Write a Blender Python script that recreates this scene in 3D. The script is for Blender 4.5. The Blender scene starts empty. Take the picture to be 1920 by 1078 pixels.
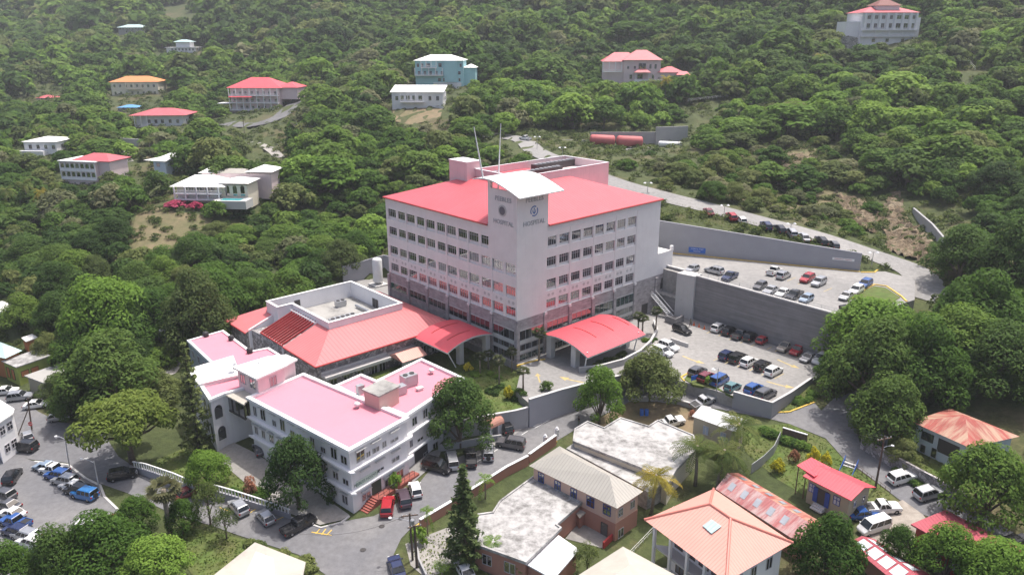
import bpy, bmesh, math, random
import numpy as np
from mathutils import Vector, Matrix

# ------------------------------------------------------------------ camera, sky, sun, exposure
SC = bpy.context.scene
F, PITCH, ROLL, HC = 1440.0, math.radians(18.25), math.radians(-0.2), 60.3   # focal length in pixels of a 1920 wide frame
cd = bpy.data.cameras.new('camera'); cam = bpy.data.objects.new('camera', cd); SC.collection.objects.link(cam)
cd.sensor_fit = 'HORIZONTAL'; cd.sensor_width = 36.0; cd.lens = 36.0 * F / 1920.0
cd.clip_start = 1.0; cd.clip_end = 6000.0
FW = np.array([0, math.cos(PITCH), -math.sin(PITCH)]); _r0 = np.array([1., 0, 0]); _u0 = np.cross(_r0, FW)
RT = math.cos(ROLL) * _r0 + math.sin(ROLL) * _u0; UP = -math.sin(ROLL) * _r0 + math.cos(ROLL) * _u0
cam.matrix_world = Matrix(((RT[0], UP[0], -FW[0], 0), (RT[1], UP[1], -FW[1], 0), (RT[2], UP[2], -FW[2], HC), (0, 0, 0, 1)))
SC.camera = cam

SUN_EL, SUN_AZ = math.radians(71), math.atan2(0.72, 0.69)          # azimuth from +Y towards +X
w = bpy.data.worlds.new('World'); SC.world = w; w.use_nodes = True
sky = w.node_tree.nodes.new('ShaderNodeTexSky'); sky.sky_type = 'NISHITA'; sky.sun_disc = False
sky.sun_elevation = SUN_EL; sky.sun_rotation = SUN_AZ; sky.dust_density = 5.0; sky.air_density = 0.7; sky.ozone_density = 0.4
w.node_tree.nodes['Background'].inputs[1].default_value = 0.15
w.node_tree.links.new(sky.outputs[0], w.node_tree.nodes['Background'].inputs[0])
sl = bpy.data.lights.new('sun', 'SUN'); sun = bpy.data.objects.new('sun', sl); SC.collection.objects.link(sun)
sl.energy = 3.1; sl.angle = math.radians(0.6); sl.color = (1.0, 0.96, 0.9)
_sd = Vector((math.sin(SUN_AZ) * math.cos(SUN_EL), math.cos(SUN_AZ) * math.cos(SUN_EL), math.sin(SUN_EL)))
sun.rotation_euler = _sd.to_track_quat('Z', 'Y').to_euler(); sun.location = (0, 0, 300)
SC.view_settings.view_transform = 'Standard'; SC.view_settings.look = 'None'
SC.view_settings.exposure = 0.62; SC.view_settings.gamma = 1.0
SC.render.engine = 'CYCLES'; SC.cycles.max_bounces = 6; SC.cycles.diffuse_bounces = 3; SC.cycles.glossy_bounces = 3
SC.cycles.transmission_bounces = 3; SC.cycles.transparent_max_bounces = 4; SC.cycles.volume_bounces = 0
SC.cycles.use_denoising = True

# ------------------------------------------------------------------ pixel <-> world helpers (1920 x 1078 photograph pixels)
O = np.array([0, 0, HC])
def ray(px, py): return FW + RT * (px - 960) / F - UP * (py - 539) / F
def at(px, py, z):
    d = ray(px, py); t = (z - HC) / d[2]; return O + d * t
def atY(px, py, Y):
    d = ray(px, py); return O + d * (Y / d[1])
def proj(P):
    d = np.asarray(P, float) - O; z = d @ FW
    return 960 + F * (d @ RT) / z, 539 - F * (d @ UP) / z, z
YAW = math.radians(132.1)
AX = np.array([math.cos(YAW), math.sin(YAW)]); BX = np.array([AX[1], -AX[0]])
C0 = np.array([0.92, 136.8])
def W(a, b, z=0.0):
    q = C0 + AX * a + BX * b; return np.array([q[0], q[1], z])
def rise(P, py):
    """height z above point P whose projection reaches image row py"""
    lo, hi = P[2], P[2] + 80
    for _ in range(50):
        m = (lo + hi) / 2
        if proj((P[0], P[1], m))[1] > py: lo = m
        else: hi = m
    return lo

# ------------------------------------------------------------------ ground
# (px, py, z) where the height is known, (px, py, None, Y) where the depth is
CTRL = [
 (690,1000,-5.6),(500,970,-6.0),(300,930,-6.3),(100,830,-6.3),(60,760,-6.0),(60,950,-6.5),(10,1000,-6.6),(850,890,-5.0),(984,796,-4.4),(1090,757,-3.4),
 (1200,742,-2.7),(1200,778,-4.7),(1280,792,-4.2),(1300,745,-2.2),(1445,773,-1.7),(1540,790,-1.6),(1600,850,-2.2),(1700,910,-2.8),(1880,1030,-4.0),(1450,950,-4.8),(1100,950,-5.6),
 (1000,1060,-6.2),(1300,1065,-5.8),(1640,985,-3.6),(1750,1070,-4.5),(1830,880,-1.2),(1900,900,-1.0),(1560,945,-3.8),(600,1060,-6.6),(300,1065,-6.9),(450,860,-5.3),
 (430,800,-4.6),(1570,755,-1.4),(1640,720,0.5),(1700,670,2.5),(1745,610,6.0),(1800,680,4.0),(1850,760,2.0),
 (50,690,-5.0),(0,620,-3.0),(120,720,-5.2),(250,720,-4.8),(330,690,-4.2),
 (1705,500,9.5),(1752,540,8.6),(1745,565,8.0),(1640,478,11.3),(1560,450,13.3),(1440,417,15.6),(1330,388,17.3),(1240,366,18.8),(1150,340,20.2),(1060,305,21.5),(1005,282,22.3),(985,262,23.0),
 (1190,275,None,285),(1290,262,None,290),(1200,155,None,395),(1110,160,None,400),(830,163,None,385),(785,203,None,345),(700,160,None,430),(1660,84,None,390),(1560,85,None,400),
 (490,208,None,395),(580,190,None,390),(160,345,None,255),(230,300,None,290),(80,285,None,305),(300,238,None,365),(260,180,None,460),(340,100,None,590),(245,65,None,670),
 (100,10,None,860),(300,5,None,800),(600,10,None,680),(960,5,None,620),(1250,0,None,560),(1650,0,None,450),(1915,0,None,420),(1400,60,None,460),(1050,90,None,490),(640,80,None,560),
 (410,378,None,222),(300,450,None,200),(200,560,None,170),(100,480,None,200),(30,420,None,225),(20,560,None,165),(560,420,None,222),(560,300,None,290),(700,420,None,225),(760,300,None,270),(900,270,None,285),(400,300,None,290),(560,530,None,182),
 (1350,290,None,262),(1500,260,None,275),(1450,360,None,222),(1650,330,None,230),(1700,430,None,195),(1800,330,None,215),(1900,450,None,170),(1850,550,None,148),(1900,650,None,125),(1900,250,None,250),(1500,170,None,335),(1800,150,None,310),
 (1915,120,None,320),(1350,200,None,330),(1000,190,None,360),(1900,780,0.5),(500,450,None,215),
]
_cp = []
for c in CTRL:
    P = at(c[0], c[1], c[2]) if len(c) == 3 else atY(c[0], c[1], c[3])
    _cp.append(P)
_cp += [np.array(p, float) for p in [(-900,1000,190),(-400,1000,180),(0,950,170),(350,800,160),(700,700,180),(0,1500,320),(-1000,1500,330),(900,1500,330),(800,400,140),(500,250,70),(300,120,8),
        (-700,600,40),(-500,350,10),(-300,200,-3),(-250,80,-8),(-60,40,-8),(60,40,-7),(200,40,-5)]]
_cp = np.array(_cp)
_CS = 14.0
def _phi(d2): return np.sqrt(d2 + _CS * _CS)
def _fit():
    n = len(_cp); X = _cp[:, :2] / 1.0
    K = _phi(((X[:, None] - X[None]) ** 2).sum(-1)) - np.eye(n) * 1.5
    Pm = np.c_[np.ones(n), X / 100.0]
    M = np.block([[K, Pm], [Pm.T, np.zeros((3, 3))]])
    s = np.linalg.solve(M, np.r_[_cp[:, 2], np.zeros(3)])
    return s[:n], s[n:]
_rw, _rc = _fit()
def gzn(x, y):
    """natural ground height, vectorised"""
    x = np.atleast_1d(np.asarray(x, float)); y = np.atleast_1d(np.asarray(y, float))
    out = np.empty(len(x))
    for i in range(0, len(x), 20000):
        xx, yy = x[i:i + 20000], y[i:i + 20000]
        d2 = (xx[:, None] - _cp[None, :, 0]) ** 2 + (yy[:, None] - _cp[None, :, 1]) ** 2
        out[i:i + 20000] = _phi(d2) @ _rw + _rc[0] + _rc[1] * xx / 100 + _rc[2] * yy / 100
    return out
def gz(x, y): return float(gzn([x], [y])[0])
def inpoly(x, y, poly):
    x = np.asarray(x); y = np.asarray(y); r = np.zeros(x.shape, bool); n = len(poly)
    for i in range(n):
        x1, y1 = poly[i][:2]; x2, y2 = poly[(i + 1) % n][:2]
        c = ((y1 > y) != (y2 > y)) & (x < (x2 - x1) * (y - y1) / (y2 - y1 + 1e-12) + x1); r ^= c
    return r
def pz(l, z): return [at(p[0], p[1], z)[:2] for p in l]
# level platforms cut into the slope: name -> (outline, height)
PADS = {
 'lot': ([W(39,42.6)[:2], W(-7.2,45.2)[:2], W(-45.7,44.15)[:2]] + pz([(1562,684),(1520,717),(1480,744),(1447,763),(1395,748),(1345,733),(1284,716)],0) +
         [W(-19.5,14)[:2], W(-17.2,2.6)[:2], W(-14.4,-10.3)[:2], W(-9.5,-9)[:2], W(-2,-0.6)[:2], W(43.5,-0.6)[:2], W(43.5,42)[:2]], 0.0),
 'garden': ([W(-9.6,-9.05)[:2], W(-14.3,-10.6)[:2], W(-9.5,-22)[:2], W(-2,-24.5)[:2], W(13.5,-27)[:2], W(17,-34)[:2], W(17,-0.7)[:2], W(-2,-0.7)[:2]], -1.4),
 'lower': ([W(17.05,-0.7)[:2], W(17.05,-37.5)[:2], W(52,-43)[:2], W(52,-14)[:2], W(44.2,-14)[:2], W(44.2,-0.7)[:2]], -3.4),
 'yard': ([W(44.3,12)[:2], W(44.3,-13.9)[:2], W(55,-13.9)[:2], W(62,-1.5)[:2], W(60.6,9.5)[:2], W(52,12)[:2]], 1.6),
 'deck': ([W(8,45.2)[:2], W(-2.6,45.2)[:2], W(-45.7,44.2)[:2], W(-45.7,52.7)[:2]] + pz([(1690,570),(1715,562),(1716,524),(1660,509),(1614,509),(1258,473)],9.5) + [W(8,57)[:2]], 9.5),
 'court': ([at(*p)[:2] for p in [(392,752,-5),(470,812,-5),(560,873,-5.2),(655,962,-5.4),(620,975,-5.4),(500,905,-5.2),(420,850,-5),(385,800,-5)]], -5.0),
}
def ground(x, y):
    z = gz(x, y)
    for k in ('lot', 'garden', 'lower', 'yard', 'deck'):
        if inpoly(np.array([x]), np.array([y]), PADS[k][0])[0]: return PADS[k][1]
    return z
def atg(px, py, off=0.0):
    """first hit of the pixel's ray with the ground"""
    d = ray(px, py); d = d / d[1]
    ys = np.arange(55.0, 1200.0, 0.5); P = O + d[None] * ys[:, None]
    z = gzn(P[:, 0], P[:, 1])
    for k in ('lot', 'garden', 'lower', 'yard', 'deck'):
        m = inpoly(P[:, 0], P[:, 1], PADS[k][0]); z[m] = PADS[k][1]
    h = np.nonzero(P[:, 2] <= z + off)[0]
    if len(h) == 0: return P[-1]
    i = h[0]
    if i:
        a = P[i - 1][2] - z[i - 1] - off; b = z[i] + off - P[i][2]; t = a / (a + b + 1e-9) if abs(z[i]-z[i-1])<1.0 else 1.0
        q = P[i - 1] + (P[i] - P[i - 1]) * t
    else: q = P[0]
    return np.array([q[0], q[1], z[i] if abs(z[i]-z[max(i-1,0)])>=1.0 else q[2] - off])

# ------------------------------------------------------------------ materials
MATS = {}
class NT:
    def __init__(s, name):
        s.m = bpy.data.materials.new(name); s.m.use_nodes = True; s.t = s.m.node_tree; s.b = s.t.nodes['Principled BSDF']
        s.out = s.t.nodes['Material Output']; MATS[name] = s.m
    def n(s, t, **kw):
        k = s.t.nodes.new('ShaderNode' + t)
        for a, v in kw.items():
            if a.startswith('i_'):
                key = a[2:]; key = int(key) if key.isdigit() else key.replace('_', ' ')
                k.inputs[key].default_value = v
            else: setattr(k, a, v)
        return k
    def l(s, a, b): s.t.links.new(a, b)
    def coord(s, kind='UV', scale=(1, 1, 1)):
        c = s.n('TexCoord'); mp = s.n('Mapping'); mp.inputs['Scale'].default_value = scale
        s.l(c.outputs[kind], mp.inputs[0]); return mp.outputs[0]
    def pos(s, scale=(1, 1, 1)):
        g = s.n('NewGeometry'); mp = s.n('Mapping'); mp.inputs['Scale'].default_value = scale
        s.l(g.outputs['Position'], mp.inputs[0]); return mp.outputs[0]
    def noise(s, vec, scale, detail=6, rough=.6, dist=0):
        k = s.n('TexNoise'); k.inputs['Scale'].default_value = scale; k.inputs['Detail'].default_value = detail
        k.inputs['Roughness'].default_value = rough; k.inputs['Distortion'].default_value = dist
        s.l(vec, k.inputs['Vector']); return k.outputs[0]
    def ramp(s, fac, stops):
        r = s.n('ValToRGB'); e = r.color_ramp.elements
        while len(e) < len(stops): e.new(.5)
        for i, (p, c) in enumerate(stops):
            e[i].position = p; e[i].color = (*c, 1) if len(c) == 3 else c
        s.l(fac, r.inputs[0]); return r.outputs[0]
    def mix(s, fac, a, b, mode='MIX'):
        k = s.n('Mix', data_type='RGBA', blend_type=mode)
        for i, v in ((0, fac), (6, a), (7, b)):
            if isinstance(v, (int, float)): k.inputs[i].default_value = v
            elif isinstance(v, tuple): k.inputs[i].default_value = (*v[:3], 1)
            else: s.l(v, k.inputs[i])
        return k.outputs[2]
    def bump(s, h, strength=.3, dist=.05):
        k = s.n('Bump'); k.inputs['Strength'].default_value = strength; k.inputs['Distance'].default_value = dist
        s.l(h, k.inputs['Height']); s.l(k.outputs[0], s.b.inputs['Normal'])
    def fin(s, col, rough=.8, metal=0., spec=.4):
        if isinstance(col, tuple): s.b.inputs['Base Color'].default_value = (*col[:3], 1)
        else: s.l(col, s.b.inputs['Base Color'])
        s.b.inputs['Roughness'].default_value = rough; s.b.inputs['Metallic'].default_value = metal
        s.b.inputs['Specular IOR Level'].default_value = spec; return s.m
def mul(c, k): return tuple(min(1, x * k) for x in c)

def plain(name, col, rough=.8, var=.12, scale=.6, metal=0., spec=.4, bump=0.):
    s = NT(name); v = s.pos(); n = s.noise(v, scale, 5)
    c = s.ramp(n, [(.3, mul(col, 1 - var)), (.7, mul(col, 1 + var))])
    if bump: s.bump(s.noise(v, 8, 4), bump)
    return s.fin(c, rough, metal, spec)
def stucco(name, col, streak=.25, dirt=(.25, .24, .23)):
    """painted render: faint blotches, vertical weather streaks"""
    s = NT(name); uv = s.coord('UV'); st = s.coord('UV', (2.2, .12, 1))
    n1 = s.noise(uv, .35, 5); n2 = s.noise(st, 1.0, 6, .7)
    c = s.ramp(n1, [(.3, mul(col, .93)), (.75, mul(col, 1.03))])
    f = s.ramp(n2, [(.52, (0, 0, 0)), (.8, (streak, streak, streak))])
    c = s.mix(f, c, dirt); s.bump(s.noise(uv, 14, 3), .08)
    return s.fin(c, .85)
def weather(name, col, stain, lo=.45, hi=.62, scale=.16, rough=.85, scale2=1.2):
    """flat roof: base paint with spreading stains"""
    s = NT(name); v = s.pos(); n = s.noise(v, scale, 8, .66, .4); n2 = s.noise(v, scale2, 6, .7)
    f = s.ramp(n, [(lo, (0, 0, 0)), (hi, (1, 1, 1))]); f2 = s.ramp(n2, [(.35, (.25,) * 3), (.65, (1, 1, 1))])
    ff = s.mix(1.0, f, f2, 'MULTIPLY')
    c = s.mix(ff, s.ramp(n2, [(.3, mul(col, .94)), (.7, col)]), stain)
    return s.fin(c, rough)
def seam(name, col, pitch=.45, var=.08, rust=None, rough=.5, depth=.03, rl=.55):
    """standing seam metal sheet; the seams run up the slope"""
    s = NT(name); uv = s.coord('UV')
    sx = s.n('SeparateXYZ'); s.l(uv, sx.inputs[0])
    m1 = s.n('Math', operation='MULTIPLY'); m1.inputs[1].default_value = 1 / pitch; s.l(sx.outputs[0], m1.inputs[0])
    fr = s.n('Math', operation='FRACT'); s.l(m1.outputs[0], fr.inputs[0])
    r = s.ramp(fr.outputs[0], [(0, (0, 0, 0)), (.05, (1, 1, 1)), (.24, (1, 1, 1)), (.32, (0, 0, 0))])
    n = s.noise(s.pos(), .25, 6, .65); ns = s.noise(s.coord('UV', (1.6, .10, 1)), 1.0, 6, .7)
    c = s.ramp(n, [(.3, mul(col, 1 - var)), (.7, mul(col, 1 + var))])
    c = s.mix(s.ramp(ns, [(.50, (0, 0, 0)), (.75, (.4,) * 3)]), c, tuple(.55 * q + .10 for q in col)); c = s.mix(s.mix(1.0, r, (.38,) * 3, 'MULTIPLY'), c, mul(col, .55))
    if rust:
        n3 = s.noise(s.coord('UV', (1.3, .25, 1)), .5, 8, .7); f = s.ramp(n3, [(rl, (0, 0, 0)), (rl + .16, (1, 1, 1))]); c = s.mix(f, c, rust)
    s.bump(r, .6, depth)
    return s.fin(c, rough, 0, .35)
def blocks(name, col, mortar, bw=.8, bh=.4, var=.35, ms=.02, rough=.9):
    s = NT(name); uv = s.coord('UV'); b = s.n('TexBrick'); s.l(uv, b.inputs['Vector'])
    b.inputs['Color1'].default_value = (*mul(col, 1 - var), 1); b.inputs['Color2'].default_value = (*mul(col, 1 + var), 1); b.inputs['Mortar'].default_value = (*mortar, 1)
    b.inputs['Scale'].default_value = 1; b.inputs['Brick Width'].default_value = bw; b.inputs['Row Height'].default_value = bh; b.inputs['Mortar Size'].default_value = ms
    n = s.noise(uv, .5, 6, .65); c = s.mix(.55, b.outputs[0], s.ramp(n, [(.3, mul(col, .6)), (.7, mul(col, 1.35))]), 'MIX')
    s.bump(b.outputs[1], -.4, .03); return s.fin(c, rough)
def rubble(name, col, dark, scale=1.6):
    s = NT(name); uv = s.coord('UV'); v = s.n('TexVoronoi'); v.inputs['Scale'].default_value = scale; s.l(uv, v.inputs['Vector'])
    e = s.n('TexVoronoi', feature='DISTANCE_TO_EDGE'); e.inputs['Scale'].default_value = scale; s.l(uv, e.inputs['Vector'])
    bw = s.n('RGBToBW'); s.l(v.outputs['Color'], bw.inputs[0])
    c = s.ramp(bw.outputs[0], [(.25, mul(col, .6)), (.7, mul(col, 1.45))]); f = s.ramp(e.outputs[0], [(.02, (1, 1, 1)), (.07, (0, 0, 0))])
    s.bump(e.outputs[0], .5, .1); return s.fin(s.mix(f, c, dark), .9)
def lifts(name, col):
    """board-marked concrete cast in level lifts, dark weathered streaks between them"""
    s = NT(name); uv = s.coord('UV', (.06, 1.0, 1)); n1 = s.noise(uv, 1.6, 5, .7); n2 = s.noise(s.coord('UV'), .5, 6, .65); sx = s.n('SeparateXYZ'); s.l(s.coord('UV'), sx.inputs[0])
    m1 = s.n('Math', operation='MULTIPLY'); m1.inputs[1].default_value = .8; s.l(sx.outputs[1], m1.inputs[0]); fr = s.n('Math', operation='FRACT'); s.l(m1.outputs[0], fr.inputs[0])
    c = s.ramp(n1, [(.3, mul(col, .62)), (.7, mul(col, 1.3))]); c = s.mix(.4, c, s.ramp(n2, [(.3, mul(col, .7)), (.7, mul(col, 1.25))]))
    c = s.mix(s.ramp(fr.outputs[0], [(0, (.5,) * 3), (.08, (0, 0, 0)), (.9, (0, 0, 0)), (1, (.35,) * 3)]), c, mul(col, .5)); return s.fin(c, .9)
def glass(name, col=(.02, .025, .03), rough=.04, ior=1.9, blinds=True):
    s = NT(name); s.b.inputs['IOR'].default_value = ior
    n = s.noise(s.pos(), .9, 3); c = s.ramp(n, [(.35, mul(col, .6)), (.7, mul(col, 1.8))])
    if blinds: oi = s.n('ObjectInfo'); c = s.mix(s.ramp(oi.outputs['Random'], [(.66, (0, 0, 0)), (.72, (.25,) * 3), (.90, (.3,) * 3), (.94, (.7,) * 3)]), c, (.20, .20, .21))
    return s.fin(c, rough, 0, .5)
def pave(name, col, dark, scale=.12, lo=.4, hi=.7, rough=.9, tr=.5):
    s = NT(name); v = s.pos(); a = s.noise(v, scale, 7, .62, .5); b = s.noise(v, 1.1, 6, .7); g = s.noise(v, 18, 3, .7)
    c = s.mix(s.ramp(a, [(lo, (0, 0, 0)), (hi, (1, 1, 1))]), col, dark)
    c = s.mix(tr, c, s.ramp(b, [(.3, (.3,) * 3), (.7, (.68,) * 3)]), 'OVERLAY')
    c = s.mix(.25, c, s.ramp(g, [(.35, (.3,) * 3), (.65, (.7,) * 3)]), 'OVERLAY')
    st = s.noise(v, .33, 8, .72, 1.2); c = s.mix(s.ramp(st, [(.60, (0, 0, 0)), (.72, (.45,) * 3)]), c, mul(dark, .62))
    s.bump(g, .1, .02); return s.fin(c, rough)

white = stucco('white_paint', (.80, .79, .80), .22, (.45, .43, .42))
hosp = stucco('pale_render', (.75, .73, .72), .28, (.5, .47, .48))
oldwall = stucco('old_white_render', (.72, .70, .71), .35, (.38, .36, .35))
cream = stucco('cream_render', (.74, .68, .55), .2); palepink = stucco('pale_pink_render', (.74, .60, .60), .2)
peach = stucco('peach_render', (.60, .41, .33), .25); terra = stucco('terracotta_render', (.42, .21, .16), .3); sand = stucco('sand_render', (.40, .36, .27), .25)
tealw = stucco('aqua_render', (.40, .66, .70), .12); limew = stucco('lime_render', (.36, .42, .10), .2); orangew = stucco('orange_render', (.55, .22, .10), .3)
conc = stucco('grey_concrete', (.36, .355, .36), .35, (.2, .2, .2)); concd = lifts('stained_concrete', (.225, .22, .225))
concl = stucco('pale_concrete', (.52, .51, .50), .3); graywall = stucco('smooth_grey_render', (.33, .33, .36), .12)
stone = blocks('grey_stone_blocks', (.34, .315, .32), (.2, .19, .19), .9, .38); stoner = rubble('rubble_stone', (.31, .29, .29), (.15, .14, .14))
redroof = seam('red_seam_roof', (.62, .115, .138), .8, .08); redroof2 = seam('bright_red_roof', (.68, .095, .12), .45, .06)
pinkroof = weather('pink_flat_roof', (.68, .25, .315), (.56, .22, .265), .45, .75, .12)
coral = seam('coral_seam_roof', (.70, .34, .28), .42, .05); rustred = seam('rusty_red_sheets', (.36, .085, .07), .45, .2, (.44, .29, .21), .7, .03, .44)
rustpink = seam('faded_red_sheets', (.38, .13, .13), .45, .2, (.46, .34, .33), .7, .03, .44); fadered = seam('flat_red_sheets', (.40, .075, .10), .5, .12, (.5, .3, .3), .6, .03, .62)
whiteroof = plain('white_roof', (.80, .79, .77), .6, .05); creamroof = plain('cream_sheet_roof', (.45, .425, .37), .6, .08); greyroof = seam('grey_beige_roof', (.40, .38, .34), .5, .07)
beigeroof = weather('beige_flat_roof', (.47, .44, .38), (.36, .33, .29)); oldflat = weather('weathered_white_roof', (.55, .54, .53), (.15, .145, .14), .30, .55, .22, .85, .85)
greyflat = weather('stained_grey_roof', (.38, .37, .35), (.16, .155, .15)); tealroof = seam('pale_teal_roof', (.45, .60, .60), .5, .06); orangeroof = seam('orange_roof', (.70, .27, .10), .5, .05)
pinkred = seam('rose_red_roof', (.58, .12, .14), .5, .06); blueroof = seam('blue_roof', (.12, .33, .62), .5, .06)
frame = plain('window_frame', (.50, .48, .50), .5, .05); darkframe = plain('dark_metal', (.06, .055, .055), .5, .1); bluetrim = plain('blue_paint', (.03, .07, .30), .5, .1)
win = glass('window_glass', (.010, .012, .018), .02, 3.2); wing = glass('greenish_glass', (.03, .05, .045)); tint = glass('car_glass', (.015, .018, .02), .03, 1.6, False)
asphalt = pave('asphalt', (.155, .155, .165), (.205, .20, .20), .07); asph_dark = pave('dark_asphalt', (.12, .12, .125), (.17, .17, .17), .1); concp = pave('concrete_paving', (.30, .29, .28), (.22, .215, .21), .05, .35, .7)
cdust = pave('dusty_concrete', (.34, .32, .295), (.24, .23, .22), .1); dirt = pave('bare_dirt', (.22, .165, .10), (.12, .12, .05), .15); dry = pave('dry_slope', (.19, .15, .085), (.09, .10, .038), .12, .35, .65); gravel = pave('gravel_yard', (.36, .32, .28), (.2, .17, .14), .2)
fadedy = plain('faded_yellow', (.46, .36, .16), .75, .25, 1.5); yellow = plain('yellow_paint', (.62, .42, .08), .7, .2, 2); whiteline = plain('white_line_paint', (.62, .62, .60), .7, .2, 2); metalw = plain('white_metal', (.72, .72, .72), .4, .05); greym = plain('galvanised_metal', (.42, .43, .45), .4, .1, .8, .5)
redpaint = plain('red_paint', (.42, .05, .05), .55, .12); tankred = plain('tank_red', (.50, .13, .13), .6, .1); wood = plain('old_wood', (.16, .11, .08), .85, .3, 2); pole_m = plain('pole_wood', (.10, .075, .06), .9, .25, 2)
rubber = plain('rubber', (.02, .02, .02), .8, .1); rimm = plain('wheel_rim', (.35, .35, .36), .35, .1, 2, .7); lampg = plain('lamp_glass', (.75, .75, .72), .2, .05); tail = plain('tail_lamp', (.35, .01, .01), .25, .1)
orangem = plain('orange_plastic', (.70, .14, .03), .6, .1); bluem = plain('blue_plastic', (.03, .12, .45), .5, .1); skin_m = plain('skin', (.20, .11, .07), .6, .1); cloth_g = plain('green_cloth', (.12, .16, .10), .9, .15); cloth_d = plain('dark_cloth', (.03, .03, .04), .9, .15)
bark = plain('bark', (.13, .10, .08), .95, .3, 3, bump=.3); barkp = plain('palm_bark', (.24, .20, .16), .95, .25, 4, bump=.3); barkd = plain('dark_bark', (.05, .042, .036), .95, .3, 3)
black_m = plain('black_plastic', (.03, .03, .032), .6, .2)

def foliage(name, dark, mid, light, trans=.35, sat=1.0):
    """leaves: colour varies from leaf to leaf and from plant to plant"""
    s = NT(name); a = s.n('Attribute', attribute_name='leaf'); tr = s.n('Attribute', attribute_name='plant'); oi = s.n('ObjectInfo')
    ad = s.n('Math', operation='ADD'); s.l(tr.outputs['Fac'], ad.inputs[0]); s.l(oi.outputs['Random'], ad.inputs[1])
    fr = s.n('Math', operation='FRACT'); s.l(ad.outputs[0], fr.inputs[0])
    m1 = s.n('Math', operation='MULTIPLY'); m1.inputs[1].default_value = .68; s.l(fr.outputs[0], m1.inputs[0])
    m2 = s.n('Math', operation='MULTIPLY_ADD'); m2.inputs[1].default_value = .32; s.l(a.outputs['Fac'], m2.inputs[0]); s.l(m1.outputs[0], m2.inputs[2])
    c = s.ramp(m2.outputs[0], [(.08, dark), (.5, mid), (.95, light)])
    s.l(c, s.b.inputs['Base Color']); s.b.inputs['Roughness'].default_value = .7; s.b.inputs['Specular IOR Level'].default_value = .15
    na = s.n('Attribute', attribute_name='outward'); vt = s.n('VectorTransform', vector_type='NORMAL', convert_from='OBJECT', convert_to='WORLD'); s.l(na.outputs['Vector'], vt.inputs[0]); s.l(vt.outputs[0], s.b.inputs['Normal'])
    t = s.n('BsdfTranslucent'); mx = s.n('MixShader'); mx.inputs[0].default_value = trans
    cc = s.mix(1.0, c, (1.0, 1.0, .6), 'MULTIPLY'); s.l(cc, t.inputs[0]); s.l(s.b.outputs[0], mx.inputs[1]); s.l(t.outputs[0], mx.inputs[2]); s.l(mx.outputs[0], s.out.inputs[0])
    return s.m
f_wood = foliage('leaves_wood', (.038, .086, .014), (.084, .160, .025), (.160, .240, .044))
f_dark = foliage('leaves_dark', (.034, .072, .018), (.066, .122, .026), (.115, .180, .038))
f_bright = foliage('leaves_bright', (.085, .165, .022), (.140, .245, .036), (.21, .32, .055))
f_yel = foliage('leaves_yellowish', (.070, .115, .022), (.125, .180, .032), (.20, .25, .055))
f_olive = foliage('leaves_olive', (.070, .105, .032), (.125, .162, .048), (.195, .220, .075))
f_grey = foliage('leaves_greyish', (.100, .120, .055), (.160, .175, .085), (.235, .235, .13))
f_palm = foliage('palm_fronds', (.045, .075, .016), (.100, .135, .034), (.21, .22, .07)); f_palmy = foliage('yellow_palm_fronds', (.10, .11, .02), (.26, .22, .035), (.42, .32, .06))
f_fan = foliage('fan_palm_fronds', (.045, .065, .024), (.085, .105, .045), (.16, .155, .08)); f_pine = foliage('needles', (0.039, 0.073, 0.024), (0.079, 0.117, 0.038), (0.142, 0.172, 0.055), .1)
f_pink = foliage('magenta_blossom', (.30, .02, .06), (.42, .05, .12), (.5, .12, .2)); f_yb = foliage('yellow_blossom', (.26, .27, .02), (.55, .48, .03), (.70, .60, .06)); f_pk = foliage('salmon_leaves', (.25, .12, .07), (.42, .18, .12), (.5, .26, .18))
grass_m = pave('grass_turf', (.085, .13, .028), (.12, .12, .045), .25, .4, .7, .95, .7)

def terrain_mat():
    s = NT('hillside_soil'); v = s.pos(); a = s.noise(v, .05, 8, .65); b = s.noise(v, .9, 6, .7)
    c = s.ramp(a, [(.30, (.040, .058, .018)), (.52, (.065, .080, .026)), (.68, (.125, .10, .055)), (.85, (.20, .15, .095))])
    c = s.mix(.6, c, s.ramp(b, [(.3, (.25,) * 3), (.7, (.75,) * 3)]), 'OVERLAY')
    s.bump(b, .6, .4); return s.fin(c, .95)
soil = terrain_mat()
def rock_mat():
    s = NT('cut_rock'); v = s.pos(); a = s.noise(v, .22, 8, .7, .6); b = s.noise(v, 1.4, 8, .75)
    c = s.ramp(a, [(.3, (.12, .09, .06)), (.5, (.24, .18, .115)), (.68, (.36, .30, .21)), (.8, (.12, .12, .05))])
    c = s.mix(.7, c, s.ramp(b, [(.3, (.22,) * 3), (.7, (.75,) * 3)]), 'OVERLAY'); s.bump(b, .9, .8); return s.fin(c, .95)
rock = rock_mat()
def paint(name, col, rough=.25, metal=.0):
    s = NT(name); s.b.inputs['Coat Weight'].default_value = .5; s.b.inputs['Coat Roughness'].default_value = .06
    n = s.noise(s.pos(), 1.2, 3); c = s.ramp(n, [(.3, mul(col, .9)), (.7, mul(col, 1.08))]); return s.fin(c, rough, metal, .5)
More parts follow.
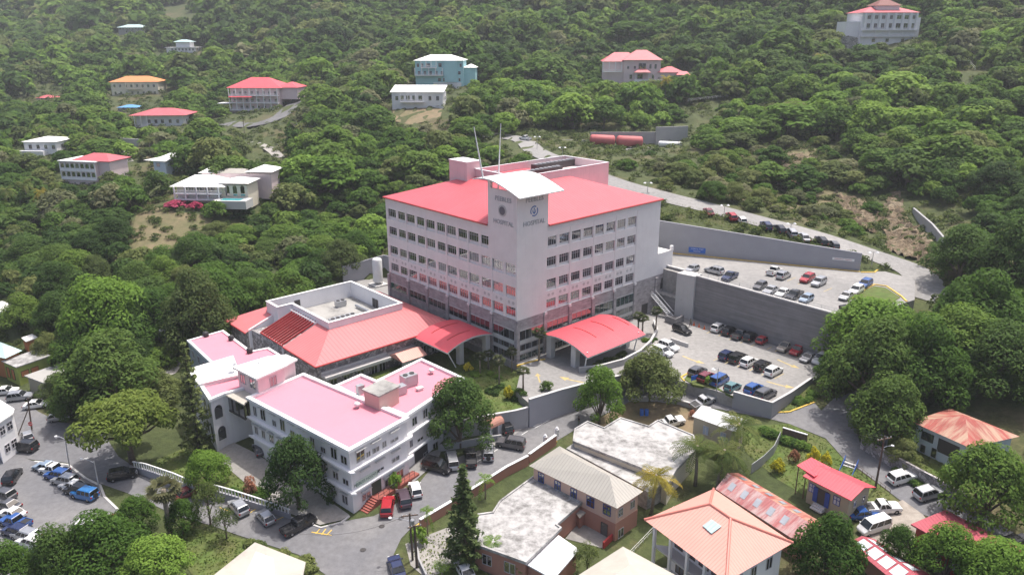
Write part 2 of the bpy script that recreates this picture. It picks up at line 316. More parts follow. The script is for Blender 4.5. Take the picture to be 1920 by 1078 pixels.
CARP = {'white': paint('car_white', (.74, .74, .73)), 'silver': paint('car_silver', (.42, .43, .45), .3, .5), 'grey': paint('car_grey', (.12, .12, .13), .3, .4), 'black': paint('car_black', (.014, .014, .017)),
        'red': paint('car_red', (.36, .02, .03)), 'darkred': paint('car_dark_red', (.16, .02, .03)), 'blue': paint('car_blue', (.02, .08, .28)), 'navy': paint('car_navy', (.015, .025, .08)), 'brightblue': paint('car_bright_blue', (.02, .15, .40)),
        'lightblue': paint('car_silver_blue', (.30, .38, .48), .3, .4), 'beige': paint('car_beige', (.42, .39, .34), .3, .3), 'teal': paint('car_teal', (.12, .24, .25), .3, .3), 'purple': paint('car_plum', (.09, .06, .08), .3, .3)}

# ------------------------------------------------------------------ mesh builder and scene records
COL = SC.collection
FRM = {}          # object name -> (location, rotation about z) of its thing
class MB:
    def __init__(s): s.v = []; s.f = []; s.mi = []; s.m = 0; s.uvo = None
    def poly(s, pts, up=None):
        pts = [np.asarray(p, float) for p in pts]
        if up is not None:
            n = sum((np.cross(pts[i] - pts[0], pts[(i + 1) % len(pts)] - pts[0]) for i in range(1, len(pts))), np.zeros(3))
            if n @ np.asarray(up, float) < 0: pts = pts[::-1]
        i = len(s.v); s.v += pts; s.f.append(list(range(i, i + len(pts)))); s.mi.append(s.m)
    def pbox(s, o, ux, uy, uz):
        o, ux, uy, uz = (np.asarray(q, float) for q in (o, ux, uy, uz))
        if np.cross(ux, uy) @ uz < 0: ux, uy = uy, ux
        c = [o, o + ux, o + ux + uy, o + uy]; t = [q + uz for q in c]; i = len(s.v); s.v += c + t
        s.f += [[i + k for k in q] for q in ((3, 2, 1, 0), (4, 5, 6, 7), (0, 1, 5, 4), (1, 2, 6, 5), (2, 3, 7, 6), (3, 0, 4, 7))]; s.mi += [s.m] * 6
    def box(s, x0, x1, y0, y1, z0, z1): s.pbox((x0, y0, z0), (x1 - x0, 0, 0), (0, y1 - y0, 0), (0, 0, z1 - z0))
    def cbox(s, c, dx, dy, dz, rot=0.0):
        cx, sx = math.cos(rot), math.sin(rot); ux = np.array([cx, sx, 0]) * dx; uy = np.array([-sx, cx, 0]) * dy
        s.pbox(np.asarray(c, float) - ux / 2 - uy / 2, ux, uy, (0, 0, dz))
    def prism(s, poly, z0, z1, top=None, cap=True, bottom=False):
        p = [np.asarray(q, float)[:2] for q in poly]
        ar = sum(p[i][0] * p[(i + 1) % len(p)][1] - p[(i + 1) % len(p)][0] * p[i][1] for i in range(len(p)))
        if ar < 0: p = p[::-1]
        n = len(p); i = len(s.v)
        Z0 = z0 if hasattr(z0, '__len__') else [z0] * n; Z1 = z1 if hasattr(z1, '__len__') else [z1] * n
        if ar < 0: Z0 = list(Z0)[::-1]; Z1 = list(Z1)[::-1]
        s.v += [np.array([*p[k], Z0[k]]) for k in range(n)] + [np.array([*p[k], Z1[k]]) for k in range(n)]
        for k in range(n):
            s.f.append([i + k, i + (k + 1) % n, i + n + (k + 1) % n, i + n + k]); s.mi.append(s.m)
        if cap: s.f.append([i + n + k for k in range(n)]); s.mi.append(s.m if top is None else top)
        if bottom: s.f.append([i + k for k in range(n)][::-1]); s.mi.append(s.m)
    def wall(s, pts, th, z0, z1):
        """a wall of given thickness along a polyline of (x, y); z0, z1 numbers or one per point"""
        p = [np.asarray(q, float)[:2] for q in pts]; n = len(p); L = []; R = []
        for k in range(n):
            d0 = p[k] - p[k - 1] if k else p[1] - p[0]; d1 = p[k + 1] - p[k] if k < n - 1 else p[k] - p[k - 1]
            d = d0 / np.linalg.norm(d0) + d1 / np.linalg.norm(d1); d /= np.linalg.norm(d); nn = np.array([-d[1], d[0]]) * th / 2
            L.append(p[k] + nn); R.append(p[k] - nn)
        Z0 = z0 if hasattr(z0, '__len__') else [z0] * n; Z1 = z1 if hasattr(z1, '__len__') else [z1] * n
        i = len(s.v)
        for k in range(n): s.v += [np.array([*R[k], Z0[k]]), np.array([*L[k], Z0[k]]), np.array([*L[k], Z1[k]]), np.array([*R[k], Z1[k]])]
        for k in range(n - 1):
            a = i + 4 * k; b = a + 4
            for q in ((a, b, b + 3, a + 3), (a + 1, a + 2, b + 2, b + 1), (a + 3, b + 3, b + 2, a + 2)): s.f.append(list(q)); s.mi.append(s.m)
        s.f += [[i, i + 3, i + 2, i + 1], [i + 4 * n - 4, i + 4 * n - 3, i + 4 * n - 2, i + 4 * n - 1]]; s.mi += [s.m] * 2
    def tube(s, p0, p1, r0, r1=None, n=8, cap=True):
        p0, p1 = np.asarray(p0, float), np.asarray(p1, float); r1 = r0 if r1 is None else r1
        d = p1 - p0; d = d / np.linalg.norm(d); a = np.cross(d, (0, 0, 1.)) if abs(d[2]) < .95 else np.cross(d, (1., 0, 0)); a /= np.linalg.norm(a); b = np.cross(d, a)
        i = len(s.v)
        for c, r in ((p0, r0), (p1, r1)):
            s.v += [c + (a * math.cos(2 * math.pi * k / n) + b * math.sin(2 * math.pi * k / n)) * r for k in range(n)]
        for k in range(n): s.f.append([i + k, i + (k + 1) % n, i + n + (k + 1) % n, i + n + k]); s.mi.append(s.m)
        if cap: s.f += [[i + k for k in range(n)][::-1], [i + n + k for k in range(n)]]; s.mi += [s.m] * 2
    def path(s, pts, r, n=6):
        """one continuous tube through points"""
        pts = [np.asarray(p, float) for p in pts]; R = r if hasattr(r, '__len__') else [r] * len(pts); i = len(s.v)
        for k, p in enumerate(pts):
            d = (pts[min(k + 1, len(pts) - 1)] - pts[max(k - 1, 0)]); d = d / np.linalg.norm(d)
            a = np.cross(d, (0, 0, 1.)) if abs(d[2]) < .95 else np.cross(d, (1., 0, 0)); a /= np.linalg.norm(a); b = np.cross(d, a)
            s.v += [p + (a * math.cos(2 * math.pi * j / n) + b * math.sin(2 * math.pi * j / n)) * R[k] for j in range(n)]
        for k in range(len(pts) - 1):
            for j in range(n):
                a = i + k * n; s.f.append([a + j, a + (j + 1) % n, a + n + (j + 1) % n, a + n + j]); s.mi.append(s.m)
        s.f += [[i + j for j in range(n)][::-1], [i + (len(pts) - 1) * n + j for j in range(n)]]; s.mi += [s.m] * 2
    def lathe(s, c, prof, n=12):
        i = len(s.v); c = np.asarray(c, float)
        for r, z in prof: s.v += [c + np.array([r * math.cos(2 * math.pi * k / n), r * math.sin(2 * math.pi * k / n), z]) for k in range(n)]
        for j in range(len(prof) - 1):
            for k in range(n): s.f.append([i + j * n + k, i + j * n + (k + 1) % n, i + (j + 1) * n + (k + 1) % n, i + (j + 1) * n + k]); s.mi.append(s.m)
        s.f += [[i + k for k in range(n)][::-1], [i + (len(prof) - 1) * n + k for k in range(n)]]; s.mi += [s.m] * 2
    def mesh(s, name, mats, frm=None, smooth=False, uv=True):
        me = bpy.data.meshes.new(name); V = np.array(s.v, float)
        if frm is not None:
            loc, rot = frm; q = V - np.asarray(loc, float); c, sn = math.cos(-rot), math.sin(-rot)
            V = np.c_[q[:, 0] * c - q[:, 1] * sn, q[:, 0] * sn + q[:, 1] * c, q[:, 2]]
        me.from_pydata(V.tolist(), [], s.f); me.update()
        for m in (mats if isinstance(mats, (list, tuple)) else [mats]): me.materials.append(m)
        if isinstance(mats, (list, tuple)): me.polygons.foreach_set('material_index', s.mi)
        if smooth: me.polygons.foreach_set('use_smooth', [True] * len(me.polygons))
        if uv and len(s.f) < 60000:
            ul = me.uv_layers.new(name='UVMap'); data = np.empty((len(me.loops), 2))
            for p in me.polygons:
                n = np.array(p.normal); h = math.hypot(n[0], n[1])
                u = np.array([-n[1] / h, n[0] / h, 0]) if h > .02 else np.array([1., 0, 0])
                v = np.cross(n, u)
                for li in p.loop_indices:
                    co = V[me.loops[li].vertex_index]; data[li] = (co @ u, co @ v)
            ul.data.foreach_set('uv', data.ravel())
        return me
    def build(s, name, mats, parent=None, world=True, smooth=False, label=None):
        if not s.f: return None
        frm = FRM[parent.name] if (parent is not None and world) else None
        o = bpy.data.objects.new(name, s.mesh(name, mats, frm, smooth)); COL.objects.link(o)
        if parent is not None: o.parent = parent; FRM[o.name] = FRM[parent.name]
        if label: o['label'] = label
        return o
def thing(name, label, cat, loc, rot=0.0, group=None):
    o = bpy.data.objects.new(name, None); COL.objects.link(o); o.empty_display_size = .3
    o.location = [float(q) for q in loc]; o.rotation_euler = (0, 0, rot); o['label'] = label; o['category'] = cat
    if group: o['group'] = group
    FRM[o.name] = (np.asarray(loc, float), rot); return o
def tag(o, label, cat, group=None):
    o['label'] = label; o['category'] = cat
    if group: o['group'] = group
    return o
def struct(mb, name, mats, kind='structure', smooth=False):
    o = mb.build(name, mats, smooth=smooth); o['kind'] = kind; return o
def solo(mb, name, mats, label, cat, group=None, smooth=False):
    """a thing that is one mesh, its origin at its base"""
    V = np.array(mb.v); loc = np.array([V[:, 0].mean(), V[:, 1].mean(), V[:, 2].min()])
    mb.v = [v - loc for v in mb.v]; o = mb.build(name, mats, smooth=smooth); o.location = loc.tolist(); return tag(o, label, cat, group)
KIDS = {}
def kids(o):
    return list(o.children)
def dup(root, loc, rot, label=None, group=None, scale=None):
    r = root.copy(); COL.objects.link(r); r.location = [float(q) for q in loc]; r.rotation_euler = (0, 0, rot)
    if scale is not None: r.scale = scale
    if label: r['label'] = label
    if group: r['group'] = group
    FRM[r.name] = (np.asarray(loc, float), rot)
    for ch in kids(root):
        c = ch.copy(); COL.objects.link(c); c.parent = r
        for g in kids(ch):
            d = g.copy(); COL.objects.link(d); d.parent = c
    return r

# ------------------------------------------------------------------ windows, doors
_WC = {}
def _winmesh(w, h, style):
    k = (round(w, 1), round(h, 1), style)
    if k in _WC: return _WC[k]
    w, h = k[0], k[1]; f = MB(); t = .05; d = .10
    # local: x along the wall, -y out of the wall, z up from the sill
    f.box(-w / 2, w / 2, -d, 0, -t, 0); f.box(-w / 2, w / 2, -d, 0, h - t, h); f.box(-w / 2, -w / 2 + t, -d, 0, 0, h - t); f.box(w / 2 - t, w / 2, -d, 0, 0, h - t)
    if style == 'hosp':      # four lights over a transom row
        for q in (-.25, 0, .25): f.box(w * q - .03, w * q + .03, -d + .012, 0, 0, h - t)
        f.box(-w / 2 + t, w / 2 - t, -d - .01, 0, h * .70, h * .70 + .06)
    elif style == 'strip':
        n = max(3, int(w / 1.4))
        for q in range(1, n): f.box(-w / 2 + w * q / n - .04, -w / 2 + w * q / n + .04, -d + .012, 0, 0, h - t)
    elif style == 'cross':
        f.box(-.04, .04, -d + .012, 0, 0, h - t); f.box(-w / 2 + t, w / 2 - t, -d - .01, 0, h * .55, h * .55 + .06)
    elif style == 'pair': f.box(-.05, .05, -d + .012, 0, 0, h - t)
    g = MB(); g.box(-w / 2 + t, w / 2 - t, -.045, -.004, .0, h - t)
    _WC[k] = (f.mesh('window_frame', frame), g.mesh('window_pane', win)); return _WC[k]
def window(par, P, nrm, w, h, style='plain', fm=None, gm=None, name='window'):
    """P world point at the middle of the sill, nrm outward direction (x, y)"""
    a, b = _winmesh(w, h, style); rot = math.atan2(nrm[0], -nrm[1])          # local -y -> nrm
    loc, r0 = FRM[par.name]; q = np.asarray(P, float) - loc; c, s = math.cos(-r0), math.sin(-r0)
    o = bpy.data.objects.new(name, a); COL.objects.link(o); o.parent = par
    o.location = (q[0] * c - q[1] * s, q[0] * s + q[1] * c, q[2]); o.rotation_euler = (0, 0, rot - r0)
    p = bpy.data.objects.new('pane', b); COL.objects.link(p); p.parent = o
    if fm: o.material_slots[0].link = 'OBJECT'; o.material_slots[0].material = fm
    if gm: p.material_slots[0].link = 'OBJECT'; p.material_slots[0].material = gm
    return o
def winrow(par, p0, p1, z, items, out=1, style='plain', fm=None, gm=None, off=.0):
    """windows on the wall from p0 to p1 (x, y); items (fraction or metres along, width, height[, z]); out=1: outward is to the right of p0->p1"""
    p0, p1 = np.asarray(p0, float)[:2], np.asarray(p1, float)[:2]; d = p1 - p0; L = np.linalg.norm(d); d /= L; n = np.array([d[1], -d[0]]) * out
    for it in items:
        t = it[0] * L if it[0] <= 1.0 else it[0]; q = p0 + d * t + n * off
        window(par, (q[0], q[1], z if len(it) < 4 else it[3]), n, it[1], it[2], style, fm, gm)
def door(par, P, nrm, w, h, m, name='door'):
    d = MB(); n = np.asarray(nrm, float); n /= np.linalg.norm(n); t = np.array([-n[1], n[0], 0]); n3 = np.array([n[0], n[1], 0])
    d.pbox(np.asarray(P, float) - t * w / 2, t * w, n3 * .07, (0, 0, h)); return d.build(name, m, par)

# ------------------------------------------------------------------ plants
RNG = np.random.default_rng(7)
def leafmesh(name, mat, pts, nrm, size, plant=None, elong=1.5, rng=RNG):
    """one mesh of small leaf sprays; pts, nrm (n,3), size (n,)"""
    n = len(pts); rv = rng.normal(size=(n, 3)); t = rv - nrm * (rv * nrm).sum(1, keepdims=True); t /= np.linalg.norm(t, axis=1, keepdims=True) + 1e-9
    b = np.cross(nrm, t); s = size[:, None]
    k = rng.uniform(.55, .95, (n, 1)); bend = nrm * s * rng.uniform(-.25, .1, (n, 1))
    V = np.empty((n, 4, 3)); V[:, 0] = pts - t * s * elong * .5 + bend; V[:, 1] = pts + b * s * k * .5; V[:, 2] = pts + t * s * elong * .5 + bend; V[:, 3] = pts - b * s * k * .5
    me = bpy.data.meshes.new(name); me.vertices.add(4 * n); me.loops.add(4 * n); me.polygons.add(n)
    me.vertices.foreach_set('co', V.ravel()); me.loops.foreach_set('vertex_index', np.arange(4 * n, dtype=np.int32))
    me.polygons.foreach_set('loop_start', np.arange(0, 4 * n, 4, dtype=np.int32)); me.polygons.foreach_set('loop_total', np.full(n, 4, dtype=np.int32))
    a = me.attributes.new('leaf', 'FLOAT', 'FACE'); a.data.foreach_set('value', rng.random(n).astype(np.float32))
    p = me.attributes.new('plant', 'FLOAT', 'FACE'); p.data.foreach_set('value', (np.zeros(n) if plant is None else plant).astype(np.float32))
    ou = nrm + rng.normal(size=(n, 3)) * .12; o_ = me.attributes.new('outward', 'FLOAT_VECTOR', 'FACE'); o_.data.foreach_set('vector', ou.astype(np.float32).ravel())
    me.update(); me.materials.append(mat); return me
def cloud(rng, clumps, n, size):
    """leaf positions on the outer shell of a set of clumps (c, r)"""
    c = np.array([q[0] for q in clumps]); r = np.array([q[1] for q in clumps]); wgt = r ** 2 / (r ** 2).sum()
    k = rng.choice(len(r), n, p=wgt); d = rng.normal(size=(n, 3)); d[:, 2] = d[:, 2] * .8 + .30; d /= np.linalg.norm(d, axis=1, keepdims=True)
    rad = r[k] * (1 - .38 * rng.random(n) ** 2.2); P = c[k] + d * rad[:, None] * np.array([1, 1, .82])
    nm = d * .8 + rng.normal(size=(n, 3)) * .30; nm[:, 2] += .50; nm /= np.linalg.norm(nm, axis=1, keepdims=True)
    return P, nm, size * rng.uniform(.65, 1.35, n)
def dome(rng, R, H, zb, k, rr, flat=1.0):
    """clumps spread over a crown: radius R, top H, underside zb"""
    out = []
    for i in range(k):
        a = i * 2.39996 + rng.uniform(-.4, .4); q = math.sqrt((i + .5) / k); rad = q * R * rng.uniform(.72, .95)
        cr = rr * R * rng.uniform(.75, 1.3) * (1.1 - .35 * q)
        z = zb + cr * .5 + (H - zb - cr * 1.2) * (max(0, 1 - q ** (1.6 * flat)) ** .8) * rng.uniform(.8, 1.08)
        out.append((np.array([rad * math.cos(a), rad * math.sin(a), z]), cr))
    return out
TREE = {}
def crown_broad(key, mat, n, size, R=4., H=7.5, zb=2.6, k=22, rr=.38, flat=1., seed=1, bk=None):
    rng = np.random.default_rng(seed); cl = dome(rng, R, H, zb, k, rr, flat); P, N, S = cloud(rng, cl, n, size)
    cm = leafmesh('crown_' + key, mat, P, N, S, rng=rng)
    t = MB(); t.path([(0, 0, -.6), (.08, .03, zb * .5), (.02, .1, zb), (0, 0, H * .62)], [.30, .22, .18, .06], 7)
    for c, r in cl[2::4]: t.path([(.03, .06, zb * .75), c * np.array([.5, .5, .72]), c], [.13, .09, .03], 5)
    TREE[key] = (cm, t.mesh('trunk_' + key, bk or bark, smooth=True)); return cl
for i in range(3):
    crown_broad('wood%d' % i, f_wood, 1500, .55, 4, 7.4 + i * .7, 1.6, 13 + 2 * i, .42, seed=20 + i)
crown_broad('dark0', f_dark, 1500, .55, 4, 7.6, 1.6, 15, .42, seed=31); crown_broad('olive0', f_olive, 1400, .55, 4, 7, 1.6, 14, .40, seed=32); crown_broad('grey0', f_grey, 1000, .5, 4, 6.6, 1.4, 13, .40, seed=33)
crown_broad('bright0', f_bright, 1500, .55, 4, 7.4, 1.6, 15, .42, seed=34)
for i, (m, kk) in enumerate(((f_wood, 'nwood'), (f_dark, 'ndark'), (f_bright, 'nbright'), (f_olive, 'nolive'))):
    crown_broad(kk + '0', m, 9500, .21, 4, 7.6, 1.0, 34, .33, seed=40 + i); crown_broad(kk + '1', m, 9000, .21, 4, 6.8, .9, 30, .34, .8, seed=50 + i)
crown_broad('flat0', f_yel, 9000, .20, 4, 5.0, 2.6, 34, .26, 1.3, seed=61)
crown_broad('loose0', f_olive, 2600, .22, 4, 7.2, 2.4, 18, .30, seed=62); crown_broad('shade0', f_dark, 10000, .20, 4, 8.0, .9, 38, .30, 1.0, seed=63)
def bush(key, mat, n, size, seed, R=1.0, H=1.3):
    rng = np.random.default_rng(seed); P, N, S = cloud(rng, dome(rng, R, H, .1, 9, .45), n, size); TREE[key] = (leafmesh('foliage_' + key, mat, P, N, S, rng=rng), None)
bush('bush0', f_wood, 420, .22, 71); bush('bush1', f_bright, 420, .22, 72); bush('bushy', f_yb, 420, .2, 73); bush('bushp', f_pink, 420, .22, 74); bush('bushs', f_pk, 420, .2, 75); bush('bushd', f_dark, 420, .22, 76); bush('busho', f_olive, 380, .24, 77)
def outw(me):
    o_ = me.attributes.new('outward', 'FLOAT_VECTOR', 'FACE'); me.update(); nn = np.array([(p.normal if p.normal.z > 0 else -p.normal)[:] for p in me.polygons]); o_.data.foreach_set('vector', nn.astype(np.float32).ravel())
def frondmesh(key, mat, nf, L, droop, seed, wid=.34, bm=barkp, H=7., tr=.16, nl=13, lift=.9, lean=.0):
    """feather palm: arching midribs with two rows of leaflets"""
    rng = np.random.default_rng(seed); V = []; lf = []
    def quad(a, b, c, d): V.append((a, b, c, d))
    for i in range(nf):
        fv = rng.random(); n0_ = len(V); az = i * 2.39996 + rng.uniform(-.2, .2); el = rng.uniform(-.35, lift); d = np.array([math.cos(az), math.sin(az), 0.]); side = np.array([-d[1], d[0], 0]); ll = L * rng.uniform(.8, 1.1)
        pts = []
        for j in range(nl + 1):
            t = j / nl; pts.append(np.array([0, 0, H]) + d * ll * t * (math.cos(el) * (1 - .25 * t * t)) + np.array([0, 0, ll * (math.sin(el) * t - droop * t * t)]))
        for j in range(nl):
            a, b = pts[j], pts[j + 1]; quad(a - side * .035, b - side * .03, b + side * .03, a + side * .035)
            t = j / nl; le = wid * L * (.35 + 1.5 * t * (1 - t) * 1.4) * .62
            for sg in (-1, 1):
                o = side * sg * le * .92 + d * le * .25 + np.array([0, 0, -le * rng.uniform(.25, .7)]); m = (a + b) / 2; wv = (b - a) * .85
                quad(m - wv * .5, m + o * .55 - wv * .42, m + o, m + o * .55 + wv * .42)
        lf += [fv] * (len(V) - n0_)
    A = np.array(V).reshape(-1, 3); n = len(V); me = bpy.data.meshes.new('crown_' + key); me.from_pydata(A.tolist(), [], [[4 * i, 4 * i + 1, 4 * i + 2, 4 * i + 3] for i in range(n)])
    a = me.attributes.new('leaf', 'FLOAT', 'FACE'); a.data.foreach_set('value', np.array(lf, np.float32)); pa = me.attributes.new('plant', 'FLOAT', 'FACE'); pa.data.foreach_set('value', (np.array(lf) * .8).astype(np.float32)); outw(me); me.materials.append(mat)
    t = MB(); t.path([(lean, 0, -.5), (lean * .6, .05, H * .3), (lean * .2, .03, H * .7), (0, 0, H + .1)], [tr * 1.5, tr * 1.1, tr, tr * .9], 8)
    TREE[key] = (me, t.mesh('trunk_' + key, bm, smooth=True))
frondmesh('coco0', f_palm, 32, 3.7, .46, 81, lean=.5, wid=.30, nl=16); frondmesh('coco1', f_palm, 29, 3.6, .52, 82, lean=-.7, wid=.30, nl=16); frondmesh('cocoy', f_palmy, 29, 3.7, .50, 83, lean=.3, wid=.30, nl=16)
frondmesh('young0', f_bright, 12, 2.1, .55, 84, H=2.6, tr=.09, nl=9)
def fanpalm(key, mat, seed, H=6., R=1.3, nf=26, tr=.16):
    rng = np.random.default_rng(seed); V = []
    for i in range(nf):
        az = i * 2.39996; el = rng.uniform(-.9, 1.1); d = np.array([math.cos(az) * math.cos(el), math.sin(az) * math.cos(el), math.sin(el)]); s = np.array([-math.sin(az), math.cos(az), 0]); u = np.cross(d, s)
        o = np.array([0, 0, H]) + d * R * rng.uniform(.4, .6); r = R * rng.uniform(.55, .75)
        V.append((np.array([0, 0, H]) - s * .02, np.array([0, 0, H]) + s * .02, o + s * .02, o - s * .02))
        for k in range(9):
            t = (k - 4) / 4 * 1.25; e = d * math.cos(t) + s * math.sin(t); e2 = e - np.array([0, 0, .35]); q = np.cross(e, u) * r * .13
            V.append((o, o + e * r * .5 - q, o + e * r * .6 + e2 * r * .4, o + e * r * .5 + q))
    A = np.array(V).reshape(-1, 3); n = len(V); me = bpy.data.meshes.new('crown_' + key); me.from_pydata(A.tolist(), [], [[4 * i, 4 * i + 1, 4 * i + 2, 4 * i + 3] for i in range(n)])
    a = me.attributes.new('leaf', 'FLOAT', 'FACE'); a.data.foreach_set('value', rng.random(n).astype(np.float32)); me.attributes.new('plant', 'FLOAT', 'FACE'); outw(me); me.materials.append(mat)
    t = MB(); t.path([(0, 0, -.4), (.04, .03, H * .5), (0, 0, H + .1)], [tr * 1.4, tr, tr * 1.2], 8); TREE[key] = (me, t.mesh('trunk_' + key, barkp, smooth=True))
fanpalm('fan0', f_fan, 91); fanpalm('fan1', f_fan, 92, 7.5, 1.7, 34, .22)
def conifer(key, mat, seed, H=16., R=2.4, lv=22, size=.30, n=3400, gap=.5, bk=bark):
    """narrow whorled conifer: tiers of short drooping branches"""
    rng = np.random.default_rng(seed); cl = []; br = MB()
    br.path([(0, 0, -.5), (.05, 0, H * .5), (0, 0, H)], [.24, .15, .03], 7)
    for i in range(lv):
        t = i / (lv - 1); z = H * (.08 + .90 * t); r = R * (1 - t) ** .75 * rng.uniform(.8, 1.1) + .15; m = 6 if t < .8 else 4
        for k in range(m):
            a = k * 2 * math.pi / m + i * .7 + rng.uniform(-.2, .2); rr = r * rng.uniform(.7, 1.05)
            for q in (.4, .75, 1.0): cl.append((np.array([math.cos(a) * rr * q, math.sin(a) * rr * q, z + rr * q * .16]), .26 + .24 * (1 - t) * q))
            br.tube((0, 0, z), (math.cos(a) * rr, math.sin(a) * rr, z + rr * .16), .045, .015, 4, False)
    P, N, S = cloud(rng, cl, n, size); TREE[key] = (leafmesh('crown_' + key, mat, P, N, S, rng=rng, elong=2.2), br.mesh('trunk_' + key, bk))
conifer('pine0', f_pine, 101); conifer('pine1', f_pine, 102, 19., 2.6, 16, .34, 2200, bk=barkd)
def snagmesh(key, seed):
    rng = np.random.default_rng(seed); t = MB(); t.path([(0, 0, -.4), (.1, 0, 1.4), (.1, .2, 2.6)], [.16, .12, .08], 6); cl = []
    for i in range(16):
        a = rng.uniform(0, 6.28); e = rng.uniform(.2, 1.3); p0 = np.array([.1, .1, rng.uniform(1, 2.6)]); L = rng.uniform(1.5, 3.2); p1 = p0 + np.array([math.cos(a) * math.cos(e), math.sin(a) * math.cos(e), math.sin(e) * .8]) * L
        t.path([p0, (p0 + p1) / 2 + rng.normal(size=3) * .15, p1], [.07, .045, .015], 4); cl.append((p1, .5))
    P, N, S = cloud(rng, cl, 160, .3); TREE[key] = (leafmesh('crown_' + key, f_grey, P, N, S, rng=rng), t.mesh('trunk_' + key, plain('dead_bark', (.26, .23, .21), .95, .2)))
snagmesh('snag0', 111)
_TP = {}
def plant(key, P, sx, sz, name, label, cat, group=None, rot=None, part=None):
    """place a tree or shrub: the first of its kind is built, later ones are copies of it"""
    rot = float(RNG.uniform(0, 6.28)) if rot is None else rot
    k = (key, name, part)
    if k not in _TP:
        r = thing(name, label, cat, P, rot, group); cm, tm = TREE[key]
        c = bpy.data.objects.new(part or ('crown' if tm else 'foliage'), cm); COL.objects.link(c); c.parent = r
        if tm: t = bpy.data.objects.new('trunk', tm); COL.objects.link(t); t.parent = r
        r.scale = (sx, sx, sz); _TP[k] = r; return r
    r = dup(_TP[k], P, rot, label, None, (sx, sx, sz))
    if group: r['group'] = group
    elif 'group' in r: del r['group']
    return r
KR = {}   # nominal crown radius and height of each kind
for k, (cm, tm) in TREE.items():
    v = np.empty(len(cm.vertices) * 3); cm.vertices.foreach_get('co', v); v = v.reshape(-1, 3); KR[k] = (float(np.percentile(np.hypot(v[:, 0], v[:, 1]), 98)), float(v[:, 2].max()))
def treebox(key, bx, by, hw, ytop, name, label, cat, group=None, hs=None):
    """tree standing at ground pixel (bx, by), crown half width hw pixels, top at image row ytop"""
    P = atg(bx, by); _, _, z = proj(P); R = hw * z / F; H = (rise(P, ytop) - P[2]) * 1.0
    # the crown leans over the camera side: allow for its depth
    return plant(key, P, R / KR[key][0], (H if hs is None else hs) / KR[key][1], name, label, cat, group)

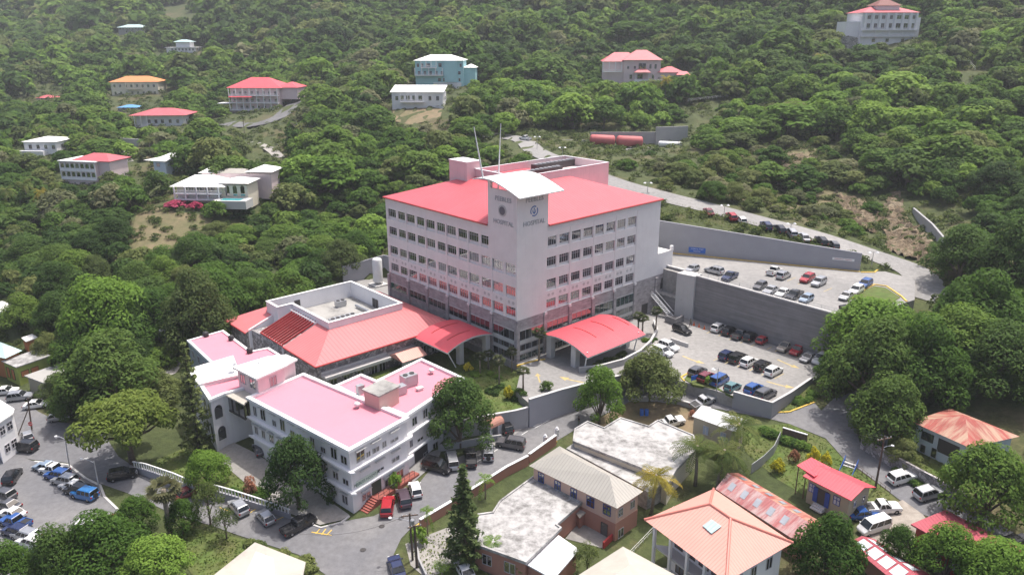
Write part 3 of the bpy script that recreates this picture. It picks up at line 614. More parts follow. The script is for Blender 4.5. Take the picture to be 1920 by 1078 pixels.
# ------------------------------------------------------------------ cars
def _car(kind):
    """meshes of one car type; x is forward, origin on the ground at the middle"""
    T = {'sedan': dict(L=4.5, W=1.76, hb=.92, H=1.44, cab=(-1.55, .95), roof=(-.95, .25), hood=.80, tr=.88),
         'hatch': dict(L=3.9, W=1.68, hb=.94, H=1.50, cab=(-1.85, .95), roof=(-1.45, .25), hood=.84, tr=.94),
         'suv':   dict(L=4.5, W=1.82, hb=1.08, H=1.72, cab=(-2.12, 1.0), roof=(-1.85, .30), hood=1.0, tr=1.08),
         'bigsuv': dict(L=4.95, W=1.92, hb=1.14, H=1.86, cab=(-2.38, 1.05), roof=(-2.20, .45), hood=1.08, tr=1.14),
         'van':   dict(L=4.6, W=1.72, hb=1.10, H=1.95, cab=(-2.22, 1.75), roof=(-2.12, 1.05), hood=.95, tr=1.10),
         'jeep':  dict(L=4.3, W=1.84, hb=1.10, H=1.82, cab=(-2.02, .72), roof=(-1.98, .42), hood=1.06, tr=1.10),
         'pickup': dict(L=5.2, W=1.84, hb=1.06, H=1.76, cab=(-.75, 1.15), roof=(-.55, .45), hood=1.02, tr=1.04)}[kind]
    L, Wd, hb, H = T['L'], T['W'], T['hb'], T['H']; x0, x1 = -L / 2, L / 2; hw = Wd / 2; b = MB()
    # lower body: cross-sections from rear to front (x, half width, bottom, shoulder height)
    st = [(x0, hw * .86, .42, T['tr'] * .86), (x0 + .12, hw * .96, .30, T['tr'] * .97), (x0 + .6, hw, .26, T['tr']), (T['cab'][0] + .3, hw, .24, hb), (0, hw, .24, hb), (T['cab'][1], hw, .24, hb), (T['cab'][1] + .25, hw * .99, .24, T['hood'] * 1.0), (x1 - .35, hw * .97, .26, T['hood'] * .93), (x1 - .08, hw * .88, .32, T['hood'] * .80), (x1, hw * .74, .40, T['hood'] * .66)]
    if kind == 'jeep': st[-3:] = [(x1 - .3, hw * .86, .34, 1.04), (x1 - .08, hw * .82, .38, 1.0), (x1, hw * .8, .42, .92)]
    st = sorted(st, key=lambda q: q[0]); sec = []
    for x, h, zb, zt in st:
        sec.append([np.array([x, -h * .92, zb]), np.array([x, -h, zb + .18]), np.array([x, -h, zt * .78]), np.array([x, -h * .94, zt]), np.array([x, h * .94, zt]), np.array([x, h, zt * .78]), np.array([x, h, zb + .18]), np.array([x, h * .92, zb])])
    i0 = len(b.v)
    for s_ in sec: b.v += s_
    for k in range(len(sec) - 1):
        for j in range(8):
            a = i0 + k * 8; b.f.append([a + j, a + 8 + j, a + 8 + (j + 1) % 8, a + (j + 1) % 8]); b.mi.append(0)
    b.f += [[i0 + j for j in range(8)], [i0 + (len(sec) - 1) * 8 + j for j in range(8)][::-1]]; b.mi += [0, 0]
    c0, c1 = T['cab']; r0, r1 = T['roof']; rw = hw * (.80 if kind != 'van' else .86); bw = hw * .93
    # roof panel and pillars in paint, the cabin itself in glass
    rf = [np.array([r0, -rw, H - .06]), np.array([r1, -rw, H - .06]), np.array([r1, rw, H - .06]), np.array([r0, rw, H - .06])]
    rt = [np.array([r0 + .10, -rw * .9, H]), np.array([r1 - .14, -rw * .9, H]), np.array([r1 - .14, rw * .9, H]), np.array([r0 + .10, rw * .9, H])]
    for k in range(4): b.poly([rf[k], rf[(k + 1) % 4], rt[(k + 1) % 4], rt[k]])
    b.poly(rt)
    def pil(xb, xt, wd=.05):
        for sg in (-1, 1): b.pbox((xb - wd, sg * bw - .03, hb - .02), (wd * 2, 0, 0), (0, .06, 0), (xt - xb, sg * (rw - bw), H - .05 - hb))
    pil(c1 - .05, r1 - .03); pil(c0 + .06, r0 + .06, .09)
    for t in ((.36, .66) if kind in ('suv', 'bigsuv', 'van', 'jeep') else (.5,)): pil(c0 + (c1 - c0) * t, r0 + (r1 - r0) * t)
    if kind in ('suv', 'bigsuv'):
        for sg in (-1, 1): b.pbox((r0 + .25, sg * rw * .86 - .02, H - .005), (r1 - r0 - .5, 0, 0), (0, .04, 0), (0, 0, .05))
    for sg in (-1, 1): b.cbox((c1 - .22, sg * (hw + .07), hb + .02), .12, .2, .14)
    if kind == 'pickup':  # the bed: walls round an open well
        b.box(x0 + .05, c0 - .05, -hw * .95, -hw * .86, 1.0, 1.12); b.box(x0 + .05, c0 - .05, hw * .86, hw * .95, 1.0, 1.12); b.box(x0 + .02, x0 + .10, -hw * .95, hw * .95, 1.0, 1.12)
    P = {'body': (b, None)}
    g = MB(); g.poly([(c1 - .01, -bw * .97, hb + .01), (c1 - .01, bw * .97, hb + .01), (r1 + .01, rw * .97, H - .06), (r1 + .01, -rw * .97, H - .06)], (1, 0, .3)); P['windscreen'] = (g, tint)
    g = MB(); g.poly([(c0, -bw * .95, hb + .04), (c0, bw * .95, hb + .04), (r0 - .005, rw * .95, H - .07), (r0 - .005, -rw * .95, H - .07)], (-1, 0, .2)); P['rear_window'] = (g, tint)
    for sg in (-1, 1):
        g = MB(); g.poly([(c0 + .02, sg * bw, hb + .005), (c1 - .04, sg * bw, hb + .005), (r1 - .02, sg * (rw + .004), H - .07), (r0 + .03, sg * (rw + .004), H - .07)], (0, sg, .2)); P['side_window' + ('.' if sg > 0 else '')] = (g, tint)
    wr = {'sedan': .31, 'hatch': .30, 'suv': .36, 'bigsuv': .39, 'van': .32, 'jeep': .41, 'pickup': .38}[kind]; wx = (x0 + L * .19, x1 - L * .18)
    P['wheels'] = [(x, sg * (hw - .10)) for x in wx for sg in (-1, 1)]; P['wr'] = wr
    P['lights'] = [('headlight', x1 - .12, sg * hw * .70, T['hood'] * .74, lampg) for sg in (-1, 1)] + [('tail_light', x0 + .045, sg * hw * .80, T['tr'] * .80, tail) for sg in (-1, 1)]
    if kind == 'pickup': g = MB(); g.box(x0 + .12, c0 - .06, -hw * .85, hw * .85, 1.035, 1.05); P['bed'] = (g, black_m)
    if kind == 'jeep':
        g = MB(); g.tube((x0 - .20, 0, .95), (x0 + .02, 0, .95), .37, .37, 14); P['spare_wheel'] = (g, rubber)
    return P
_CM = {}; _CT = {}
def carroot(kind, colour, name):
    key = (kind, colour, name)
    if key in _CT: return _CT[key]
    if kind not in _CM:
        P = _car(kind); d = {}
        for n in P:
            if n in ('wheels', 'wr', 'lights'): continue
            d[n] = P[n][0].mesh('car_' + n.rstrip('.'), P[n][1] or CARP['white'], smooth=False)
        wm = MB(); wm.lathe((0, 0, -.10), [(P['wr'] * .66, 0), (P['wr'], .02), (P['wr'], .18), (P['wr'] * .66, .20)], 16); rm = MB(); rm.lathe((0, 0, -.085), [(P['wr'] * .2, -.03), (P['wr'] * .64, 0), (P['wr'] * .64, .17), (P['wr'] * .2, .20)], 10)
        d['_tyre'] = wm.mesh('tyre', rubber); d['_rim'] = rm.mesh('rim', rimm); lm = MB(); lm.box(-.05, .05, -.16, .16, -.07, .07); d['_hl'] = lm.mesh('headlight', lampg)
        tm = MB(); tm.box(-.05, .05, -.10, .10, -.13, .13); d['_tl'] = tm.mesh('tail_light', tail); _CM[kind] = (P, d)
    P, d = _CM[kind]; r = thing(name, '', 'car', (0, 0, -500))
    def add(n, me, par, loc=(0, 0, 0), rot=(0, 0, 0)):
        o = bpy.data.objects.new(n, me); COL.objects.link(o); o.parent = par; o.location = loc; o.rotation_euler = rot; return o
    for n in d:
        if n[0] == '_': continue
        o = add(n.rstrip('.'), d[n], r)
        if n == 'body': o.material_slots[0].link = 'OBJECT'; o.material_slots[0].material = CARP[colour]
    for x, y in P['wheels']:
        q = add('wheel', d['_tyre'], r, (x, y, P['wr']), (math.pi / 2, 0, 0)); add('rim', d['_rim'], q)
    for n, x, y, z, m in P['lights']: add(n, d['_hl'] if n == 'headlight' else d['_tl'], r, (x, y, z))
    _CT[key] = r; r['fresh'] = 1; return r
NAMES = {'sedan': ('parked_car', 'car'), 'hatch': ('parked_car', 'car'), 'suv': ('parked_suv', 'suv'), 'bigsuv': ('parked_suv', 'suv'), 'van': ('parked_van', 'van'), 'jeep': ('off_road_car', 'car'), 'pickup': ('pickup_truck', 'pickup')}
def car(kind, colour, px, py, hx, hy, label, group=None, z=None, hb=.8, roof=None):
    """car whose body centre is seen at pixel (px, py) and whose nose points along the pixel direction (hx, hy) on the ground"""
    if z is None:
        P = atg(px, py, hb); g = lambda x, y: gz(x, y) + .09
        zz = g(P[0], P[1])
    else: P = at(px, py, z + hb); zz = z
    Q = at(px + hx, py + hy, P[2]); h = math.atan2(Q[1] - P[1], Q[0] - P[0]); name, cat = NAMES[kind]; r = carroot(kind, colour, name)
    if 'fresh' in r: del r['fresh']; r.location = (float(P[0]), float(P[1]), float(zz)); r.rotation_euler = (0, 0, h); FRM[r.name] = (np.array([P[0], P[1], zz]), h)
    else: r = dup(r, (P[0], P[1], zz), h)
    r['label'] = label; r['category'] = cat
    if group: r['group'] = group
    elif 'group' in r: del r['group']
    if z is None:   # follow the slope of the street
        e = 2.0; c, s = math.cos(h), math.sin(h); sl_ = (gz(P[0] + c * e, P[1] + s * e) - gz(P[0] - c * e, P[1] - s * e)) / (2 * e); cr = (gz(P[0] - s * e, P[1] + c * e) - gz(P[0] + s * e, P[1] - c * e)) / (2 * e)
        r.rotation_mode = 'XYZ'; r.rotation_euler = (math.atan(cr), -math.atan(sl_), h)
    return r

# ------------------------------------------------------------------ ground, platforms, roads
def axis(l): return np.unique(np.concatenate([np.arange(a, b, s) for a, b, s in l]))
gx = axis([(-1100, -260, 20), (-260, -130, 5), (-130, 130, 2), (130, 240, 5), (240, 1001, 20)]); gy = axis([(30, 60, 4), (60, 215, 2), (215, 340, 4), (340, 700, 9), (700, 1501, 25)])
GX, GY = np.meshgrid(gx, gy); fx, fy = GX.ravel(), GY.ravel(); fz = gzn(fx, fy)
jit = np.random.default_rng(3).normal(size=len(fz)) * np.clip((fy - 210) / 200, 0, .5); fz = fz + jit
for k, (pl, z) in PADS.items():
    if k == 'court': continue
    m = inpoly(fx, fy, pl)
    if k in ('lot', 'garden', 'lower'):     # keep the soil clear of the foot of the walls
        for t in range(8): m |= inpoly(fx + 3 * math.cos(t * math.pi / 4), fy + 3 * math.sin(t * math.pi / 4), pl)
    if k == 'deck':
        for t in range(8): m |= inpoly(fx + 2.3 * math.cos(t * math.pi / 4), fy + 2.3 * math.sin(t * math.pi / 4), pl) & (fz > z) & (((fx - C0[0]) * AX[0] + (fy - C0[1]) * AX[1]) > -30)
    fz[m] = np.minimum(fz[m], z - .9)
gm = bpy.data.meshes.new('hillside_ground'); nx, ny = len(gx), len(gy)
idx = np.arange(nx * ny).reshape(ny, nx); q = np.stack([idx[:-1, :-1], idx[:-1, 1:], idx[1:, 1:], idx[1:, :-1]], -1).reshape(-1, 4)
gm.vertices.add(nx * ny); gm.vertices.foreach_set('co', np.c_[fx, fy, fz].ravel()); gm.loops.add(q.size); gm.loops.foreach_set('vertex_index', q.ravel().astype(np.int32))
gm.polygons.add(len(q)); gm.polygons.foreach_set('loop_start', np.arange(0, q.size, 4, dtype=np.int32)); gm.polygons.foreach_set('loop_total', np.full(len(q), 4, dtype=np.int32)); gm.update()
gm.polygons.foreach_set('use_smooth', [True] * len(q)); gm.materials.append(soil)
go = bpy.data.objects.new('hillside_ground', gm); COL.objects.link(go); go['kind'] = 'structure'

def atn(px, py):
    """pixel to natural ground"""
    d = ray(px, py); d = d / d[1]; ys = np.arange(50.0, 900.0, 0.5); P = O + d[None] * ys[:, None]; z = gzn(P[:, 0], P[:, 1]); h = np.nonzero(P[:, 2] <= z)[0]
    i = h[0] if len(h) else len(ys) - 1
    if i == 0: return P[0]
    a = P[i - 1][2] - z[i - 1]; b = z[i] - P[i][2]; return P[i - 1] + (P[i] - P[i - 1]) * (a / (a + b + 1e-9))
def drape(name, outline, off, mat, step=3.0, kind='structure', world=False):
    pts = [np.asarray(p, float)[:2] for p in outline] if world else [atn(*p)[:2] for p in outline]
    bm = bmesh.new(); vs = [bm.verts.new((p[0], p[1], 0)) for p in pts]; bm.faces.new(vs); bm.normal_update()
    for ax in (0, 1):
        lo = min(p[ax] for p in pts); hi = max(p[ax] for p in pts); c = math.floor(lo / step) * step + step
        while c < hi:
            n = (1, 0, 0) if ax == 0 else (0, 1, 0); bmesh.ops.bisect_plane(bm, geom=bm.verts[:] + bm.edges[:] + bm.faces[:], plane_co=(c, 0, 0) if ax == 0 else (0, c, 0), plane_no=n, dist=1e-5); c += step
    co = np.array([v.co[:] for v in bm.verts]); z = gzn(co[:, 0], co[:, 1]) + off
    for v, h in zip(bm.verts, z): v.co.z = h
    if sum(f.normal.z for f in bm.faces) < 0: bmesh.ops.reverse_faces(bm, faces=bm.faces[:])
    me = bpy.data.meshes.new(name); bm.to_mesh(me); bm.free(); me.materials.append(mat); o = bpy.data.objects.new(name, me); COL.objects.link(o); o['kind'] = kind; return o
def ribbon(name, line, width, off, mat, world=False, dense=2.0, zs=None, kind='structure'):
    P = [np.asarray(p, float)[:2] for p in line] if world else [atn(*p)[:2] for p in line]
    # smooth the centre line (Catmull-Rom), then lay cross sections
    Q = []
    for i in range(len(P) - 1):
        p0, p1, p2, p3 = P[max(i - 1, 0)], P[i], P[i + 1], P[min(i + 2, len(P) - 1)]; n = max(2, int(np.linalg.norm(p2 - p1) / dense))
        for k in range(n):
            t = k / n; Q.append(.5 * ((2 * p1) + (p2 - p0) * t + (2 * p0 - 5 * p1 + 4 * p2 - p3) * t * t + (3 * p1 - p0 - 3 * p2 + p3) * t ** 3))
    Q.append(P[-1]); mb = MB(); m = 1 if width < 1 else 4; prev = None
    for k, c in enumerate(Q):
        d = Q[min(k + 1, len(Q) - 1)] - Q[max(k - 1, 0)]; d = d / (np.linalg.norm(d) + 1e-9); nn = np.array([-d[1], d[0]]); row = []
        for j in range(m + 1):
            q = c + nn * width * (j / m - .5); row.append(len(mb.v)); mb.v.append(np.array([q[0], q[1], (gz(*q) if zs is None else zs) + off]))
        if prev:
            for j in range(m): mb.f.append([prev[j], row[j], row[j + 1], prev[j + 1]][::-1]); mb.mi.append(0)
        prev = row
    o = mb.build(name, mat); o['kind'] = kind; return o

# platforms
for k, nm, m, bot in (('lot', 'lower_parking_ground', concp, -9), ('garden', 'garden_ground', grass_m, -9), ('lower', 'courtyard_ground', concl, -10), ('yard', 'service_yard_ground', concp, -6), ('deck', 'upper_parking_ground', concp, -1)):
    mb = MB(); mb.prism(PADS[k][0], bot, PADS[k][1]); struct(mb, nm, m)
# streets
drape('street', [(1540,770),(1562,748),(1600,735),(1650,700),(1700,700),(1640,760),(1600,790),(1612,830),(1652,856),(1720,893),(1785,930),(1850,972),(1960,1030),(1960,1078),(1850,1020),(1790,985),(1730,965),(1690,940),(1640,902),(1582,860),(1548,822),(1480,795),(1440,785),(1330,764),(1268,750),(1190,748),(1100,792),(1045,826),(950,880),(872,930),(775,986),(752,1010),(738,1040),(745,1085),(620,1085),(560,1040),(445,1003),(395,985),(330,966),(240,925),(188,907),(160,893),(128,868),(60,862),(-40,838),(-60,780),(-20,718),(40,748),(72,772),(112,792),(150,796),(180,790),(222,856),(262,882),(300,897),(370,926),(430,942),(490,952),(540,968),(600,988),(640,978),(700,968),(727,955),(770,925),(803,885),(880,848),(925,840),(985,798),(1000,798),(1100,737),(1180,722),(1283,716),(1300,727),(1350,744),(1400,759),(1447,773),(1480,771),(1525,753)], .08, asphalt)
drape('car_park', [(-80,850),(0,842),(60,864),(128,870),(160,895),(188,909),(196,932),(222,955),(228,1000),(150,1010),(80,1060),(40,1100),(-80,1100)], .12, asphalt)
drape('dirt_lane', [(150,797),(180,791),(222,762),(262,735),(330,700),(345,680),(325,676),(290,700),(235,735),(190,760),(150,785)], .14, cdust)
drape('court_ground', [(392,757),(410,816),(478,850),(560,900),(655,966),(640,976),(600,985),(540,962),(470,915),(420,872),(400,830),(385,790)], .14, cdust)
drape('driveway', [(985,799),(935,842),(900,820),(905,792),(935,772),(960,780)], .14, concp)
drape('entry_paving', [(820,866),(775,905),(757,890),(790,855),(830,840)], .13, concp)
drape('gravel_yard', [(1692,938),(1730,965),(1745,985),(1700,1040),(1640,1078),(1600,1040),(1620,990),(1640,960)], .12, gravel)
drape('dirt_yard', [(1110,792),(1180,750),(1270,752),(1330,767),(1320,800),(1280,830),(1180,820)], .06, dirt)
drape('front_yard', [(760,1020),(850,985),(870,1010),(860,1060),(800,1085),(770,1060)], .07, cdust)
drape('grass', [(800,1085),(765,1040),(790,1000),(860,990),(920,1085)], .05, grass_m, kind='stuff')
drape('grass', [(1480,795),(1548,824),(1582,862),(1642,905),(1695,948),(1640,970),(1560,960),(1460,900),(1400,850),(1380,800)], .05, grass_m, kind='stuff')
drape('grass', [(1600,800),(1700,790),(1800,850),(1900,930),(1920,960),(1790,925),(1660,852)], .05, grass_m, kind='stuff')
drape('grass', [(270,875),(300,860),(345,840),(392,850),(470,912),(490,945),(430,938),(370,920),(300,892)], .06, grass_m, kind='stuff')
drape('grass', [(340,985),(440,1006),(560,1042),(600,1078),(560,1100),(380,1100),(330,1040)], .05, grass_m, kind='stuff')
drape('grass', [(1447,775),(1482,773),(1528,755),(1545,735),(1522,720),(1484,748)], .10, grass_m, kind='stuff')
drape('grass', [(1610,530),(1650,540),(1690,565),(1660,630),(1625,640),(1650,580)], .08, grass_m, kind='stuff')
# the road up the hill
ribbon('hill_road', [(1722,560),(1738,548),(1730,525),(1700,503),(1640,480),(1560,452),(1440,419),(1330,390),(1240,368),(1150,343),(1060,308),(1005,284),(975,262),(900,252)], 7.2, .16, concp)
ribbon('house_drive', [(425,232),(470,236),(520,222),(540,206),(560,190)], 8.0, .3, asph_dark, dense=4)
ribbon('lower_drive', [(470,268),(505,280),(525,297)], 4.0, .3, cdust, dense=4)
ribbon('white_path', [(190,262),(225,285),(240,305)], 4.0, .3, cdust, dense=4)
for nm, l, m in (('clearing', [(228,282),(300,272),(305,295),(250,300)], dirt), ('bare_slope', [(735,205),(760,200),(830,205),(825,222),(770,235),(740,228)], dirt), ('bare_slope', [(255,405),(290,388),(330,400),(372,402),(400,412),(370,440),(320,468),(262,490),(240,470)], dry), ('cut_bank', [(1300,345),(1340,310),(1400,282),(1470,268),(1560,285),(1600,330),(1625,380),(1600,430),(1500,405),(1400,378),(1330,360)], dry)):
    drape(nm, l, .10, m)
rr = MB()
def rockface(l, seed):
    """cut rock slope as a rough sheet following the hillside"""
    rg = np.random.default_rng(seed); P = [atn(*p)[:2] for p in l]; a = np.array(P); x0, y0 = a.min(0); x1, y1 = a.max(0); st = .9; nx_ = int((x1 - x0) / st) + 1; ny_ = int((y1 - y0) / st) + 1
    X, Y = np.meshgrid(x0 + np.arange(nx_) * st, y0 + np.arange(ny_) * st); m = inpoly(X, Y, P); Z = gzn(X.ravel(), Y.ravel()).reshape(X.shape) + .15 + (rg.random(X.shape) - .35) * 1.5 * m
    i0 = len(rr.v); rr.v += [np.array(p) for p in np.c_[X.ravel() + rg.normal(size=X.size) * .2, Y.ravel() + rg.normal(size=X.size) * .2, Z.ravel()]]
    for j in range(ny_ - 1):
        for i in range(nx_ - 1):
            if m[j, i] and m[j + 1, i] and m[j, i + 1] and m[j + 1, i + 1]: q = i0 + j * nx_ + i; rr.f.append([q, q + 1, q + 1 + nx_, q + nx_]); rr.mi.append(0)
rockface([(1640,405),(1668,358),(1690,360),(1700,400),(1735,440),(1760,478),(1745,495),(1700,488),(1660,470),(1655,440)], 1)
rockface([(1395,318),(1440,296),(1500,288),(1530,300),(1520,345),(1470,352),(1420,345)], 2); rockface([(1560,360),(1610,372),(1640,405),(1650,445),(1610,430),(1575,400)], 3)
struct(rr, 'cut_rock_face', rock)
# kerbs, painted lines
def line_ground(px_pts, w_, h_, name, mat, zs=None, off=.0, world=False, kind='structure'):
    P = [np.asarray(p, float)[:2] for p in px_pts] if world else [(atn(*p) if zs is None else at(p[0], p[1], zs))[:2] for p in px_pts]; Q = []
    for i in range(len(P) - 1):
        n = max(1, int(np.linalg.norm(P[i + 1] - P[i]) / 2.5)); Q += [P[i] + (P[i + 1] - P[i]) * k / n for k in range(n)]
    Q.append(P[-1]); Z = [gz(*q_) if zs is None else zs for q_ in Q]; mb = MB(); mb.wall(Q, w_, [z - .3 + off for z in Z], [z + h_ + off for z in Z]); o = mb.build(name, mat); o['kind'] = kind; return o
line_ground([(1283,715),(1277,707),(1288,701)], .3, .16, 'yellow_kerb', yellow, zs=0)
line_ground([(1283,718),(1300,729),(1350,746),(1400,761),(1447,775),(1480,773),(1527,755)], .3, .22, 'yellow_kerb', yellow)
line_ground([(1044,828),(950,882),(872,932),(778,988)], .22, .2, 'yellow_kerb', yellow)
line_ground([(1100,740),(1000,801)], .35, .18, 'kerb', concl)
line_ground([(65,866),(128,872),(160,897),(188,911)], .35, .2, 'kerb', concl)
line_ground([(188,911),(196,932),(222,957)], .35, .2, 'kerb', concl)
line_ground([(158,799),(190,775),(235,745),(262,730)], .3, .3, 'yellow_kerb', yellow)
line_ground([(655,968),(640,980),(602,990),(540,969),(490,953)], .3, .18, 'kerb', concl)
for k in range(7):
    a, b = (1045 - k * 28, 775 + k * 17), (1034 - k * 28, 782 + k * 17); ribbon('lane_line', [a, b], .14, .11, whiteline)
ribbon('lane_line', [(1105,742),(1003,803)], .14, .11, whiteline)
ribbon('stop_line', [(104,822),(112,818)], .5, .11, whiteline); ribbon('stop_line', [(156,862),(166,859)], .5, .11, whiteline)
def bay(pts): ribbon('bay_line', pts, .16, .11, yellow)
bay([(412,952),(432,960)]); bay([(462,966),(480,955)]); bay([(520,975),(535,968)]); bay([(584,998),(622,1004)]); bay([(600,992),(592,1001)]); bay([(611,992),(603,1003)]); bay([(622,994),(612,1004)])
def padline(a, b, z, nm='bay_line', wd=.14, m=fadedy):
    P, Q = at(a[0], a[1], z), at(b[0], b[1], z); mb = MB(); d = (Q - P)[:2]; d /= np.linalg.norm(d); n = np.array([-d[1], d[0], 0]) * wd / 2; up = np.array([0, 0, .012])
    mb.poly([P - n + up, Q - n + up, Q + n + up, P + n + up], (0, 0, 1)); o = mb.build(nm, m); o['kind'] = 'structure'
BY = BX
def arrow(px, py, z, hx, hy, s=1.0, bend=0.0):
    """painted turn arrow lying on the paving"""
    P = at(px, py, z); Q = at(px + hx, py + hy, z); d = (Q - P)[:2]; d /= np.linalg.norm(d); n = np.array([-d[1], d[0]]); mb = MB(); c = P[:2]
    pts = [c - d * 2.2 * s + n * bend * s, c + n * bend * .25 * s, c + d * 1.2 * s]
    for a, b in zip(pts[:-1], pts[1:]):
        e = b - a; e /= np.linalg.norm(e); m_ = np.array([-e[1], e[0]]) * .18 * s; mb.poly([(*(a - m_), z + .012), (*(b - m_), z + .012), (*(b + m_), z + .012), (*(a + m_), z + .012)], (0, 0, 1))
    e = pts[-1]; mb.poly([(*(e - n * .7 * s), z + .016), (*(e + d * 1.6 * s), z + .016), (*(e + n * .7 * s), z + .016)], (0, 0, 1)); o = mb.build('painted_arrow', fadedy); o['kind'] = 'structure'
arrow(1296, 675, 0, 12, 3, 1.0, .9); arrow(1474, 682, 0, 12, 4, 1.0, .6); arrow(1460, 722, 0, 12, 2, 1.0, .8); arrow(1010, 709, 0, -3, -10, .8); arrow(1075, 714, 0, -10, -3, 1.1, -.6)
for x, y in ((1334,628),(1356,633),(1376,640),(1397,646),(1418,652),(1447,658),(1462,662),(1482,668),(1502,674),(1524,682)): padline((x, y - 8), (x - 9, y - 3), 0)
for x, y in ((1350,672),(1371,678),(1394,684),(1417,691),(1440,699),(1464,706)): padline((x + 6, y - 6), (x - 12, y + 4), 0)
for x, y in ((1440,512),(1460,518),(1480,524),(1500,530),(1524,536),(1548,544)): padline((x + 12, y - 4), (x - 4, y + 3), 9.5)
line_ground([(1258,475),(1400,489),(1612,510)], .3, .16, 'yellow_kerb', yellow, zs=9.5)
line_ground([(1598,560),(1622,543),(1640,534),(1662,537),(1690,556),(1700,566)], .35, .18, 'yellow_kerb', yellow, zs=9.5)
line_ground([(1614,511),(1640,511),(1650,503),(1640,492)], .35, .18, 'yellow_kerb', yellow, zs=9.5)
line_ground([(969,686),(1005,676),(1022,674)], .3, .16, 'yellow_kerb', yellow, zs=0)
mb = MB(); mb.prism(pz([(1600,560),(1622,545),(1640,537),(1660,540),(1688,558),(1662,576)],9.5), 9.0, 9.62); o = struct(mb, 'grass', grass_m, 'stuff')
mb = MB(); mb.prism(pz([(1616,509),(1638,509),(1646,502),(1638,494),(1618,489)],9.5), 9.0, 9.63); struct(mb, 'grass', grass_m, 'stuff')
mb = MB(); mb.prism(pz([(1283,712),(1300,722),(1345,731),(1375,744),(1360,737),(1328,716),(1300,705),(1290,702)],0), -.3, .14); struct(mb, 'grass', grass_m, 'stuff')

# retaining walls
def wallthing(name, label, pts, th, z0, z1, mat, cap=None, capm=None):
    mb = MB(); mb.wall(pts, th, z0, z1)
    loc = np.array([*np.mean([np.asarray(p)[:2] for p in pts], 0), float(np.min(z0))]); r = thing(name, label, 'wall', loc); mb.build('wall_body', mat, r)
    if cap is not None:
        c = MB(); Z1 = z1 if hasattr(z1, '__len__') else [z1] * len(pts); c.wall(pts, th + .16, [z + .003 for z in Z1], [z + cap for z in Z1]); c.build('coping', capm or concl, r)
    return r
rw = wallthing('retaining_wall', 'tall dark stained concrete wall holding up the upper parking deck', [W(-9.2,44.95), W(-45.75,44.0)], .5, -1, 9.9, concd, .25, concl)
wallthing('retaining_wall', 'short stained wall piece between the hospital corner and the grey pilaster', [W(7.5,46.6), W(-4.9,46.6)], .5, -1, 9.9, concd, .25, concl)
mb = MB(); mb.prism([W(-4.9,46.9), W(-4.9,43.6), W(-9.2,44.2), W(-9.2,46.9)], -1, 10.0); solo(mb, 'concrete_pilaster', concl, 'pale square concrete pilaster rising in the middle of the dark retaining wall', 'pillar')
wallthing('retaining_wall', 'end face of the upper deck wall beside the trees, coloured lighter as if sunlit', [W(-46.05,43.8), W(-46.05,52.9)], .5, 0, 9.9, graywall, .25, concl)  # lighter render than the front: the stronger light on this end is painted in
n_ = 12; pts = [W(14 - 44.8 * k / n_, 54.3 + 22 * k / n_) for k in range(n_ + 1)]; tops = [17.6 - .33 * (k // 1) for k in range(n_ + 1)]
uw = wallthing('retaining_wall', 'long smooth grey wall rising behind the upper parking deck', pts, .5, 9.0, tops, graywall)
def rail(name, label, P, Q, n, h=1.1, m=None, z=None):
    P, Q = np.asarray(P, float), np.asarray(Q, float); r = thing(name, label, 'railing', (P + Q) / 2); m = m or greym
    for k in range(n + 1):
        c = P + (Q - P) * k / n; mb = MB(); mb.tube(c, c + np.array([0, 0, h]), .035, n=5); mb.build('post', m, r)
    for f_ in (.5, 1.0): mb = MB(); mb.tube(P + np.array([0, 0, h * f_]), Q + np.array([0, 0, h * f_]), .03, n=5); mb.build('rail', m, r)
    return r
rail('guard_rail', 'thin metal guard rail along the top of the dark deck wall', W(-9.4,45.1,10.1), W(-45.6,44.15,10.1), 14, .8)
rail('guard_rail', 'thin metal guard rail on the short end of the upper deck', W(-46,44.4,10.1), W(-46,52.6,10.1), 4, .8)
# ramp wall in front of the forecourt, stepped garden wall, lot walls
wallthing('ramp_wall', 'smooth pale grey wall holding the hospital forecourt above the street', [W(-14.6,-10.6), W(-15.6,-4), W(-17.1,2.6), W(-18.4,8), W(-19.6,14)], .4, -8, [.95,.95,.95,.8,.7], graywall, .1, concl)
wallthing('garden_wall', 'stepped grey wall below the hospital garden beside the street', [W(-14.45,-10.7), W(-13.5,-13), W(-11,-18), W(-8.5,-24), W(-1.5,-26.5)], .35, -8, [-.6,-.8,-1.0,-1.2,-1.3], conc, .1, concl)
wallthing('parking_wall', 'low grey wall below the front row of the lower car park', [at(1375,742,0), at(1395,748,0), at(1447,763,0), at(1480,744,0), at(1522,715,0)], .3, -6, .85, graywall, .08, concl)
wallthing('planter_wall', 'curved low grey wall holding the planting under the right canopy', [W(-11.5,5.2), W(-13.6,9), W(-14.8,14), W(-14.2,20), W(-12.0,26)], .3, -.5, [1.0,1.1,1.2,1.2,.9], conc, .08, concl)
wallthing('kerb_wall', 'short low concrete wall beside two white cars in the lower lot', [at(1258,640,0), at(1290,651,0)], .3, -.3, .8, concl)
wallthing('planter_wall', 'low grey wall along the planted strip beside two white cars', [W(-12.0,26), W(-9,32), W(-5,36)], .3, -.5, .9, conc, .08, concl)

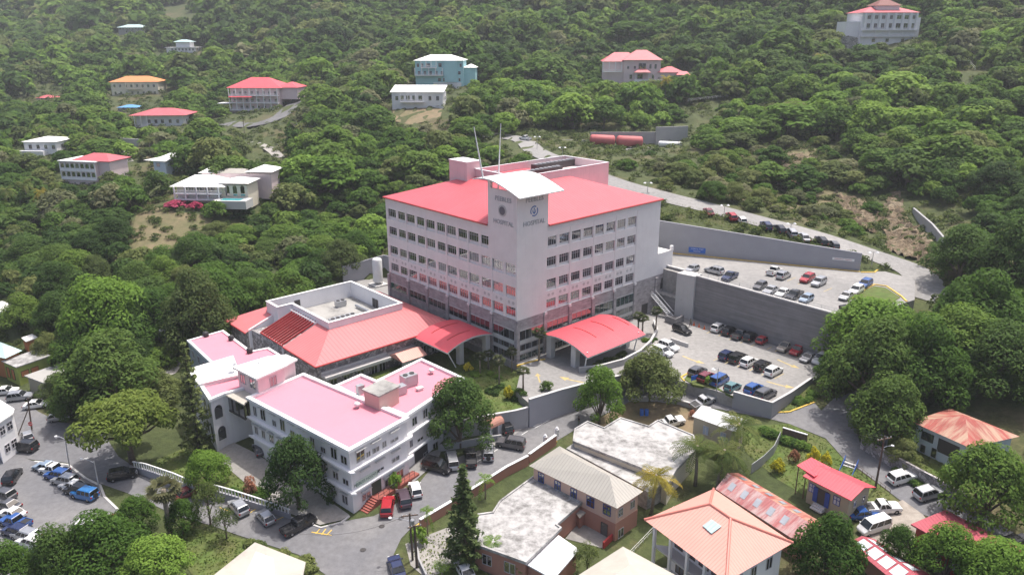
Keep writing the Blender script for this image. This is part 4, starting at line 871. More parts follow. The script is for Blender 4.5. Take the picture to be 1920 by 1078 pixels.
# ------------------------------------------------------------------ hospital (local frame: x along the right facade, y along the left facade, corner at 0, 0)
H = thing('hospital_building', 'six storey pale hospital with red roof, grey stone base and name tower', 'hospital', W(0, 0, 0), math.radians(42.1))
LA, LB, HE, HW = 43.5, 42.8, 25.96, 8.5; RC = .30          # depth of the window recess
ROWS = [23.46, 19.40, 14.95, 10.88]; WHT, SPN = 1.72, .62   # window tops, window height, spandrel below
def lbay(i): return (.35 + 7.13 * i, 7.03 + 7.13 * i)      # left facade recess of bay i
def rbay(i): return (7.85 + 6.87 * i, 14.02 + 6.87 * i)
mb = MB(); mb.box(RC, LB, RC, LA, HW - .2, HE - .02)
zs = [HE - .35] + sum([[t, t - WHT - SPN] for t in ROWS], []) + [HW]
# bands between the window rows, then piers between the bays, flush with the outer face
for a, b in zip(zs[0::2], zs[1::2]):
    mb.box(0, RC, 0, LA, b, a); mb.box(RC, LB, 0, RC, b, a)
for t in ROWS:
    z0, z1 = t - WHT - SPN, t
    ed = [0] + sum([list(lbay(i)) for i in range(6)], []) + [LA]
    for a, b in zip(ed[0::2], ed[1::2]): mb.box(.003, RC, a, b, z0, z1)
    for i in range(6): m = (lbay(i)[0] + lbay(i)[1]) / 2; mb.box(.12, RC, m - .42, m + .42, z0, z1)
    ed = [RC] + sum([list(rbay(i)) for i in range(4)], []) + [LB]
    for a, b in zip(ed[0::2], ed[1::2]): mb.box(a, b, .003, RC, z0, z1)
    for i in range(4): m = (rbay(i)[0] + rbay(i)[1]) / 2; mb.box(m - .42, m + .42, .12, RC, z0, z1)
# slim pilasters with corbels, string courses
for i in range(1, 6): y = lbay(i)[0] - .22; mb.box(-.06, 0, y - .2, y + .2, HW - .25, HE - 1.3); mb.box(-.34, 0, y - .32, y + .32, HW - .5, HW)
for i in range(0, 5): x = rbay(i)[0] - .35 if i < 4 else rbay(3)[1] + .4; mb.box(x - .2, x + .2, -.06, 0, HW - .25, HE - 1.3); mb.box(x - .32, x + .32, -.34, 0, HW - .5, HW)
mb.box(-.05, 0, 0, LA, HE - 1.35, HE - 1.25); mb.box(-.05, LB, -.05, 0, HE - 1.352, HE - 1.252)
# right end block, lower by three storeys
mb.box(LB + .002, 48.4, .02, 14, HW - .2, 13.2); mb.box(47.9, 48.5, -.05, .6, 13.2, 14.4); mb.box(LB, 48.4, .02, .25, 13.2, 13.5)
mb.build('wall', hosp, H, world=False)
for t in ROWS:
    for i in range(6):
        a, b = lbay(i); m = (a + b) / 2; wd = (b - a) / 2 - .55
        for c in (a + .08 + wd / 2, b - .08 - wd / 2): window(H, W(c, RC - .02, t - WHT), -BX, wd, WHT, 'hosp')
    for i in range(4):
        a, b = rbay(i); wd = (b - a) / 2 - .55
        for c in (a + .08 + wd / 2, b - .08 - wd / 2): window(H, W(RC - .02, c, t - WHT), -AX, wd, WHT, 'hosp')
# round medallions under the third row
for sgn in (0, 1):
    for i in range(6 if sgn == 0 else 4):
        a, b = lbay(i) if sgn == 0 else rbay(i)
        for f_ in (.10, .28, .62, .82):
            c = a + (b - a) * f_; mb = MB(); z = 11.80 - .0
            if sgn == 0: mb.tube((-.04, c, z), (.06, c, z), .33, n=14)
            else: mb.tube((c, -.04, z), (c, .06, z), .33, n=14)
            mb.build('medallion', concl, H, world=False)
# stone base: two storeys, piers proud of the wall
mb = MB(); mb.box(.25, LB, .25, LA, -1.6, HW - .2); mb.box(LB, 48.4, .25, 14, -1, HW - .2)
mb.box(-.02, .25, 0, LA, 6.25, HW - .02); mb.box(.25, 48.3, -.02, .25, 6.25, HW - .02)
mb.box(35.6, 42.2, -.02, .25, -1, 6.25); mb.box(42.2, 48.4, .02, .25, -1, 6.25)
PX = [-.35, 6.95, 14.0, 21.2, 28.3, 35.5, 43.1]
for y in PX: mb.box(-.30, .25, y, y + .85, -1.6, HW - .5)
for x in (-.35, 7.0, 14.1, 21.0, 27.9, 34.7, 42.2): mb.box(x, x + .85, -.30, .25, -1.6, HW - .5)
mb.box(.0, .25, 21.2, 43.5, -1.6, 4.6)
mb.build('stone_base', stone, H, world=False)
mb = MB()
for y0, y1 in ((0, 21.2),): mb.box(-.05, .2, y0 + .5, y1, 3.45, 4.25); mb.box(-.05, .2, y0 + .5, y1 - 7, 1.55, 2.25)
mb.box(.5, 35, -.05, .2, 3.35, 4.2); mb.box(.5, 35, -.05, .2, 1.35, 2.0); mb.box(-.05, .2, .5, 14, -1.5, -.3); mb.box(.5, 7, -.05, .2, -.9, -.2)
mb.box(-.12, -.02, 21, 43.4, 6.2, 6.32); mb.box(-.12, -.02, .5, 21, 6.2, 6.32); mb.box(.5, 35.6, -.12, -.02, 6.2, 6.32)
mb.build('string_course', concl, H, world=False)
for i, (y0, y1) in enumerate(zip([q + .95 for q in PX[:-1]], [q - .1 for q in PX[1:]])):
    m = (y0 + y1) / 2
    if i < 3:
        window(H, W(m, -.02, 4.3), -BX, y1 - y0, 1.85, 'strip', greym, win)
        if i < 1: window(H, W(m, -.02, 2.3), -BX, y1 - y0, 1.1, 'strip', greym, win); window(H, W(m, -.02, -.25), -BX, y1 - y0, 1.75, 'strip', greym, win)
    else: window(H, W(m, -.02, 4.62), -BX, y1 - y0, 1.55, 'strip', greym, wing)
for i, (x0, x1) in enumerate(zip((.6, 7.95, 15.05, 21.95, 28.85), (6.9, 14.0, 20.9, 27.8, 34.6))):
    m = (x0 + x1) / 2; window(H, W(-.02, m, 4.25), -AX, x1 - x0, 1.9, 'strip', greym, wing if i > 2 else win)
    window(H, W(-.02, m, 2.05), -AX, x1 - x0, 1.25, 'strip', greym, win if i < 3 else wing); window(H, W(-.02, m, -.15), -AX, x1 - x0, 1.45, 'strip', greym, wing)
mb = MB(); mb.box(37.9, 40.0, -.06, .02, .05, 2.6); mb.build('door', darkframe, H, world=False)
mb = MB(); mb.box(44.4, 45.9, -.02, .08, 4.9, 7.4); mb.build('door', darkframe, H, world=False)
# red hip roof, cut off by the plant enclosure
tr = 14.2; zt = 30.9; e = .35; zr = HE + .02
rf = MB(); q = [(-e, LA + e, zr), (-e, -e, zr), (LB + e, -e, zr), (LB + e, LA + e, zr)]; t_ = [(tr, LA - tr, zt), (tr, tr, zt), (LB - tr, tr, zt), (LB - tr, LA - tr, zt)]
kz = (zt - zr) / (tr + e); n0 = .5; zc = zr + (n0 + e) * kz; T8 = 8.05
rf.poly([q[0], (-e, T8, zr), (n0, T8, zc), (n0, n0, zc), t_[1], t_[0]], (0, 0, 1)); rf.poly([q[2], (T8, -e, zr), (T8, n0, zc), (n0, n0, zc), t_[1], t_[2]], (0, 0, 1))
for k in (2, 3): rf.poly([q[k], q[(k + 1) % 4], t_[(k + 1) % 4], t_[k]], (0, 0, 1))
rf.poly(t_, (0, 0, 1)); rf.build('roof', redroof, H, world=False)
mb = MB()
for a, b in ((q[0], (-e, T8, zr)), ((T8, -e, zr), q[2]), (q[2], q[3]), (q[3], q[0])): mb.tube(np.array(a) + [0, 0, -.12], np.array(b) + [0, 0, -.12], .17, n=6)
mb.build('gutter', redpaint, H, world=False)
# plant enclosure and lift block
mb = MB(); x0, x1, y0, y1, zb, zp = 13.7, 41.6, 14.3, 28.4, 26.2, 32.4
mb.box(x0, x1, y0, y0 + .3, zb, zp); mb.box(x0, x1, y1 - .3, y1, zb, zp); mb.box(x0, x0 + .3, y0 + .3, y1 - .3, zb, zp); mb.box(x1 - .3, x1, y0 + .3, y1 - .3, zb, zp); mb.box(x0 + .3, x1 - .3, y0 + .3, y1 - .3, 28, 30.45)
mb.box(11.4, 15.4, 28.42, 34.6, 27, 34.0); mb.build('plant_enclosure', palepink, H, world=False)
mb = MB(); mb.box(x0 - .06, x1 + .06, y0 - .06, y0 + .36, zp, zp + .1); mb.box(x0 - .06, x1 + .06, y1 - .36, y1 + .02, zp, zp + .1); mb.box(x0 - .06, x0 + .36, y0 + .36, y1 - .36, zp, zp + .1); mb.box(x1 - .36, x1 + .06, y0 + .36, y1 - .36, zp, zp + .1)
mb.box(11.3, 15.5, 28.45, 34.7, 34.0, 34.12); mb.build('coping', white, H, world=False)
for (cx, cy, lx) in ((21.5, 19.6, 10.5), (28.5, 24.6, 13.0)):
    mb = MB(); mb.box(cx, cx + lx, cy, cy + 1.7, 30.46, 32.0); cu = mb.build('chiller', darkframe, H, world=False); mb = MB()
    for k in range(int(lx / 1.3)): mb.lathe((cx + .7 + k * 1.3, cy + .85, 32.002), [(.5, 0), (.5, .14), (.1, .15)], 10)
    mb.build('fan', greym, cu, world=False)
mb = MB(); mb.box(16.3, 17.6, 25.0, 26.0, 30.46, 31.9); mb.build('cabinet', greym, H, world=False)
# name tower on the corner: two walls, an arched white roof
T8 = 8.0
tw = MB(); tw.box(0.0, T8, -.08, .45, HE - .05, 33.05); tw.box(-.08, .45, .452, T8, HE - .05, 33.05); tw.box(-.08, .0, -.08, T8, 20, HE - .05); tw.box(.0, T8, -.08, .0, 20, HE - .05)
tw.box(-.08, .0, -.08, .35, HW - .05, 20); tw.box(0, 7.5, -.08, .0, HW - .05, 20)
tw.box(-.079, .45, 7.2, T8, 33.05, 34.4); tw.box(7.3, T8, -.079, .45, 33.05, 33.3); tw.box(-.079, .45, -.07, .5, 33.05, 33.3)
tw.build('tower_wall', hosp, H, world=False)
arc = [(10.9, 34.45), (9.3, 34.78), (7.7, 34.95), (5.8, 34.93), (4.2, 34.66), (2.7, 34.27), (1.0, 33.75), (-.6, 33.2), (-2.2, 32.62)]
rf = MB(); xa, xb = -1.35, 10.0; th = .22
for (ya, za), (yb, zb_) in zip(arc[:-1], arc[1:]):
    rf.poly([(xa, ya, za), (xb, ya, za), (xb, yb, zb_), (xa, yb, zb_)], (0, 0, 1)); rf.poly([(xa, ya, za - th), (xb, ya, za - th), (xb, yb, zb_ - th), (xa, yb, zb_ - th)], (0, 0, -1))
    for x in (xa, xb): rf.poly([(x, ya, za), (x, yb, zb_), (x, yb, zb_ - th), (x, ya, za - th)], (-1 if x < 0 else 1, 0, 0))
for ya, za in (arc[0], arc[-1]): rf.poly([(xa, ya, za), (xb, ya, za), (xb, ya, za - th), (xa, ya, za - th)], (0, 1 if ya > 0 else -1, 0))
rf.build('arched_roof', whiteroof, H, world=False)
# lettering and emblems
def text(s, size, P, xd, par, m, name='lettering', ext=.06, align='CENTER', spacing=1.0):
    c = bpy.data.curves.new(name, 'FONT'); c.body = s; c.size = size; c.extrude = ext; c.align_x = align; c.align_y = 'CENTER'; c.space_character = spacing; c.resolution_u = 2
    tmp = bpy.data.objects.new('tmp', c); COL.objects.link(tmp); dg = bpy.context.evaluated_depsgraph_get(); me = bpy.data.meshes.new_from_object(tmp.evaluated_get(dg)); bpy.data.objects.remove(tmp); bpy.data.curves.remove(c)
    me.materials.clear(); me.materials.append(m); o = bpy.data.objects.new(name, me); COL.objects.link(o); xd = np.asarray(xd, float); xd = xd / np.linalg.norm(xd); X = np.array([xd[0], xd[1], xd[2] if len(xd) > 2 else 0]); Z = np.cross(X, (0, 0, 1.)); Z /= np.linalg.norm(Z); Y = np.cross(Z, X)
    M = Matrix(((X[0], Y[0], Z[0], P[0]), (X[1], Y[1], Z[1], P[1]), (X[2], Y[2], Z[2], P[2]), (0, 0, 0, 1)))
    if par is not None:
        loc, rot = FRM[par.name]; M = (Matrix.Translation(Vector(loc.tolist())) @ Matrix.Rotation(rot, 4, 'Z')).inverted() @ M; o.parent = par; FRM[o.name] = FRM[par.name]
    o.matrix_local = M; return o
letm = plain('lettering_metal', (.36, .36, .38), .4, .05); logob = plain('emblem_blue', (.04, .12, .36), .5, .05)
for (xd, f_) in ((BX, lambda u, z: W(-.10, u, z)), (-AX, lambda u, z: W(8.0 - u, -.10, z) if False else W(u, -.10, z))):
    text('PEEBLES', 1.25, f_(4.4 if xd is BX else 3.6, 31.35), xd, H, letm, spacing=1.05); text('HOSPITAL', 1.25, f_(4.3 if xd is BX else 3.6, 26.95), xd, H, letm, spacing=1.0)
mb = MB(); mb.tube((-.16, 3.85, 29.2), (-.02, 3.85, 29.2), 1.12, n=28); ro = mb.build('round_surround', concl, H, world=False); mb = MB(); mb.tube((-.20, 3.85, 29.2), (-.165, 3.85, 29.2), .80, n=28); mb.build('louvre', plain('louvre_grey', (.13, .13, .15), .7, .1), ro, world=False)
mb = MB(); n = 32
for k in range(n):     # ring
    a0, a1 = 2 * math.pi * k / n, 2 * math.pi * (k + 1) / n
    if 3 <= k % 16 <= 4: continue
    mb.poly([(4.3 + r_ * math.cos(a), -.105, 29.15 + r_ * math.sin(a)) for r_, a in ((.78, a0), (1.0, a0), (1.0, a1), (.78, a1))], (0, -1, 0))
emb = mb.build('emblem', logob, H, world=False); mb = MB()
for sg in (-1, 1):     # a heart-like pair of hands round a torch
    pts = [(0, -.62), (.34, -.30), (.46, .10), (.38, .42), (.24, .48), (.30, .12), (.20, -.18), (0, -.38)]
    for a, b, c, d in zip(pts[:3], pts[1:4], (pts[6], pts[5], pts[5]), (pts[7], pts[6], pts[5])): mb.poly([(4.3 + sg * p[0], -.106, 29.15 + p[1]) for p in (a, b, c, d)], (0, -1, 0))
mb.box(4.25, 4.35, -.12, -.082, 28.75, 29.5); mb.tube((4.3, -.12, 29.62), (4.3, -.082, 29.62), .13, n=10); mb.build('torch', logob, emb, world=False)
# two masts behind the tower
for k, (b0, tp) in enumerate((((8.2, -1.0, 34.9), (888.5, 238)), ((11.0, 5.0, 29.5), (939, 232)))):
    P = W(b0[0], b0[1], b0[2]); Q = atY(tp[0], tp[1], P[1] + 1); mb = MB(); mb.path([P, (P + Q) / 2, Q], [.16, .13, .07], 8)
    solo(mb, 'white_mast', metalw, ('slim white mast rising from the back edge of the arched tower roof', 'slim white mast standing behind the arched tower roof, nearer the plant enclosure')[k], 'mast')

# entrance canopies: red vaulted sheets on columns
def canopy(name, label, f_, u0, u1, v0, v1, z0, z1, sag, posts, braces, zg, seams):
    loc = f_((u0 + u1) / 2, (v0 + v1) / 2, zg); r = thing(name, label, 'canopy', loc, math.radians(42.1)); n = 14; top = MB(); bot = MB()
    prof = [(v0 + (v1 - v0) * k / n, z0 + (z1 - z0) * k / n + sag * (1 - (2 * k / n - 1) ** 2)) for k in range(n + 1)]
    m = 8; us = [u0 + (u1 - u0) * j / m for j in range(m + 1)]
    for (va, za), (vb, zb_) in zip(prof[:-1], prof[1:]):
        for ua, ub in zip(us[:-1], us[1:]):
            top.poly([f_(ua, va, za), f_(ub, va, za), f_(ub, vb, zb_), f_(ua, vb, zb_)], (0, 0, 1)); bot.poly([f_(ua, va, za - .3), f_(ub, va, za - .3), f_(ub, vb, zb_ - .3), f_(ua, vb, zb_ - .3)], (0, 0, -1))
    for u in (u0, u1):
        for (va, za), (vb, zb_) in zip(prof[:-1], prof[1:]): bot.poly([f_(u, va, za), f_(u, vb, zb_), f_(u, vb, zb_ - .3), f_(u, va, za - .3)])
    for v, z in (prof[0], prof[-1]): bot.poly([f_(u0, v, z), f_(u1, v, z), f_(u1, v, z - .3), f_(u0, v, z - .3)])
    top.build('canopy_sheet', redroof2, r); bot.build('fascia', concl, r)
    for u, v, s_ in posts:
        zz = np.interp(v, *zip(*sorted(prof))) - .32; mb = MB(); c = f_(u, v, zg); mb.cbox((c[0], c[1], zg - .2), s_, s_, zz - zg + .2, math.radians(42.1)); mb.build('column', concl, r)
    for a, b in braces: mb = MB(); mb.tube(f_(*a), f_(*b), .12, n=8); mb.build('brace', metalw, r)
    sm = MB()
    for u, va, vb in seams:
        pp = [(v, z) for v, z in prof if min(va, vb) - .01 <= v <= max(va, vb) + .01]
        for (p, z), (q_, z2) in zip(pp[:-1], pp[1:]): sm.pbox(f_(u, p, z + .002), f_(u + .12, p, z) - f_(u, p, z), f_(u, q_, z2) - f_(u, p, z), (0, 0, .10))
    sm.build('gutter', redpaint, r); return r
canopy('entrance_canopy', 'large vaulted red canopy over the drive, on the right face of the tall hospital', lambda u, v, z: W(v, u, z), 5.6, 22.6, -1.0, -13.2, 4.45, 3.5, 1.2, [(6.6, -2.6, 1.2), (6.8, -9.0, 1.2), (21.4, -2.6, 1.2), (21.2, -9.4, 1.2)], [((6.6, -11.6, .1), (6.4, -12.4, 4.1)), ((21.2, -11.6, .1), (21.4, -12.4, 4.1))], 0.0, [(11.8, -3.5, -10.5), (16.9, -3.0, -10.0), (21.6, -4.5, -10.5)])
canopy('entrance_canopy', 'smaller vaulted red canopy over the terrace, between the stone wing and the tall hospital', lambda u, v, z: W(u, v, z), 5.9, 16.6, -1.0, -12.3, 4.35, 3.6, 1.15, [(7.3, -1.6, 1.1), (9.4, -6.6, 1.1), (15.5, -2.2, 1.0)], [((8.4, -8.5, -1.3), (7.6, -11.4, 3.6))], -1.4, [(9.0, -3.5, -10.5), (14.0, -3.0, -10.0)])

# two storey stone wing with a hip roof round a roof court
L = thing('stone_wing', 'low grey stone hospital wing with red hip roof round an open roof court', 'hospital wing', W(30, -18, -3.4), math.radians(42.1)); LR = math.radians(42.1)
def wp(*q): return [W(a, b) for a, b in q]
mb = MB(); mb.prism(wp((17.6, -5), (17.6, -33), (51, -35), (51, -10), (44, -10), (44, -5)), -3.6, 3.75, cap=True); mb.build('stone_wall', stoner, L)
mb = MB(); mb.prism(wp((41.8, -26.0), (41.8, -35.0), (42.2, -35.0), (42.2, -26.0)), -3.5, [7.0, 3.85, 3.85, 7.0]); mb.prism(wp((29, -27), (41.78, -27), (41.78, -26.42), (29, -26.42)), 3.7, 7.0)
p0, p1, zb, zt_ = (24.4, -26.4), (44.5, -9.5), 3.8, 8.0
for (a0, a1, b0, b1) in ((24.4, 24.75, -26.4, -9.5), (24.75, 44.5, -9.85, -9.5), (44.15, 44.5, -29.6, -9.86), (39.4, 44.14, -29.6, -29.25), (39.4, 39.75, -29.24, -26.41), (24.76, 39.74, -26.4, -26.05)):
    mb.prism(wp((a0, b0), (a1, b0), (a1, b1), (a0, b1)), zb, zt_)
mb.prism(wp((24.8, -26), (44.1, -26), (44.1, -9.9), (24.8, -9.9)), 3.8, 4.6, top=1)
mb.build('parapet', [white, greyflat], L)
mb = MB()
for (a0, a1, b0, b1) in ((24.3, 24.85, -26.5, -9.4), (24.86, 44.6, -9.95, -9.4), (44.05, 44.6, -29.7, -9.96), (39.3, 44.04, -29.7, -29.15), (39.3, 39.85, -29.14, -26.51), (24.86, 39.84, -26.5, -25.95)): mb.prism(wp((a0, b0), (a1, b0), (a1, b1), (a0, b1)), zt_ + .003, zt_ + .12)
mb.build('coping', whiteroof, L)
ev, zu = 3.9, 6.7; sl_ = (zu - ev) / 7.6
def rp(a, b, z): return W(a, b, z)
rf = MB(); hip = (24.4, -26.4, zu)
rf.poly([rp(16.3, -34, ev), rp(16.3, -2.2, ev), rp(24.38, -9.5, zu), rp(24.38, -26.4, zu)], (0, 0, 1))
rf.poly([rp(16.3, -34, ev), rp(24.38, -26.42, zu), rp(29, -26.42, zu), rp(29, -34, ev)], (0, 0, 1))
rf.poly([rp(16.3, -2.2, ev), rp(44.5, -2.2, ev), rp(44.5, -9.48, zu), rp(24.38, -9.48, zu)], (0, 0, 1))
rf.poly([rp(41.7, -35.8, 3.45), rp(51.9, -35.8, 3.45), rp(46.6, -28.4, 6.1), rp(41.7, -28.4, 6.1)], (0, 0, 1)); rf.poly([rp(51.9, -35.8, 3.45), rp(51.9, -12, 3.45), rp(44.55, -12, 6.5), rp(46.6, -28.4, 6.1)], (0, 0, 1)); rf.poly([rp(41.7, -28.4, 6.1), rp(46.6, -28.4, 6.1), rp(44.5, -27, 6.6), rp(44.5, -29.65, 6.6)], (0, 0, 1))
rf.build('roof', seam('wing_red_roof', (.64, .18, .185), .8, .06), L)
mb = MB()
for a, b in (((16.3, -34, ev), (16.3, -2.2, ev)), ((16.3, -34, ev), (29, -34, ev)), ((41.7, -35.8, 3.45), (51.9, -35.8, 3.45))): mb.tube(rp(*a) + [0, 0, -.12], rp(*b) + [0, 0, -.12], .16, n=6)
mb.build('gutter', redpaint, L)
pg = MB()
for k in range(10): a = 29.4 + k * .98; pg.pbox(rp(a, -33.9, ev - .02), rp(a + .16, -33.9, 0) - rp(a, -33.9, 0), rp(a, -26.5, zu - .02) - rp(a, -33.9, ev - .02), (0, 0, .45))
pg.tube(rp(29.2, -34, ev + .1), rp(38.6, -34, ev + .1), .16, n=6); pg.build('pergola', redpaint, L)
mb = MB(); mb.prism(wp((29.1, -33.9), (29.1, -33.3), (38.2, -33.3), (38.2, -33.9)), -3.5, -3.0)
for a in (29.4, 38.2): mb.prism(wp((a, -33.9), (a + .3, -33.9), (a + .3, -33.5), (a, -33.5)), -3.0, ev - .1)
mb.build('pergola_post', white, L)
winrow(L, wp((41.8, -35.0))[0], wp((41.8, -26.0))[0], .6, [(.30, 1.9, 1.5), (.55, 1.9, 1.5)], 1 if True else 1, 'pair', off=.02)
# front of the wing: ledge, porch, windows
mb = MB(); mb.pbox(W(17.58, -32.5, .9), W(15.6, -32.5, 0) - W(17.58, -32.5, 0), W(0, -18.4, 0) - W(0, -32.5, 0), (0, 0, .55)); mb.pbox(W(17.58, -12, .9), W(16.9, -12, 0) - W(17.58, -12, 0), W(0, -18.38, 0) - W(0, -12, 0), (0, 0, .8)); mb.pbox(W(17.58, -32.5, 1.46), W(17.2, -32.5, 0) - W(17.58, -32.5, 0), W(0, -18.4, 0) - W(0, -32.5, 0), (0, 0, .55)); mb.build('ledge', concl, L)
for b_, z_ in ((-30, -2.0), (-27.2, -2.0), (-24.2, -2.0), (-21.2, -2.0), (-19.4, -2.0), (-9.6, -1.2), (-6.8, -1.2)): window(L, W(17.58, b_, z_), -AX, 1.4, 1.9, 'pair', frame, win)
po = MB(); zp0 = -3.4
for b_ in (-17.4, -13.6): po.prism(wp((12.9, b_), (13.7, b_), (13.7, b_ + .9), (12.9, b_ + .9)), zp0, .75)
po.prism(wp((13.0, -17.5), (17.5, -17.5), (17.5, -12.6), (13.0, -12.6)), .75, 1.1); 
for k in range(8):      # arched front
    t0, t1 = k / 8, (k + 1) / 8; b0, b1 = -16.5 + 2.9 * t0, -16.5 + 2.9 * t1; h0 = .75 - .9 * (2 * ((t0 + t1) / 2) - 1) ** 2
    po.prism(wp((12.95, b0), (13.2, b0), (13.2, b1), (12.95, b1)), h0 - .05, .74)
po.build('porch', concl, L); rf = MB(); rf.poly([W(12.5, -18, 1.15), W(12.5, -12.2, 1.15), W(14.9, -12.2, 2.2), W(14.9, -18, 2.2)], (0, 0, 1)); rf.poly([W(17.5, -18, 1.15), W(17.5, -12.2, 1.15), W(14.9, -12.2, 2.2), W(14.9, -18, 2.2)], (0, 0, 1)); rf.poly([W(12.5, -18, 1.14), W(14.9, -18, 2.19), W(17.5, -18, 1.14)]); rf.poly([W(12.5, -12.2, 1.14), W(14.9, -12.2, 2.19), W(17.5, -12.2, 1.14)]); rf.build('porch_roof', coral, L)
# equipment in the roof court
def rooftop(P, dx, dy, dz, label, rot=LR, fans=5, m=greym):
    r = thing('air_conditioner', label, 'air conditioner', P, rot); mb = MB(); mb.box(-dx / 2, dx / 2, -dy / 2, dy / 2, .25, dz); mb.box(-dx / 2 + .1, dx / 2 - .1, -dy / 2 + .1, dy / 2 - .1, 0, .25); mb.build('casing', m, r, world=False); fm_ = MB()
    for k in range(fans): fm_.lathe((-dx / 2 + dx * (k + .5) / fans, 0, dz), [(min(.42, dx / fans * .42), 0), (min(.42, dx / fans * .42), .14), (.1, .13)], 12)
    if fans: fm_.build('fan', darkframe, r, world=False)
    return r
rooftop(W(29.5, -20.5, 4.6), 5.6, 1.7, 1.9, 'long grey chiller with a row of fans in the roof court', LR + math.pi / 2 * 0, 5)
rooftop(W(40, -15, 4.6), 2.2, 1.4, 1.3, 'small grey condenser near the corner of the roof court', LR, 2)
mb = MB(); mb.tube(W(31, -13, 5.1), W(37, -13, 5.1), .3, n=8); solo(mb, 'duct', greym, 'long silver duct lying on the floor of the roof court', 'duct')
for (a, b, n_) in ((44.13, -22.5, (-AX)), ):
    pass
mb = MB(); mb.pbox(W(44.10, -23.6, 4.6), BX3 if False else np.array([*(BX * 1.3), 0]), np.array([*(-AX * .06), 0]), (0, 0, 2.2)); mb.build('door', darkframe, L)
for b_, w_ in ((-13.4, .6), (-12.2, .5)): mb = MB(); mb.pbox(W(33.5 + b_ + 13, -9.9, 4.62), np.array([*(AX * 1.0), 0]), np.array([*(-BX * .06), 0]), (0, 0, 1.9)); mb.build('door', darkframe, L)
# utility room with flat roof, gate and outside stair beside the retaining wall
U = thing('utility_room', 'small stained concrete room with flat white roof and dark slatted gate by the wall', 'building', W(-4, 45, 0)); zr_ = 4.2
uq = [at(1231, 547, zr_), at(1258.7, 538, zr_), at(1307, 545.4, zr_), at(1278, 561, zr_)]; ctr = np.mean(uq, 0)
ui = [c + (ctr - c) / np.linalg.norm(ctr - c) * .35 for c in uq]
mb = MB(); mb.prism(ui, -.3, zr_ - .35); mb.build('wall', concd, U); mb = MB(); mb.prism(uq, zr_ - .35, zr_); mb.build('roof', oldflat, U)
e0, e1 = ui[3], ui[2]; d_ = (e1 - e0); d_[2] = 0; nrm = np.array([d_[1], -d_[0], 0]) / np.linalg.norm(d_); 
if nrm[1] > 0: nrm = -nrm
mb = MB()
for k in range(9):
    p = e0 + d_ * (.22 + .045 * k); p[2] = 0; mb.pbox(p + nrm * .02, d_ * .028, nrm * .1, (0, 0, 3.3))
mb.build('gate', darkframe, U)
ST = thing('outside_stair', 'grey metal stair climbing to the flat roof of the utility room', 'stairs', at(1264, 592, 0)); s0, s1 = at(1263, 592, .6), at(1228, 551, 4.3); d_ = s1 - s0; hn = np.array([-d_[1], d_[0], 0]); hn = hn / np.linalg.norm(hn) * 1.3
mb = MB()
for k in range(16): p = s0 + d_ * k / 15; mb.pbox(p, hn, np.array([d_[0], d_[1], 0]) / 15 * .95, (0, 0, .06))
mb.build('tread', greym, ST); mb = MB()
for sd in (0, 1): mb.tube(s0 + hn * sd + [0, 0, -.1], s1 + hn * sd + [0, 0, -.1], .1, n=4); mb.tube(s0 + hn * sd + [0, 0, .95], s1 + hn * sd + [0, 0, .95], .05, n=4)
mb.pbox(s1, hn, np.array([d_[0], d_[1], 0]) / np.linalg.norm(d_) * 1.6, (0, 0, .1)); mb.build('stringer', metalw, ST)
wallthing('low_wall', 'low stained concrete wall in front of the outside stair', [at(1247, 603, 0), at(1266, 610, 0), at(1281, 602, 0)], .3, -.3, 1.5, concd)
# signs on the grey wall
def wallsign(name, label, pa, a, w_, h_, mcol, lines):
    k = (14 - a) / 44.8; P = W(a, 54.3 + 22 * k, pa); d = W(-30.8, 76.3) - W(14, 54.3); d /= np.linalg.norm(d); nr = np.array([-d[1], d[0], 0]); nr = nr if nr[1] < 0 else -nr
    P = P + nr * .27; r = thing(name, label, 'sign', P); mb = MB(); mb.pbox(P - d * w_ / 2, d * w_, nr * .06, (0, 0, h_)); mb.build('board', mcol, r)
    for t_, sz, z_, tm in lines: text(t_, sz, P + nr * .065 + np.array([0, 0, z_]), d, r, tm, 'text', .005)
    return r
wallsign('wall_sign', 'blue sign with two lines of white writing on the long grey wall', 10.1, 1.6, 4.0, 1.35, bluem, [('HOSPITAL STAFF', .40, .95, metalw), ('PARKING', .40, .4, metalw)])
wallsign('wall_sign', 'long low white sign with red writing at the low end of the grey wall', 11.6, -27.5, 4.6, .55, metalw, [('EMERGENCY PARKING', .36, .28, redpaint)])

